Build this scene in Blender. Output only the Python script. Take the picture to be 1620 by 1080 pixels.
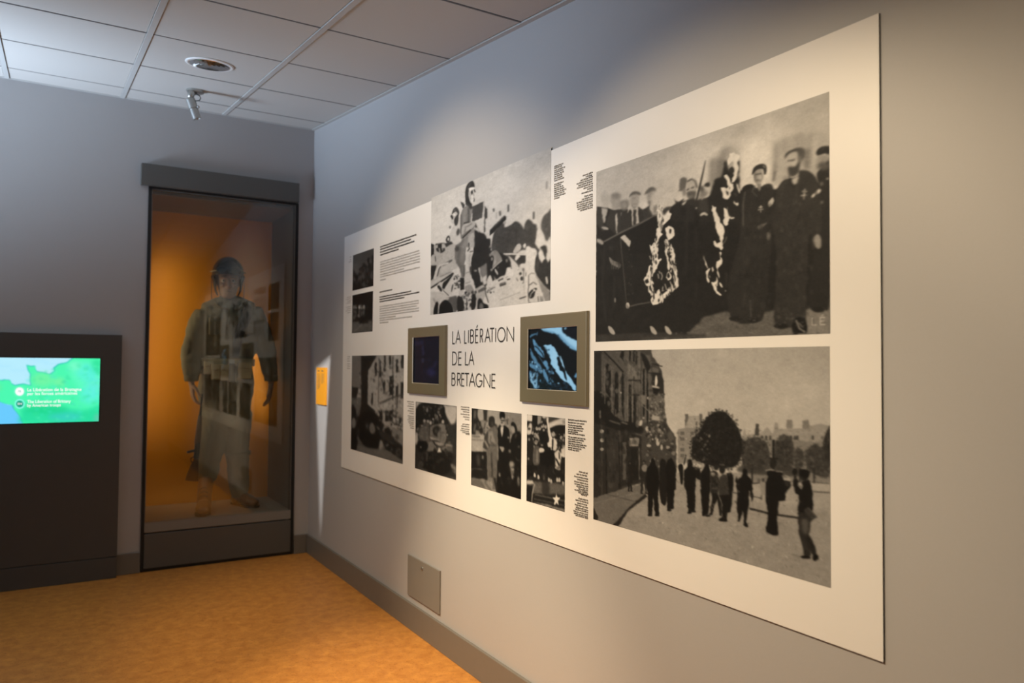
import bpy, bmesh, math, random
import numpy as np
from mathutils import Vector, Matrix, noise

for o in list(bpy.data.objects):
    bpy.data.objects.remove(o, do_unlink=True)
SC = bpy.context.scene
COL = SC.collection
PI = math.pi

# ------------------------------------------------------------------ camera
F, YAW, PITCH, ROLL = 1199.4484, 0.5479, 0.0311, 0.0081
CAMZ = 1.2745
fw = Vector((math.sin(YAW)*math.cos(PITCH), math.cos(YAW)*math.cos(PITCH), math.sin(PITCH)))
rt0 = Vector((math.cos(YAW), -math.sin(YAW), 0)); up0 = rt0.cross(fw)
RT = math.cos(ROLL)*rt0 + math.sin(ROLL)*up0
UP = -math.sin(ROLL)*rt0 + math.cos(ROLL)*up0
CAM = Vector((0, 0, CAMZ))
cd = bpy.data.cameras.new('camera'); co = bpy.data.objects.new('camera', cd); COL.objects.link(co)
m = Matrix((RT, UP, -fw)).transposed().to_4x4(); m.translation = CAM
co.matrix_world = m
cd.sensor_width = 36; cd.lens = 36*F/1620; cd.clip_start = 0.05
SC.camera = co
cd.dof.use_dof = True; cd.dof.focus_distance = 2.5; cd.dof.aperture_fstop = 2.6

# ------------------------------------------------------------------ room numbers (metres)
A = 1.524                      # right wall plane x
D = 5.13                       # back wall plane y
LX, FY = -2.7, -1.7            # left and front wall
HC, SL = 2.878, 0.1113         # ceiling height at the back wall, its slope
def zc(y): return HC + SL*(y-D)

# ------------------------------------------------------------------ light, exposure
SC.view_settings.view_transform = 'Standard'
SC.view_settings.look = 'None'
SC.view_settings.exposure = 0.0
SC.view_settings.gamma = 1.0
SC.view_settings.use_curve_mapping = False
w = bpy.data.worlds.new('sky'); SC.world = w; w.use_nodes = True
w.node_tree.nodes['Background'].inputs[0].default_value = (0.55, 0.75, 1.0, 1)
w.node_tree.nodes['Background'].inputs[1].default_value = 0.5
SC.cycles.max_bounces = 10; SC.cycles.diffuse_bounces = 5; SC.cycles.glossy_bounces = 5
SC.cycles.transparent_max_bounces = 12; SC.cycles.sample_clamp_indirect = 6

def lamp(name, kind, loc, target, power, color, **kw):
    l = bpy.data.lights.new(name, kind); l.energy = power; l.color = color
    for k, v in kw.items(): setattr(l, k, v)
    o = bpy.data.objects.new(name, l); COL.objects.link(o); o.location = loc
    if target is not None:
        o.rotation_euler = (Vector(target)-Vector(loc)).to_track_quat('-Z', 'Y').to_euler()
    return o
WARM = (1.0, 0.79, 0.52)
# daylight through the added windows of the left wall, rising towards the ceiling and the opposite wall
lamp('window_daylight', 'AREA', (LX+0.05, 4.4, 1.10), (-0.6, 4.5, 2.80), 31, (0.62, 0.78, 1.0), shape='RECTANGLE', size=1.1, size_y=0.7, spread=0.98)
lamp('window_daylight', 'AREA', (LX+0.05, 1.6, 1.60), (A, 2.75, 2.45), 6, (0.62, 0.78, 1.0), shape='RECTANGLE', size=1.0, size_y=0.6, spread=0.75)
# ceiling spots washing the exhibition board
lamp('board_spot', 'SPOT', (-0.10, 2.98, zc(2.98)-0.10), (A, 3.1, 0.95), 82, WARM, spot_size=1.56, spot_blend=0.55, shadow_soft_size=0.035)
lamp('board_spot', 'SPOT', (-0.10, 1.60, zc(1.60)-0.10), (A, 1.60, 0.98), 72, WARM, spot_size=1.32, spot_blend=0.5, shadow_soft_size=0.035)
lamp('board_spot', 'SPOT', (-0.10, 0.85, zc(0.85)-0.10), (A, 0.95, 0.85), 62, WARM, spot_size=1.36, spot_blend=0.7, shadow_soft_size=0.035)
lamp('floor_spot', 'SPOT', (-0.10, 2.65, zc(2.65)-0.10), (A-.1, 2.65, 0.05), 310, WARM, spot_size=0.78, spot_blend=1.0, shadow_soft_size=0.035)
lamp('floor_spot', 'SPOT', (0.50, 3.35, zc(3.35)-0.10), (0.72, 3.45, 0.0), 54, WARM, spot_size=1.45, spot_blend=1.0, shadow_soft_size=0.06)  # added to brighten the dim floor and lower walls
lamp('floor_spot', 'SPOT', (-0.10, 1.35, zc(1.35)-0.10), (A, 1.35, 0.20), 75, WARM, spot_size=0.95, spot_blend=1.0, shadow_soft_size=0.035)

# ------------------------------------------------------------------ helpers
def ray(px, py):
    return (RT*((px-810)/F) + UP*((540-py)/F) + fw)
def on_x(px, py, x):
    d = ray(px, py); t = x/d.x; return CAM + d*t
def on_y(px, py, y):
    d = ray(px, py); t = y/d.y; return CAM + d*t
def on_ceil(px, py, off=0):
    d = ray(px, py); t = (HC - SL*D - off - CAMZ)/(d.z - SL*d.y); return CAM + d*t

def lin(c):
    return tuple((v/12.92 if v <= .04045 else ((v+.055)/1.055)**2.4) for v in c)

MATS = {}
def mat(name, col, rough=0.6, metal=0.0, bump=0, scale=60, var=0.0, emit=None, spec=0.5):
    m = bpy.data.materials.new(name); m.use_nodes = True; MATS[name] = m
    nt = m.node_tree; b = nt.nodes['Principled BSDF']
    b.inputs['Base Color'].default_value = (*col, 1); b.inputs['Roughness'].default_value = rough
    b.inputs['Metallic'].default_value = metal; b.inputs['Specular IOR Level'].default_value = spec
    tc = nt.nodes.new('ShaderNodeTexCoord')
    if var or bump:
        n = nt.nodes.new('ShaderNodeTexNoise'); n.inputs['Scale'].default_value = scale; n.inputs['Detail'].default_value = 5
        nt.links.new(tc.outputs['Object'], n.inputs['Vector'])
        if var:
            r = nt.nodes.new('ShaderNodeMix'); r.data_type = 'RGBA'
            r.inputs[6].default_value = (*[c*(1-var) for c in col], 1); r.inputs[7].default_value = (*[min(1, c*(1+var)) for c in col], 1)
            nt.links.new(n.outputs['Fac'], r.inputs[0]); nt.links.new(r.outputs[2], b.inputs['Base Color'])
        if bump:
            bp = nt.nodes.new('ShaderNodeBump'); bp.inputs['Strength'].default_value = bump; bp.inputs['Distance'].default_value = 0.002
            nt.links.new(n.outputs['Fac'], bp.inputs['Height']); nt.links.new(bp.outputs['Normal'], b.inputs['Normal'])
    if emit:
        b.inputs['Emission Color'].default_value = (*emit[0], 1); b.inputs['Emission Strength'].default_value = emit[1]
    return m

mat('wall_paint', (0.43, 0.425, 0.425), 0.55, bump=0.08, scale=180, var=0.02)
mat('skirting', (0.17, 0.155, 0.135), 0.45, var=0.04, scale=30)
mat('case_grey', (0.10, 0.098, 0.09), 0.45, var=0.03, scale=20)
mat('console_grey', (0.075, 0.072, 0.068), 0.55, var=0.03, scale=20)
mat('black_gap', (0.006, 0.006, 0.006), 0.6)
mat('tile_white', (0.53, 0.51, 0.475), 0.9, bump=0.25, scale=260, var=0.03)
mat('tee_metal', (0.50, 0.50, 0.48), 0.5)
mat('groove', (0.16, 0.155, 0.15), 0.9)
mat('white_board', (0.82, 0.81, 0.79), 0.38, bump=0.0, var=0.01, scale=8)
mat('board_edge', (0.03, 0.028, 0.025), 0.6)
mat('bezel', (0.235, 0.20, 0.13), 0.38, metal=0.35, var=0.03, scale=40)
mat('bezel_lip', (0.55, 0.50, 0.40), 0.35, metal=0.4)
mat('ink', (0.03, 0.028, 0.026), 0.7)
mat('ink_grey', (0.24, 0.22, 0.20), 0.7)
mat('ink_mid', (0.12, 0.11, 0.10), 0.7)
mat('orange_sign', (0.85, 0.36, 0.02), 0.5)
mat('orange_back', (0.62, 0.23, 0.004), 0.6, var=0.04, scale=6)
mat('plate_grey', (0.235, 0.225, 0.205), 0.45, metal=0.1)
mat('chrome', (0.75, 0.75, 0.74), 0.18, metal=1.0)
mat('mirror_metal', (0.92, 0.92, 0.92), 0.05, metal=1.0)
mat('brushed_metal', (0.45, 0.45, 0.43), 0.32, metal=0.9)
mat('white_plastic', (0.8, 0.8, 0.78), 0.4)
mat('dark_plastic', (0.02, 0.02, 0.022), 0.35)

def floor_mat():
    m = bpy.data.materials.new('orange_lino'); m.use_nodes = True; nt = m.node_tree; b = nt.nodes['Principled BSDF']
    tc = nt.nodes.new('ShaderNodeTexCoord'); L = nt.links.new
    def nz(scale, det, dist=0.0, sx=1.0):
        mp = nt.nodes.new('ShaderNodeMapping'); mp.inputs['Scale'].default_value = (sx, 1, 1); L(tc.outputs['Object'], mp.inputs['Vector'])
        n = nt.nodes.new('ShaderNodeTexNoise'); n.inputs['Scale'].default_value = scale; n.inputs['Detail'].default_value = det
        n.inputs['Distortion'].default_value = dist; L(mp.outputs['Vector'], n.inputs['Vector']); return n
    a = nz(20, 10, 0.5); c = nz(120, 4, 1.2, 0.8); e = nz(3, 3)
    r = nt.nodes.new('ShaderNodeValToRGB'); L(a.outputs['Fac'], r.inputs['Fac'])
    r.color_ramp.elements[0].position = 0.30; r.color_ramp.elements[0].color = (0.46, 0.18, 0.034, 1)
    r.color_ramp.elements[1].position = 0.72; r.color_ramp.elements[1].color = (0.64, 0.285, 0.060, 1)
    r2 = nt.nodes.new('ShaderNodeValToRGB'); L(c.outputs['Fac'], r2.inputs['Fac'])
    r2.color_ramp.elements[0].position = 0.34; r2.color_ramp.elements[0].color = (0.70, 0.60, 0.50, 1)
    r2.color_ramp.elements[1].position = 0.44; r2.color_ramp.elements[1].color = (1, 1, 1, 1)
    mx = nt.nodes.new('ShaderNodeMix'); mx.data_type = 'RGBA'; mx.blend_type = 'MULTIPLY'; mx.inputs[0].default_value = 0.85
    L(r.outputs['Color'], mx.inputs[6]); L(r2.outputs['Color'], mx.inputs[7])
    L(mx.outputs[2], b.inputs['Base Color']); b.inputs['Roughness'].default_value = 0.42
    bp = nt.nodes.new('ShaderNodeBump'); bp.inputs['Strength'].default_value = 0.06; L(c.outputs['Fac'], bp.inputs['Height']); L(bp.outputs['Normal'], b.inputs['Normal'])
    MATS['orange_lino'] = m
floor_mat()

def glass_mat():
    m = bpy.data.materials.new('case_glass'); m.use_nodes = True; nt = m.node_tree; L = nt.links.new
    nt.nodes.remove(nt.nodes['Principled BSDF']); out = nt.nodes['Material Output']
    g = nt.nodes.new('ShaderNodeBsdfGlossy'); g.inputs['Roughness'].default_value = 0.0; g.inputs['Color'].default_value = (1, 1, 1, 1)
    t = nt.nodes.new('ShaderNodeBsdfTransparent'); t.inputs['Color'].default_value = (0.93, 0.96, 0.94, 1)
    geo = nt.nodes.new('ShaderNodeNewGeometry')
    ior = nt.nodes.new('ShaderNodeMix'); ior.inputs[2].default_value = 1.56; ior.inputs[3].default_value = 1/1.56
    L(geo.outputs['Backfacing'], ior.inputs[0])
    fr = nt.nodes.new('ShaderNodeFresnel'); L(ior.outputs[0], fr.inputs['IOR'])
    mx = nt.nodes.new('ShaderNodeMixShader'); L(fr.outputs[0], mx.inputs[0]); L(t.outputs[0], mx.inputs[1]); L(g.outputs[0], mx.inputs[2])
    L(mx.outputs[0], out.inputs['Surface']); MATS['case_glass'] = m
glass_mat()

def link_mesh(name, bm, mats, parent=None, smooth=False):
    me = bpy.data.meshes.new(name); bm.normal_update(); bm.to_mesh(me); bm.free()
    if isinstance(mats, str): mats = [mats]
    for k in mats: me.materials.append(MATS[k])
    if smooth:
        for p in me.polygons: p.use_smooth = True
    o = bpy.data.objects.new(name, me); COL.objects.link(o)
    if parent: o.parent = parent
    return o
def thing(name, label, cat, loc=(0, 0, 0), group=None):
    o = bpy.data.objects.new(name, None); COL.objects.link(o); o.location = loc; o.empty_display_size = 0.1
    o['label'] = label; o['category'] = cat
    if group: o['group'] = group
    return o
def settle(t):
    """children were modelled in world coordinates: keep them there under a moved Empty"""
    bpy.context.view_layer.update()
    for c in t.children:
        c.matrix_parent_inverse = t.matrix_world.inverted()
def tag(o, label, cat, group=None):
    o['label'] = label; o['category'] = cat
    if group: o['group'] = group
    return o
def struct(o): o['kind'] = 'structure'; return o

def box(bm, x0, x1, y0, y1, z0, z1, bev=0, mi=0):
    vs = [bm.verts.new(p) for p in [(x0,y0,z0),(x1,y0,z0),(x1,y1,z0),(x0,y1,z0),(x0,y0,z1),(x1,y0,z1),(x1,y1,z1),(x0,y1,z1)]]
    fs = [bm.faces.new([vs[i] for i in q]) for q in [(3,2,1,0),(4,5,6,7),(0,1,5,4),(1,2,6,5),(2,3,7,6),(3,0,4,7)]]
    for f in fs: f.material_index = mi
    if bev:
        es = list({e for f in fs for e in f.edges})
        bmesh.ops.bevel(bm, geom=es, offset=bev, segments=2, affect='EDGES', profile=0.5)
    return fs
def boxobj(name, x0, x1, y0, y1, z0, z1, mats, parent=None, bev=0):
    bm = bmesh.new(); box(bm, x0, x1, y0, y1, z0, z1, bev); return link_mesh(name, bm, mats, parent)
def quad(bm, pts, mi=0):
    f = bm.faces.new([bm.verts.new(p) for p in pts]); f.material_index = mi; return f
def tube(bm, pts, rad, n=12, cap=True, flat=None):
    """tube through pts; rad a number or list; entries may be (r_side, r_depth)"""
    pts = [Vector(p) for p in pts]; N = len(pts)
    if not isinstance(rad, (list, tuple)): rad = [rad]*N
    rings = []; ref = Vector(flat) if flat else Vector((0.0, -1.0, 0.0))
    for i, p in enumerate(pts):
        t = (pts[min(i+1, N-1)]-pts[max(i-1, 0)]).normalized()
        if abs(t.dot(ref)) > 0.95: ref2 = Vector((1, 0, 0))
        else: ref2 = ref
        b = (ref2 - t*ref2.dot(t)).normalized(); a = t.cross(b).normalized()
        r = rad[i]; ra, rb = r if isinstance(r, (tuple, list)) else (r, r)
        rings.append([bm.verts.new(p + a*ra*math.cos(2*PI*k/n) + b*rb*math.sin(2*PI*k/n)) for k in range(n)])
    for i in range(N-1):
        for k in range(n):
            bm.faces.new([rings[i][k], rings[i][(k+1) % n], rings[i+1][(k+1) % n], rings[i+1][k]])
    if cap:
        bm.faces.new(rings[0][::-1]); bm.faces.new(rings[-1])
    return rings
def lathe(bm, c, axis, prof, n=32, cap0=False, cap1=False, mi=None):
    """prof: list of (radius, distance along axis)"""
    c = Vector(c); ax = Vector(axis).normalized()
    a = ax.orthogonal().normalized(); b = ax.cross(a); rings = []
    for r, h in prof:
        rings.append([bm.verts.new(c + ax*h + (a*math.cos(2*PI*k/n) + b*math.sin(2*PI*k/n))*r) for k in range(n)])
    for i in range(len(rings)-1):
        for k in range(n):
            f = bm.faces.new([rings[i][k], rings[i][(k+1) % n], rings[i+1][(k+1) % n], rings[i+1][k]])
            if mi is not None: f.material_index = mi[i]
    if cap0: bm.faces.new(rings[0][::-1])
    if cap1: bm.faces.new(rings[-1])
# ================================================================== the setting
T = 0.2
struct(boxobj('floor', LX-T, A+T, FY-T, D+T+1.0, -0.1, 0.0, 'orange_lino'))
# display case opening in the back wall
gl = on_y(228, 600, D).x; gr = on_y(467.5, 600, D).x       # outer left / right of the case
CZ1 = on_y(473.5, 308, D).z                                 # opening top, behind the header
bm = bmesh.new()
box(bm, LX, gl, D, D+T, 0, HC+0.05); box(bm, gr, A+T, D, D+T, 0, HC+0.05); box(bm, gl, gr, D, D+T, CZ1, HC+0.05)
struct(link_mesh('wall_back', bm, 'wall_paint'))
struct(boxobj('wall_right', A, A+T, FY-T, D, 0, HC+0.05, 'wall_paint'))
# left wall with two unseen openings, added to carry the daylight
WINS = [(1.05, 2.15, 1.25, 1.95), (3.8, 5.0, 0.70, 1.50)]
bm = bmesh.new()
yy = [FY-T]+[v for q in WINS for v in q[:2]]+[D+T]
for k in range(0, len(yy), 2): box(bm, LX-T, LX, yy[k], yy[k+1], 0, HC+.05)
for y0, y1, z0, z1 in WINS: box(bm, LX-T, LX, y0, y1, 0, z0); box(bm, LX-T, LX, y0, y1, z1, HC+.05)
struct(link_mesh('wall_left', bm, 'wall_paint'))
for n_, (Y0, Y1, Z0, Z1) in enumerate(WINS):
    bm = bmesh.new()
    for y0, y1, z0, z1 in [(Y0, Y1, Z0, Z0+.05), (Y0, Y1, Z1-.05, Z1), (Y0, Y0+.05, Z0, Z1), (Y1-.05, Y1, Z0, Z1), ((Y0+Y1)/2-.03, (Y0+Y1)/2+.03, Z0, Z1)]:
        box(bm, LX-.14, LX-.08, y0, y1, z0, z1)
    struct(link_mesh('window_%d' % (n_+1), bm, 'white_plastic'))
struct(boxobj('wall_front', LX-T, A+T, FY-T, FY, 0, HC+.05, 'wall_paint'))

# ceiling: slab, tees and one object per tile
def slab(bm, x0, x1, y0, y1, lo, hi, mi=0):
    vs = [bm.verts.new((x, y, zc(y)+h)) for h in (lo, hi) for x, y in ((x0, y0), (x1, y0), (x1, y1), (x0, y1))]
    for q in [(3,2,1,0),(4,5,6,7),(0,1,5,4),(1,2,6,5),(2,3,7,6),(3,0,4,7)]:
        bm.faces.new([vs[i] for i in q]).material_index = mi
bm = bmesh.new(); slab(bm, LX-T, A+T, FY-T, D+T, 0.02, 0.12)
ceil = struct(link_mesh('ceiling', bm, 'groove'))
xs = [A-0.012-0.584*k for k in range(0, 8)]
xs = [x for x in xs if x > LX] + [LX]
ys = [3.63+0.608*k for k in range(-9, 3)]
ys = [FY] + [y for y in ys if FY < y < D-.05] + [D]
tile_mesh = {}
for i in range(len(xs)-1):
    for j in range(len(ys)-1):
        x1, x0, y0, y1 = xs[i], xs[i+1], ys[j], ys[j+1]
        x0b, x1b = max(x0+.010, LX), x1-.010; y0b, y1b = y0+.0035, y1-.0035
        key = (round(x1b-x0b, 3), round(y1b-y0b, 3))
        if key not in tile_mesh:
            bm = bmesh.new(); wx, wy = (x1b-x0b)/2, (y1b-y0b)/2
            def zz(y): return SL*y
            lo = [(-wx,-wy),(wx,-wy),(wx,wy),(-wx,wy)]; e = .005
            li = [(-wx+e,-wy+e),(wx-e,-wy+e),(wx-e,wy-e),(-wx+e,wy-e)]
            va = [bm.verts.new((x, y, zz(y))) for x, y in li]; vb = [bm.verts.new((x, y, zz(y)+.005)) for x, y in lo]; vc = [bm.verts.new((x, y, zz(y)+.019)) for x, y in lo]
            bm.faces.new(va[::-1])
            for k in range(4):
                k2 = (k+1) % 4
                bm.faces.new([va[k], va[k2], vb[k2], vb[k]]); bm.faces.new([vb[k], vb[k2], vc[k2], vc[k]])
            o = link_mesh('ceiling_tile', bm, 'tile_white', ceil); tile_mesh[key] = o.data
        else:
            o = bpy.data.objects.new('ceiling_tile', tile_mesh[key]); COL.objects.link(o); o.parent = ceil
        yc_ = (y0b+y1b)/2; o.location = ((x0b+x1b)/2, yc_, zc(yc_)+random.Random(i*31+j).uniform(0, .0015))
for x in xs[1:-1]:
    bm = bmesh.new(); slab(bm, x-.012, x+.012, FY, D, -.004, .02); link_mesh('main_tee', bm, 'tee_metal', ceil)
for y in ys[1:-1]:
    bm = bmesh.new(); slab(bm, LX, A, y-.0042, y+.0042, -.0002, .02); link_mesh('cross_tee', bm, 'groove', ceil)
bm = bmesh.new(); slab(bm, A-.022, A, FY, D, -.004, .02); link_mesh('wall_angle', bm, 'tee_metal', ceil)
bm = bmesh.new(); slab(bm, LX, A, D-.018, D, -.003, .02); link_mesh('wall_angle', bm, 'tee_metal', ceil)

# skirting
SKZ = on_y(489, 843.5, D).z
cx = on_y(189.5, 700, D-.06).x        # right edge of the console
struct(boxobj('baseboard_right', A-.014, A, FY, D, 0, SKZ, 'skirting', bev=.002))
bm = bmesh.new(); box(bm, cx+.002, gl-.004, D-.014, D, 0, SKZ, .002); struct(link_mesh('baseboard_back', bm, 'skirting'))
bm = bmesh.new(); box(bm, gr+.006, A-.014, D-.014, D, 0, SKZ, .002); struct(link_mesh('baseboard_back', bm, 'skirting'))

# ================================================================== display case
case = thing('display_case', 'tall grey glass display case with orange back, built into the wall beside the corner', 'display case', ((gl+gr)/2, D, 0))
hd = on_y(224, 257, D-.05); hd2 = on_y(225, 290.5, D-.05); hr = on_y(474, 294, D-.05)
boxobj('header', hd.x, hr.x, D-.05, D, hd2.z, hd.z, 'case_grey', case, bev=.002)
GB = on_y(232, 827, D).z; SEAM = on_y(232, 843.5, D-.005).z
DEP = 0.62
il, ir = gl+.022, gr-.022
itop = hd2.z - .012
# black reveals round the glass
boxobj('frame_stile', gl, gl+.018, D-.012, D+.05, .012, hd2.z-.001, 'black_gap', case)
boxobj('frame_stile', gr-.018, gr, D-.012, D+.05, .012, hd2.z-.001, 'black_gap', case)
boxobj('frame_rail', gl+.0185, gr-.0185, D-.012, D+.05, itop+.002, hd2.z-.001, 'black_gap', case)
boxobj('glass_channel', gl+.019, gr-.019, D-.006, D+.012, SEAM+.004, GB, 'plate_grey', case)
boxobj('base_panel', gl+.019, gr-.019, D-.01, D+.02, .02, SEAM-.004, 'case_grey', case, bev=.0015)
boxobj('plinth', gl+.002, gr-.002, D-.004, D+.03, 0.0, .019, 'black_gap', case)
DECK = GB - .004
boxobj('deck', gl+.004, gr-.004, D+.052, D+DEP, DECK-.03, DECK, 'plate_grey', case)
boxobj('back_panel', gl-.004, gr+.004, D+DEP+.001, D+DEP+.02, 0, CZ1+.12, 'orange_back', case)
boxobj('side_panel', gl-.02, gl-.0005, D+T+.001, D+DEP, 0, CZ1+.12, 'orange_back', case)
boxobj('side_panel', gl+.0185, gl+.0215, D+.051, D+DEP, DECK+.001, itop, 'orange_back', case)
boxobj('side_panel', gr-.0215, gr-.0185, D+.051, D+DEP, DECK+.001, itop, 'case_grey', case)
boxobj('side_panel', gr+.0005, gr+.02, D+T+.001, D+DEP, 0, CZ1+.12, 'case_grey', case)
ITZ = on_y(330, 342, D+DEP).z
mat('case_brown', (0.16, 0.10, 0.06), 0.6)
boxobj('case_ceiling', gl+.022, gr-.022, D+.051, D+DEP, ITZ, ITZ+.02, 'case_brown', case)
boxobj('case_roof', gl-.02, gr+.02, D+T+.001, D+DEP+.02, CZ1+.121, CZ1+.15, 'case_grey', case)
g = boxobj('glass_pane', gl+.0195, gr-.0195, D+.0005, D+.0085, GB+.0005, itop+.001, 'case_glass', case)
bm = bmesh.new()
for x0, x1 in ((gl+.0195, gl+.0235), (gr-.0235, gr-.0195)): box(bm, x0, x1, D-.002, D, GB, itop-.002)
box(bm, gl+.024, gr-.024, D-.002, D, itop-.006, itop-.002)
link_mesh('glass_edge_trim', bm, 'plate_grey', case)
settle(case)
lamp('case_lamp', 'AREA', (gl+.045, D+.36, 1.12), (gl+.35, D+.60, 1.08), 2.6, (1.0, .80, .5), shape='RECTANGLE', size=.03, size_y=1.75)
lamp('case_lamp', 'AREA', (gr-.04, D+.50, 1.0), (gr-.28, D+.61, .95), 1.1, (1.0, .80, .5), shape='RECTANGLE', size=.03, size_y=1.4)  # second strip added to brighten the back panel beside the figure

# ================================================================== console with its screen
cs = thing('screen_console', 'dark grey wall console with a lit green map screen, left of the display case', 'console', (cx-.5, D, 0))
CY = D-.06
ct = on_y(120, 528, CY).z
boxobj('console_body', LX+1.2, cx, CY, D-.001, SKZ+.003, ct, 'console_grey', cs, bev=.003)
boxobj('console_base', LX+1.2, cx-.001, CY-.002, D-.001, 0, SKZ, 'console_grey', cs, bev=.002)
s1 = on_y(158.5, 567, CY); s0 = on_y(158.5, 666, CY)
SW = (s1.z-s0.z)*16/9; sx0 = s1.x-SW
bm = bmesh.new(); box(bm, sx0-.006, s1.x+.006, CY-.0015, CY-.0002, s0.z-.006, s1.z+.006)
link_mesh('screen_bezel', bm, 'dark_plastic', cs)
settle(cs)

# ================================================================== small wall things
pl_t = on_x(645, 876, A-.008); pl_b = on_x(694.5, 972, A-.008); pl_c = on_x(694.5, 898, A-.008)
plate = thing('access_plate', 'small square grey service hatch plate low on the right wall above skirting', 'hatch', (A, (pl_t.y+pl_b.y)/2, pl_b.z))
boxobj('cover_plate', A-.008, A-.0002, pl_b.y, pl_t.y, pl_b.z, pl_t.z, 'plate_grey', plate, bev=.0015)
k = on_x(668, 899.5, A-.008); bm = bmesh.new()
lathe(bm, (A-.0081, k.y, k.z), (-1, 0, 0), [(.009, 0), (.009, .003), (.007, .004), (.003, .004), (.0028, .001)], 16, cap1=True)
link_mesh('lock', bm, 'brushed_metal', plate); settle(plate)

sg0 = on_x(500.6, 581, A-.012); sg1 = on_x(514.4, 641, A-.012)
sign = thing('wall_sign', 'small vertical orange notice on the right wall near the corner', 'sign', (A, (sg0.y+sg1.y)/2, sg1.z))
bm = bmesh.new(); box(bm, A-.012, A-.0002, sg1.y, sg0.y, sg1.z, sg0.z, .001)
link_mesh('sign_plate', bm, 'orange_sign', sign)
bm = bmesh.new(); R_ = random.Random(4)
Wd = sg0.y-sg1.y; Hd = sg0.z-sg1.z
for col in range(2):
    yy0 = sg0.y - Wd*(.14+.42*col)
    quad(bm, [(A-.0124, yy0, sg0.z-Hd*.08), (A-.0124, yy0, sg0.z-Hd*.105), (A-.0124, yy0-Wd*.2, sg0.z-Hd*.105), (A-.0124, yy0-Wd*.2, sg0.z-Hd*.08)])
    n = 14 - 5*col
    for r in range(n):
        z = sg0.z-Hd*(.17+.031*r); y = yy0; ye = yy0-Wd*.32*(R_.uniform(.8, 1) if r < n-1 else .5)
        while y > ye:
            l = R_.uniform(.012, .03); y2 = max(y-l, ye)
            quad(bm, [(A-.0124, y, z), (A-.0124, y, z-Hd*.010), (A-.0124, y2, z-Hd*.010), (A-.0124, y2, z)]); y = y2-.006
so = link_mesh('sign_text', bm, 'ink_mid', sign); so['kind'] = 'stuff'
settle(sign)

# ================================================================== ceiling fittings
c = on_ceil(332, 101.5); nrm = Vector((0, SL, -1)).normalized()
e1 = on_ceil(295.5, 99); e2 = on_ceil(370, 106); R0 = (e1-e2).length/2
dl = thing('recessed_downlight', 'round recessed ceiling downlight with white rim and mirror reflector', 'ceiling light', c)
bm = bmesh.new(); lathe(bm, c, nrm, [(R0*1.0, 0), (R0*1.0, .003), (R0*.96, .006), (R0*.86, .006), (R0*.82, .001)], 48, cap0=True); link_mesh('trim_ring', bm, 'white_plastic', dl, True)
pr = [(R0*.83, .0035)]
for k in range(4):
    pr += [(R0*(.81-.2*k), .0085), (R0*(.81-.2*k)-R0*.17, .0012+.0008*k)]
bm = bmesh.new(); lathe(bm, c, nrm, pr+[(.001, .002)], 48)
link_mesh('reflector', bm, 'mirror_metal', dl, True)
settle(dl)

b = on_ceil(309, 142.5)
sp = thing('ceiling_spotlight', 'small chrome adjustable spotlight hanging from the ceiling above the display case', 'spotlight', b)
def pt_near(px, py): return on_y(px, py, b.y-.02)
bm = bmesh.new(); lathe(bm, b, nrm, [(.047, 0), (.047, .012), (.043, .016)], 32, cap0=True, cap1=True); link_mesh('mount', bm, 'brushed_metal', sp)
k0, k1, k2, k3 = pt_near(303, 146), pt_near(301, 157), pt_near(304.5, 171), pt_near(312, 188)
bm = bmesh.new(); tube(bm, [b+nrm*.014, (b+nrm*.02).lerp(k0, .6), k0, k1], [.014, .016, .022, .014], 14); link_mesh('swivel_arm', bm, 'brushed_metal', sp, True)
ax = (k3-k1).normalized(); Ls = (k3-k1).length
bm = bmesh.new(); lathe(bm, k1, ax, [(.012, -.012), (.0255, 0), (.0255, Ls*.46), (.023, Ls*.48)], 28, cap0=True, cap1=True); link_mesh('lamp_body', bm, 'brushed_metal', sp)
bm = bmesh.new(); lathe(bm, k1, ax, [(.021, Ls*.47), (.0235, Ls*.5), (.0235, Ls*1.0), (.020, Ls*1.0), (.017, Ls*.93)], 28, cap0=True, cap1=True); link_mesh('lamp_head', bm, 'brushed_metal', sp)
bm = bmesh.new(); kk = k1.lerp(k3, .5)+Vector((.02, -.02, .01)); bmesh.ops.create_icosphere(bm, subdivisions=2, radius=.008, matrix=Matrix.Translation(kk)); link_mesh('lock_knob', bm, 'brushed_metal', sp, True)
lp = [pt_near(310, 149), pt_near(315.5, 151), pt_near(317.5, 155), pt_near(315.5, 159), pt_near(310, 159.5), pt_near(306, 157)]
bm = bmesh.new(); tube(bm, lp, .003, 8); link_mesh('cable_loop', bm, 'dark_plastic', sp, True)
settle(sp)

# unseen projector, added only to throw the white wedge of light on the notice
gx = Vector((-0.55, 3.25, zc(3.25)-0.30))
tri = [on_x(499.0, 584, A), on_x(522.5, 564.5, A), on_x(507, 848, A)]
cen = (tri[0]+tri[1]+tri[2])/3; gdir = (cen-gx).normalized()
lamp('framing_lamp', 'SPOT', gx, cen, 400, (1.0, 0.97, 0.93), spot_size=0.62, spot_blend=0.1, shadow_soft_size=0.0016)
fp = thing('framing_projector', 'small black framing projector on a ceiling stem in front of the console', 'spotlight', (gx.x, gx.y, zc(gx.y)))
sa = gdir.orthogonal().normalized(); sb = gdir.cross(sa)
def gate(v): d_ = (v-gx).normalized(); return gx+d_*(0.16/d_.dot(gdir))
bm = bmesh.new(); hole = [bm.verts.new(gate(v)) for v in tri]
outr = [bm.verts.new(gx+gdir*.16+sa*(.07*math.cos(t))+sb*(.07*math.sin(t))) for t in np.linspace(0, 2*PI, 24, endpoint=False)]
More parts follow.
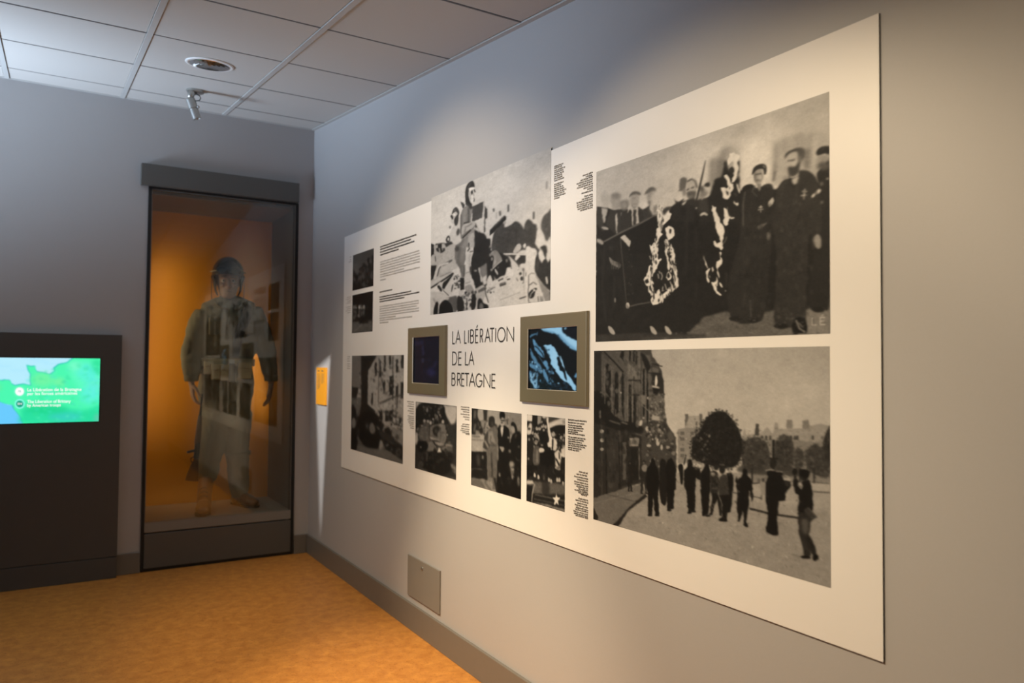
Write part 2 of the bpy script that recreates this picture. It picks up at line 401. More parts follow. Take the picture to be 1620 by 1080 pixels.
es = [bm.edges.new((hole[i], hole[(i+1) % 3])) for i in range(3)]+[bm.edges.new((outr[i], outr[(i+1) % 24])) for i in range(24)]
bmesh.ops.triangle_fill(bm, edges=es, use_beauty=True)
inside = [f for f in bm.faces if all(v in hole for v in f.verts)]
if inside: bmesh.ops.delete(bm, geom=inside, context='FACES_ONLY')
link_mesh('framing_gate', bm, 'black_gap', fp)
bm = bmesh.new(); lathe(bm, gx, gdir, [(.03, -.06), (.05, -.05), (.06, .0), (.0702, .155), (.0702, .165)], 24, cap0=True); link_mesh('projector_body', bm, 'dark_plastic', fp)
bm = bmesh.new(); tube(bm, [gx-gdir*.03+Vector((0, 0, .03)), Vector((gx.x-gdir.x*.03, gx.y-gdir.y*.03, zc(gx.y)-.004))], .012, 10); link_mesh('stem', bm, 'dark_plastic', fp)
settle(fp)
# ================================================================== exhibition board
PX = A-.006
bTL, bBL, bTR, bBR = on_x(543.8, 374, PX), on_x(541, 741, PX), on_x(1392, 24.5, PX), on_x(1395.5, 1039.5, PX)
BY1, BY0 = (bTL.y+bBL.y)/2, (bTR.y+bBR.y)/2
BZ1, BZ0 = bTL.z*.5+bTR.z*.5, bBL.z*.5+bBR.z*.5
board = thing('exhibition_board', 'large white wall board with nine black and white photographs and a French title', 'exhibition board', (A, (BY0+BY1)/2, BZ0))
bm = bmesh.new(); box(bm, PX, A-.001, BY0, BY1, BZ0, BZ1)
for f in bm.faces:
    if f.calc_center_median().x > PX+1e-4: f.material_index = 1
link_mesh('board_sheet', bm, ['white_board', 'board_edge'], board)

def print_mat(name, rough, emit=0.0):
    m = bpy.data.materials.new(name); m.use_nodes = True; MATS[name] = m; nt = m.node_tree; b = nt.nodes['Principled BSDF']
    a = nt.nodes.new('ShaderNodeVertexColor'); a.layer_name = 'print'
    b.inputs['Roughness'].default_value = rough
    if emit:
        b.inputs['Base Color'].default_value = (.01, .01, .01, 1)
        nt.links.new(a.outputs['Color'], b.inputs['Emission Color']); b.inputs['Emission Strength'].default_value = emit
    else:
        nt.links.new(a.outputs['Color'], b.inputs['Base Color'])
    b.inputs['Specular IOR Level'].default_value = 0.03 if emit else 0.14
print_mat('photo_print', 0.5)
print_mat('lit_screen', 0.15, 1.0)

def smooth_closed(P, k=5):
    P = np.array(P, float); n = len(P); out = []
    for i in range(n):
        p0, p1, p2, p3 = P[i-1], P[i], P[(i+1) % n], P[(i+2) % n]
        for t in np.linspace(0, 1, k, endpoint=False):
            out.append(.5*((2*p1)+(-p0+p2)*t+(2*p0-5*p1+4*p2-p3)*t*t+(-p0+3*p1-3*p2+p3)*t**3))
    return np.array(out)

class Print:
    """a flat print drawn as shapes, then stored as point colours of a fine grid at its real size"""
    def __init__(s, corners, plane, W, H, bg, axis='x'):
        s.axis, s.plane = axis, plane
        q = [s.to(px, py) for px, py in corners]          # TL TR BL BR
        s.u0, s.u1 = (q[0][0]+q[2][0])/2, (q[1][0]+q[3][0])/2
        s.v1, s.v0 = (q[0][1]+q[1][1])/2, (q[2][1]+q[3][1])/2
        s.W, s.H = W, H; s.S = 2; s.w, s.h = W*2, H*2
        s.im = np.zeros((s.h, s.w, 3)); s.im[:] = bg; s.fr = (0, 0, 1.0); s.rng = np.random.default_rng(7)
        s.r = random.Random(11)
    def to(s, px, py):
        p = on_x(px, py, s.plane) if s.axis == 'x' else on_y(px, py, s.plane)
        return (-p.y, p.z) if s.axis == 'x' else (p.x, p.z)
    def frame(s, ox, oy, k): s.fr = (ox, oy, k); return s
    def cv(s, P):
        ox, oy, k = s.fr; o = []
        for x, y in P:
            u, v = s.to(ox+x/k, oy+y/k)
            o.append(((u-s.u0)/(s.u1-s.u0)*s.w, (s.v1-v)/(s.v1-s.v0)*s.h))
        return np.array(o)
    def fill(s, C, g, blur=1.0, alpha=1.0, tex=0.0):
        pad = int(3*blur)+2
        x0, x1 = int(max(0, C[:, 0].min()-pad)), int(min(s.w, C[:, 0].max()+pad+1))
        y0, y1 = int(max(0, C[:, 1].min()-pad)), int(min(s.h, C[:, 1].max()+pad+1))
        if x1 <= x0 or y1 <= y0: return
        M = np.zeros((y1-y0+2*pad, x1-x0+2*pad))
        X0, Y0 = x0-pad, y0-pad; ys = np.arange(M.shape[0])+Y0+.5; xs = np.arange(M.shape[1])+X0+.5
        a, b = C, np.roll(C, -1, 0)
        for (ax, ay), (bx, by) in zip(a, b):
            if ay == by: continue
            lo, hi = (ay, by) if ay < by else (by, ay)
            r0, r1 = np.searchsorted(ys, lo), np.searchsorted(ys, hi)
            if r1 <= r0: continue
            xi = ax+(ys[r0:r1]-ay)*(bx-ax)/(by-ay)
            M[r0:r1] += (xs[None, :] > xi[:, None])
        M = (M % 2)
        if blur > 0:
            n = max(1, int(2.5*blur)); kx = np.exp(-.5*(np.arange(-n, n+1)/max(blur, .3))**2); kx /= kx.sum()
            P_ = np.pad(M, n, mode='edge')
            T1 = sum(kk*P_[i:i+M.shape[0], :] for i, kk in enumerate(kx))
            M = sum(kk*T1[:, i:i+M.shape[1]] for i, kk in enumerate(kx))
        M = M[pad:pad+y1-y0, pad:pad+x1-x0]*alpha
        g = np.array([g]*3 if np.isscalar(g) else g, float)
        if tex: g = g+tex*s.noise(y1-y0, x1-x0)[..., None]
        s.im[y0:y1, x0:x1] += M[..., None]*(g-s.im[y0:y1, x0:x1])
    def noise(s, h, w):
        out = np.zeros((h, w))
        for k, am in ((2, .5), (5, .5), (13, .45), (31, .4)):
            a = s.rng.normal(size=(h//k+3, w//k+3)); fy, fx = np.arange(h)/k, np.arange(w)/k; iy, ix = fy.astype(int), fx.astype(int)
            ty, tx = (fy-iy)[:, None], (fx-ix)[None]; ty, tx = ty*ty*(3-2*ty), tx*tx*(3-2*tx)
            out += am*((a[iy][:, ix]*(1-tx)+a[iy][:, ix+1]*tx)*(1-ty)+(a[iy+1][:, ix]*(1-tx)+a[iy+1][:, ix+1]*tx)*ty)
        return out*.6
    def rag(s, C, amp):
        """subdivide an outline and make it uneven"""
        out = []; n = len(C)
        for i in range(n):
            a, b = C[i], C[(i+1) % n]; L = np.linalg.norm(b-a); k = max(1, int(L/7)); d = (b-a)/(L+1e-9); nn = np.array((-d[1], d[0]))
            out.append(a)
            for j in range(1, k): out.append(a+(b-a)*j/k+nn*s.r.gauss(0, amp))
        return np.array(out)
    def poly(s, g, P, blur=1.2, alpha=1.0, tex=0.0, rough=.9): s.fill(s.rag(s.cv(P), rough), g, blur, alpha, tex)
    def blob(s, g, P, blur=1.2, alpha=1.0, tex=0.0, rough=1.1): s.fill(s.rag(s.cv(smooth_closed(P)), rough), g, blur, alpha, tex)
    def ell(s, g, cx, cy, rx, ry, rot=0, blur=1.2, alpha=1.0, tex=0.0):
        t = np.linspace(0, 2*PI, 22, endpoint=False); c, n = math.cos(rot), math.sin(rot)
        s.fill(s.cv([(cx+rx*math.cos(a)*c-ry*math.sin(a)*n, cy+rx*math.cos(a)*n+ry*math.sin(a)*c) for a in t]), g, blur, alpha, tex)
    def line(s, g, wd, P, blur=1.0, alpha=1.0, curve=False):
        P = [np.array(p, float) for p in P]; wd = wd if isinstance(wd, (list, tuple)) else [wd]*len(P)
        L, R = [], []
        for i, p in enumerate(P):
            t = P[min(i+1, len(P)-1)]-P[max(i-1, 0)]; t = t/(np.linalg.norm(t)+1e-9); nn = np.array((-t[1], t[0]))
            L.append(p+nn*wd[i]/2); R.append(p-nn*wd[i]/2)
        s.fill(s.cv(L+R[::-1]), g, blur, alpha)
    def grad(s, pts):
        """smooth tone field over the whole print from a few tones: (x, y, grey)"""
        C = s.cv([(x, y) for x, y, g in pts]); G = np.array([g for *_, g in pts])
        Y, X = np.mgrid[0:s.h, 0:s.w]; num = np.zeros((s.h, s.w)); den = num+1e-9
        for (cx_, cy_), gg in zip(C, G):
            wt = 1/(((X-cx_)**2+(Y-cy_)**2)+200.0)**1.5; num += wt*gg; den = den+wt
        s.im[:] = (num/den)[..., None]
    def specks(s, P, greys, n, r0, r1, seed=1, blur=.9, alpha=.8, elong=1.0):
        rr = random.Random(seed); P = np.array(P, float); x0, y0 = P.min(0); x1, y1 = P.max(0); k = 0; tries = 0
        def inside(x, y):
            c = False
            for i in range(len(P)):
                (ax, ay), (bx, by) = P[i], P[i-1]
                if (ay > y) != (by > y) and x < (bx-ax)*(y-ay)/(by-ay)+ax: c = not c
            return c
        while k < n and tries < n*12:
            tries += 1; x, y = rr.uniform(x0, x1), rr.uniform(y0, y1)
            if not inside(x, y): continue
            k += 1; r = rr.uniform(r0, r1); N = rr.randint(5, 8); a0 = rr.uniform(0, 6.3)
            s.blob(rr.choice(greys), [(x+r*rr.uniform(.5, 1.2)*math.cos(a0+6.283*i/N), y+elong*r*rr.uniform(.5, 1.2)*math.sin(a0+6.283*i/N)) for i in range(N)], blur, alpha*rr.uniform(.5, 1))
    def flame(s, P, w, seed, g=.86, dark=.12):
        rr = random.Random(seed); P = smooth_open(P)
        for i in range(len(P)-1):
            for q in range(4):
                x, y = P[i]; wd = w*rr.uniform(.15, .62); dx, dy = rr.uniform(-w, w)*.95, rr.uniform(-w, w)*.5
                h = wd*rr.uniform(1.2, 3.0); l = rr.uniform(-.5, .5)*wd
                s.blob(g if rr.random() < .72 else dark, [(x+dx, y+dy-h), (x+dx+wd*.45+l, y+dy-h*.2), (x+dx+wd*.3, y+dy+h*.5), (x+dx-wd*.2, y+dy+h*.6), (x+dx-wd*.45, y+dy-h*.1)], 1.0, .95)
    def person(s, x, top, foot, wd, g=.09, lean=0, stride=.35, face=None, arms=1.0, hat=0):
        h = foot-top; hd = h*.068; cxh = x+lean
        s.ell(g, cxh, top+hd*1.15, hd*.72, hd*1.1, 0, .8)
        if hat: s.ell(hat, cxh, top+hd*.35, hd*.95, hd*.42, 0, .7)
        if face: s.ell(face, cxh, top+hd*1.45, hd*.42, hd*.6, 0, .7, .8)
        W = wd*arms
        s.blob(g, [(cxh-W*.2, top+h*.125), (cxh+W*.2, top+h*.125), (x+W*.5, top+h*.19), (x+W*.52, top+h*.45), (x+W*.36, top+h*.52), (x-W*.36, top+h*.52), (x-W*.52, top+h*.45), (x-W*.5, top+h*.19)], .9)
        s.poly(g, [(x-wd*.36, top+h*.48), (x+wd*.36, top+h*.48), (x+wd*(.10+stride), foot-h*.02), (x+wd*(stride-.12), foot-h*.02), (x, top+h*.62), (x-wd*(stride-.12), foot-h*.02), (x-wd*(.10+stride), foot-h*.02)], .9)
        for sg in (-1, 1): s.ell(g*.8, x+sg*wd*stride+wd*.05, foot-h*.012, wd*.2, h*.017, 0, .7)
    def fine(s, n, r, seed, amp=.10):
        """small uneven tones over everything, like the grain and texture of an old enlargement"""
        rr = np.random.default_rng(seed)
        for k in range(n):
            x, y = rr.uniform(0, s.w), rr.uniform(0, s.h); i, j = int(min(s.h-1, y)), int(min(s.w-1, x)); g = s.im[i, j]
            if g[0] > .60: continue
            a0 = rr.uniform(0, 6.28); rx, ry = rr.uniform(.4, 1)*r, rr.uniform(.6, 1.6)*r; t = np.linspace(0, 2*PI, 7, endpoint=False)
            loc = s.im[max(0, i-9):i+10, max(0, j-9):j+10].mean(); con = abs(loc-g.mean())
            s.fill(np.stack([x+rx*np.cos(t+a0)*rr.uniform(.6, 1.2, 7), y+ry*np.sin(t)*rr.uniform(.6, 1.2, 7)], 1), np.clip(g*(1+rr.normal()*amp*2.2)+rr.normal()*amp*.25+(loc-g)*.9*(con > .05), .02, .92), .7, .75)
    def soften(s, sig):
        n = max(1, int(2.5*sig)); kx = np.exp(-.5*(np.arange(-n, n+1)/sig)**2); kx /= kx.sum()
        P_ = np.pad(s.im, ((n, n), (n, n), (0, 0)), mode='edge')
        T1 = sum(kk*P_[i:i+s.h] for i, kk in enumerate(kx)); s.im = sum(kk*T1[:, i:i+s.w] for i, kk in enumerate(kx))
    def make(s, name, parent, matname='photo_print', grain=.012, tone=True, off=.0006, sig=.9, gain=1.0):
        if sig: s.soften(sig)
        if tone: s.im = s.im*(1+.045*s.noise(s.h, s.w)[..., None])+.010*s.noise(s.h, s.w)[..., None]; s.soften(.8)
        if grain: s.im = s.im+s.rng.normal(size=(s.h, s.w, 1))*grain
        a = np.clip(s.im, 0, 1).reshape(s.H, 2, s.W, 2, 3).mean((1, 3))
        c = np.where(a <= .04045, a/12.92, ((a+.055)/1.055)**2.4)
        if tone: c = c*np.array([1.0, .985, .95])*gain + .005
        W, H = s.W, s.H
        us = s.u0+(s.u1-s.u0)*np.linspace(0, 1, W); vs = s.v1+(s.v0-s.v1)*np.linspace(0, 1, H)
        U, V = np.meshgrid(us, vs); co_ = np.zeros((H*W, 3))
        if s.axis == 'x': co_[:, 0] = s.plane-off; co_[:, 1] = -U.ravel(); co_[:, 2] = V.ravel()
        else: co_[:, 0] = U.ravel(); co_[:, 1] = s.plane-off; co_[:, 2] = V.ravel()
        i = (np.arange(H-1)[:, None]*W+np.arange(W-1)[None]).ravel()
        fa = np.stack([i, i+W, i+W+1, i+1], 1).astype(np.int32)
        me = bpy.data.meshes.new(name); me.vertices.add(H*W); me.vertices.foreach_set('co', co_.ravel())
        nf = len(fa); me.loops.add(nf*4); me.loops.foreach_set('vertex_index', fa.ravel())
        me.polygons.add(nf); me.polygons.foreach_set('loop_start', np.arange(0, nf*4, 4, dtype=np.int32))
        me.update(calc_edges=True)
        ca = me.color_attributes.new('print', 'FLOAT_COLOR', 'POINT')
        ca.data.foreach_set('color', np.concatenate([c.reshape(-1, 3), np.ones((H*W, 1))], 1).ravel().astype(np.float32))
        me.materials.append(MATS[matname])
        o = bpy.data.objects.new(name, me); COL.objects.link(o); o.parent = parent; return o
def smooth_open(P, k=6):
    P = [np.array(p, float) for p in P]; out = []
    for i in range(len(P)-1):
        for t in np.linspace(0, 1, k, endpoint=False): out.append(P[i]*(1-t)+P[i+1]*t)
    return out+[P[-1]]

# ---------------------------------------------------------------- men with burning flags
p = Print([(944.8, 269.5), (1312.5, 147.8), (941.3, 540.5), (1312.9, 527.7)], PX, 350, 360, .76).frame(930, 140, 2.572)
p.grad([(40, 340, .70), (300, 240, .70), (600, 150, .70), (900, 50, .68), (980, 30, .66), (980, 250, .72), (640, 280, .84), (500, 300, .80), (300, 350, .76), (150, 390, .72), (40, 430, .74), (980, 160, .70), (700, 330, .83)])
p.frame(1200, 220, 6.896)
p.poly(.64, [(160, 40), (420, -60), (800, -80), (800, 480), (140, 520)], 7, .9)
for x, y0, y1, g, w_ in ((190, 60, 360, .50, 26), (175, 250, 380, .36, 18), (240, 150, 400, .70, 50), (290, -20, 160, .56, 20), (420, -50, 90, .52, 34), (470, -60, 100, .60, 26), (575, -60, 260, .48, 18), (540, 100, 330, .44, 60), (515, 130, 320, .36, 24), (610, -40, 340, .78, 40)): p.line(g, w_, [(x, y0), (x-4, y1)], 5, .7)
p.line(.33, 20, [(180, 350), (160, 460)], 3); p.ell(.8, 182, 525, 14, 12, 0, 2)
# flag cloth in smoke
p.frame(1080, 220, 6.892)
p.poly(.62, [(300, 560), (305, 240), (360, 190), (430, 130), (480, 60), (620, 100), (625, 440), (560, 620), (320, 620)], 8, .85)
for x0, x1, g, w_ in ((320, 305, .40, 26), (350, 340, .62, 22), (375, 370, .50, 30), (415, 400, .34, 50), (330, 318, .30, 14)): p.line(g, w_, [(x0, 220), (x1, 520)], 7, .7)
p.line(.42, 40, [(460, 110), (420, 300)], 8, .7)
# dark mass of the crowd and the ground
p.frame(930, 140, 2.572)
p.poly(.13, [(38, 480), (75, 485), (105, 495), (160, 490), (240, 500), (290, 490), (345, 478), (400, 470), (470, 450), (510, 430), (600, 420), (640, 410), (700, 410), (760, 410), (800, 400), (985, 380), (985, 1000), (30, 1035)], 2.0, 1, .012)
p.poly(.36, [(470, 930), (560, 905), (640, 930), (760, 900), (880, 905), (985, 850), (985, 1000), (480, 1030), (200, 1030), (230, 1010), (400, 1005)], 3, 1, .05); p.poly(.50, [(885, 900), (985, 860), (985, 1000), (880, 1000)], 3, .9, .04); p.poly(.22, [(30, 1000), (300, 990), (480, 1000), (480, 1030), (30, 1035)], 3, .8, .03)
# men on the left, a sheen haze partly drawn into their lighter tones
p.frame(940, 280, 7.464)
p.blob(.66, [(80, 220), (120, 170), (170, 200), (190, 290), (160, 360), (110, 350)], 5, .8); p.blob(.58, [(200, 250), (240, 190), (300, 200), (320, 280), (300, 380), (230, 390), (205, 320)], 5, .9); p.blob(.46, [(205, 220), (260, 185), (315, 215), (300, 250), (240, 250)], 5, .8); p.blob(.42, [(310, 300), (350, 275), (410, 280), (405, 380), (330, 400)], 5, .9); p.ell(.56, 360, 330, 30, 36, 0, 4)
p.poly(.22, [(35, 370), (90, 355), (110, 560), (170, 610), (100, 640), (35, 560)], 2.4); p.poly(.66, [(88, 360), (165, 380), (130, 540), (110, 540)], 2.6); p.poly(.21, [(190, 390), (330, 390), (330, 660), (260, 680), (140, 560)], 2.4); p.poly(.72, [(255, 450), (275, 420), (280, 560), (270, 680), (258, 600)], 1.8); p.line(.6, 10, [(325, 420), (328, 460)], 2)
p.poly(.20, [(330, 420), (410, 400), (460, 590), (300, 660)], 2.2); p.blob(.62, [(90, 590), (150, 590), (175, 620), (120, 620)], 2)
p.blob(.60, [(425, 240), (450, 205), (500, 195), (535, 230), (530, 310), (500, 360), (455, 360), (430, 310)], 3); p.blob(.36, [(415, 240), (440, 190), (490, 168), (545, 185), (550, 215), (500, 205), (450, 215)], 2.4); p.line(.42, 9, [(455, 250), (490, 250)], 2.4); p.line(.44, 8, [(470, 320), (505, 318)], 2.4); p.blob(.42, [(440, 310), (460, 350), (510, 355), (520, 330), (510, 370), (460, 372)], 3, .7)
p.poly(.72, [(425, 330), (440, 400), (450, 580), (500, 560), (540, 545), (520, 370), (505, 360), (470, 385)], 2.2); p.poly(.22, [(465, 385), (500, 385), (500, 560), (462, 575)], 2); p.poly(.74, [(412, 340), (430, 330), (418, 420), (395, 420)], 2); p.poly(.19, [(525, 350), (580, 380), (580, 520), (535, 545)], 2); p.poly(.2, [(405, 400), (440, 400), (455, 580), (420, 600)], 2)
p.blob(.76, [(545, 260), (575, 220), (620, 250), (630, 320), (590, 380), (570, 350)], 3); p.blob(.58, [(625, 200), (680, 150), (735, 200), (730, 290), (690, 330), (640, 300)], 3); p.blob(.38, [(598, 210), (620, 160), (680, 118), (735, 140), (740, 180), (690, 165), (640, 190)], 2.6); p.blob(.30, [(640, 290), (690, 280), (710, 330), (660, 340)], 3, .8); p.poly(.22, [(570, 390), (660, 330), (690, 450), (580, 530)], 2.2); p.poly(.62, [(660, 360), (710, 310), (745, 360), (740, 450), (690, 460)], 2.6); p.line(.3, 12, [(700, 330), (725, 400)], 2.6)
p.blob(.6, [(35, 730), (80, 735), (115, 770), (100, 800), (60, 780), (35, 760)], 2.4); p.ell(.26, 205, 835, 20, 20, 0, 4)
p.poly(.12, [(300, 680), (460, 590), (740, 455), (745, 600), (720, 740), (660, 800), (660, 900), (330, 900), (320, 720)], 2)
p.line(.36, 20, [(115, 765), (330, 650), (540, 550), (740, 440)], 1.8); p.line(.28, 9, [(318, 700), (322, 900)], 2); p.poly(.74, [(312, 715), (360, 682), (435, 750), (420, 828), (395, 805)], 1.6)
p.frame(930, 140, 2.572)
p.line(.26, 4, [(134, 610), (150, 780), (160, 890)], 1.2); p.blob(.46, [(88, 685), (108, 700), (135, 712), (132, 730), (112, 722), (95, 712)], 1.2)
for x in (98, 106, 115, 124): p.line(.36, 3, [(x, 705), (x+1, 735)], 1)
p.line(.30, 6, [(160, 888), (200, 878), (255, 868)], 1.4); p.ell(.72, 163, 882, 8, 13, 0, 1); p.specks([(160, 650), (178, 650), (185, 850), (165, 850)], [.22, .26], 14, 3, 6, 5)
# first fire
p.frame(1000, 320, 4.978)
p.blob(.76, [(150, -40), (220, -120), (300, -60), (330, -20), (240, 120), (190, 90), (150, 60)], 6, .85); p.blob(.42, [(170, 40), (200, 20), (195, 70), (178, 90)], 3, .7); p.blob(.82, [(60, 20), (90, -10), (120, 10), (110, 40), (80, 50)], 3)
for B in ([(200, 20), (245, 30), (240, 120), (225, 200), (245, 250), (225, 270), (210, 290), (190, 260), (205, 180)], [(245, 80), (290, 60), (315, 90), (300, 130), (270, 160), (235, 190), (250, 130)], [(262, 205), (290, 185), (325, 200), (335, 240), (320, 280), (285, 300), (270, 260)],
          [(138, 330), (155, 345), (175, 315), (195, 300), (210, 330), (200, 400), (215, 460), (200, 520), (170, 560), (160, 500), (175, 440), (150, 380)], [(100, 590), (120, 560), (135, 500), (150, 490), (160, 540), (150, 590), (160, 640), (130, 660), (105, 640), (92, 610)],
          [(150, 640), (165, 620), (170, 690), (190, 720), (215, 680), (225, 740), (205, 800), (165, 808), (148, 770), (165, 740)], [(262, 290), (275, 290), (270, 360), (290, 440), (300, 500), (290, 540), (280, 480), (262, 400)], [(290, 340), (325, 360), (340, 420), (345, 490), (330, 480), (320, 420), (300, 380)],
          [(330, 510), (350, 550), (362, 640), (350, 680), (325, 690), (335, 650), (345, 600)], [(275, 560), (290, 540), (310, 570), (305, 605), (285, 615), (268, 590)], [(225, 745), (245, 720), (270, 700), (320, 670), (330, 690), (290, 715), (270, 740), (235, 765)], [(200, 460), (225, 440), (238, 445), (220, 465)], [(300, 480), (315, 500), (310, 560), (300, 540)], [(135, 690), (145, 690), (160, 730), (150, 740)]): p.poly(.86, B, 1.1, 1, 0, 1.8)
p.flame([(200, 290), (175, 400), (180, 500), (130, 580), (150, 680), (185, 790)], 22, 31, .84, .16); p.flame([(270, 300), (300, 380), (325, 470), (345, 560), (345, 660), (270, 730), (200, 780)], 20, 32, .84, .16); p.flame([(230, 40), (225, 140), (215, 240)], 22, 33, .84, .5)
for B in ([(105, 610), (125, 600), (135, 630), (115, 640)], [(280, 560), (292, 550), (302, 580), (290, 600), (276, 585)], [(165, 560), (185, 590), (180, 650), (170, 600)], [(298, 205), (312, 215), (305, 250), (296, 240)], [(180, 690), (195, 700), (188, 740)], [(215, 380), (235, 340), (245, 420), (230, 440)]): p.poly(.14, B, 1.3, 1, 0, 1.5)
for q in ([(230, 550), (240, 580), (232, 610)], [(215, 540), (222, 560)], [(245, 660), (240, 700), (252, 690)], [(300, 620), (315, 660)], [(140, 420), (150, 450)], [(205, 560), (212, 600)], [(260, 640), (275, 690)]): p.line(.66, 8, q, 1.2)
# man in the middle
p.frame(1040, 260, 9.95)
p.poly(.16, [(240, 660), (300, 600), (480, 560), (640, 620), (820, 640), (820, 900), (230, 900)], 2.4)
p.blob(.80, [(320, 500), (370, 480), (385, 550), (340, 580)], 3.4, .9); p.blob(.38, [(345, 330), (360, 240), (410, 205), (465, 230), (460, 330), (430, 400), (390, 420), (335, 420), (350, 390)], 2.4); p.blob(.5, [(400, 400), (450, 380), (450, 480), (410, 500)], 3)
p.blob(.24, [(80, 740), (120, 690), (170, 670), (210, 680), (160, 740), (110, 800)], 3); p.blob(.2, [(265, 530), (290, 570), (340, 590), (420, 540), (380, 600), (300, 610)], 2)
p.blob(.68, [(455, 330), (480, 270), (550, 235), (605, 280), (620, 370), (600, 440), (560, 420), (470, 430)], 2.2); p.blob(.36, [(465, 440), (530, 420), (610, 430), (600, 510), (560, 560), (500, 540), (465, 490)], 2.6); p.blob(.5, [(490, 500), (540, 500), (560, 530), (520, 540)], 3, .8); p.line(.24, 18, [(465, 410), (500, 385)], 2); p.line(.24, 18, [(530, 375), (580, 360)], 2); p.line(.22, 12, [(500, 455), (515, 480)], 2); p.line(.26, 22, [(470, 275), (540, 232), (600, 262), (625, 370)], 2.4); p.blob(.2, [(475, 560), (600, 540), (610, 640), (480, 640)], 3); p.poly(.74, [(385, 620), (470, 560), (440, 620), (400, 650)], 2)
p.blob(.2, [(740, 330), (770, 295), (820, 290), (820, 350), (750, 350)], 2); p.blob(.32, [(660, 360), (720, 340), (740, 420), (690, 440)], 3.5); p.blob(.40, [(680, 440), (760, 410), (800, 460), (740, 520), (660, 520)], 4, .8); p.poly(.23, [(640, 540), (800, 540), (820, 760), (640, 740)], 4); p.ell(.6, 705, 545, 12, 16, 0, 2); p.ell(.72, 615, 690, 14, 14, 0, 1.8)
p.line(.2, [10, 22, 30, 30], [(760, -60), (720, 130), (660, 390), (595, 660)], 1.6); p.blob(.72, [(705, 780), (740, 755), (785, 775), (790, 800), (740, 790), (710, 800)], 1.8)
# second flag with fire
p.frame(1080, 220, 6.892)
p.poly(.15, [(300, 600), (350, 440), (420, 420), (450, 300), (462, 210), (500, 330), (620, 440), (620, 900), (300, 900)], 3); p.poly(.16, [(590, 250), (618, 240), (618, 480), (600, 470)], 2.4)
for B in ([(510, 160), (560, 150), (620, 180), (600, 240), (610, 330), (590, 400), (560, 470), (530, 480), (560, 400), (570, 330), (555, 280), (540, 240), (500, 290), (490, 230)], [(450, 400), (480, 385), (500, 410), (520, 460), (550, 490), (545, 560), (510, 640), (490, 660), (460, 655), (440, 640), (420, 560), (415, 530), (450, 525), (480, 540), (500, 520), (485, 460)],
          [(585, 480), (605, 500), (625, 560), (625, 600), (610, 580), (590, 520)], [(555, 670), (580, 700), (605, 690), (610, 720), (595, 730), (570, 710)], [(320, 720), (345, 740), (370, 800), (400, 860), (400, 920), (350, 900), (330, 820), (315, 780)], [(445, 750), (470, 760), (490, 800), (500, 840), (530, 855), (500, 870), (490, 920), (445, 920), (460, 860), (455, 800)]): p.poly(.84, B, 1.2, 1, 0, 1.8)
for B in ([(505, 330), (535, 300), (560, 320), (565, 360), (530, 380), (540, 410), (515, 400)], [(470, 560), (500, 580), (500, 620), (480, 600)], [(505, 520), (520, 530), (510, 550)], [(440, 440), (470, 460), (480, 500), (440, 500)]): p.poly(.17, B, 1.4, 1, 0, 1.5)
p.line(.5, 8, [(490, 740), (490, 800), (510, 840), (560, 858)], 1.4); p.line(.34, 10, [(565, 590), (590, 620)], 2); p.line(.36, 9, [(670, 630), (655, 700), (650, 800)], 2.2)
p.frame(1090, 330, 5.973)
for B in ([(220, 0), (255, -20), (260, 60), (290, 90), (295, 130), (330, 170), (335, 230), (325, 260), (320, 330), (325, 370), (305, 395), (285, 370), (250, 360), (232, 310), (245, 300), (265, 330), (300, 310), (290, 265), (265, 220), (250, 150), (245, 90)], [(330, -10), (360, 10), (375, 70), (370, 150), (350, 165), (330, 150), (322, 110), (345, 80)],
          [(288, 410), (302, 405), (312, 470), (312, 520), (290, 545), (275, 560), (290, 640), (285, 660), (265, 600), (255, 540), (262, 500), (298, 480)], [(135, 440), (150, 475), (170, 530), (182, 560), (175, 565), (155, 530), (148, 490)], [(160, 590), (185, 565), (205, 560), (185, 600), (180, 650), (195, 690), (185, 700), (165, 650)], [(215, 560), (225, 545), (235, 580), (225, 600)],
          [(210, 690), (235, 695), (260, 680), (270, 700), (250, 720), (265, 770), (310, 815), (300, 822), (260, 800), (235, 760)], [(262, 640), (270, 660), (272, 720), (258, 740)], [(285, 690), (300, 700), (320, 740), (310, 745), (290, 720)], [(370, 65), (395, 85), (430, 82), (430, 92), (395, 98)]): p.poly(.86, B, 1.0, 1, 0, 1.4)
p.line(.5, 8, [(355, 265), (345, 300), (325, 330)], 1.8); p.line(.62, 10, [(190, 630), (200, 650)], 1.6); p.blob(.72, [(105, 55), (140, 35), (175, 60), (170, 68), (140, 55), (115, 72)], 1.6); p.ell(.6, 345, 775, 5, 10, 0, 1)
p.blob(.34, [(520, 190), (545, 180), (565, 210), (600, 205), (630, 180), (610, 225), (570, 240), (535, 235)], 2.4); p.ell(.58, 568, 278, 6, 14, 0, 1.4); p.ell(.46, 590, 595, 6, 24, 0, 1.6); p.line(.26, 8, [(355, 600), (355, 740)], 2)
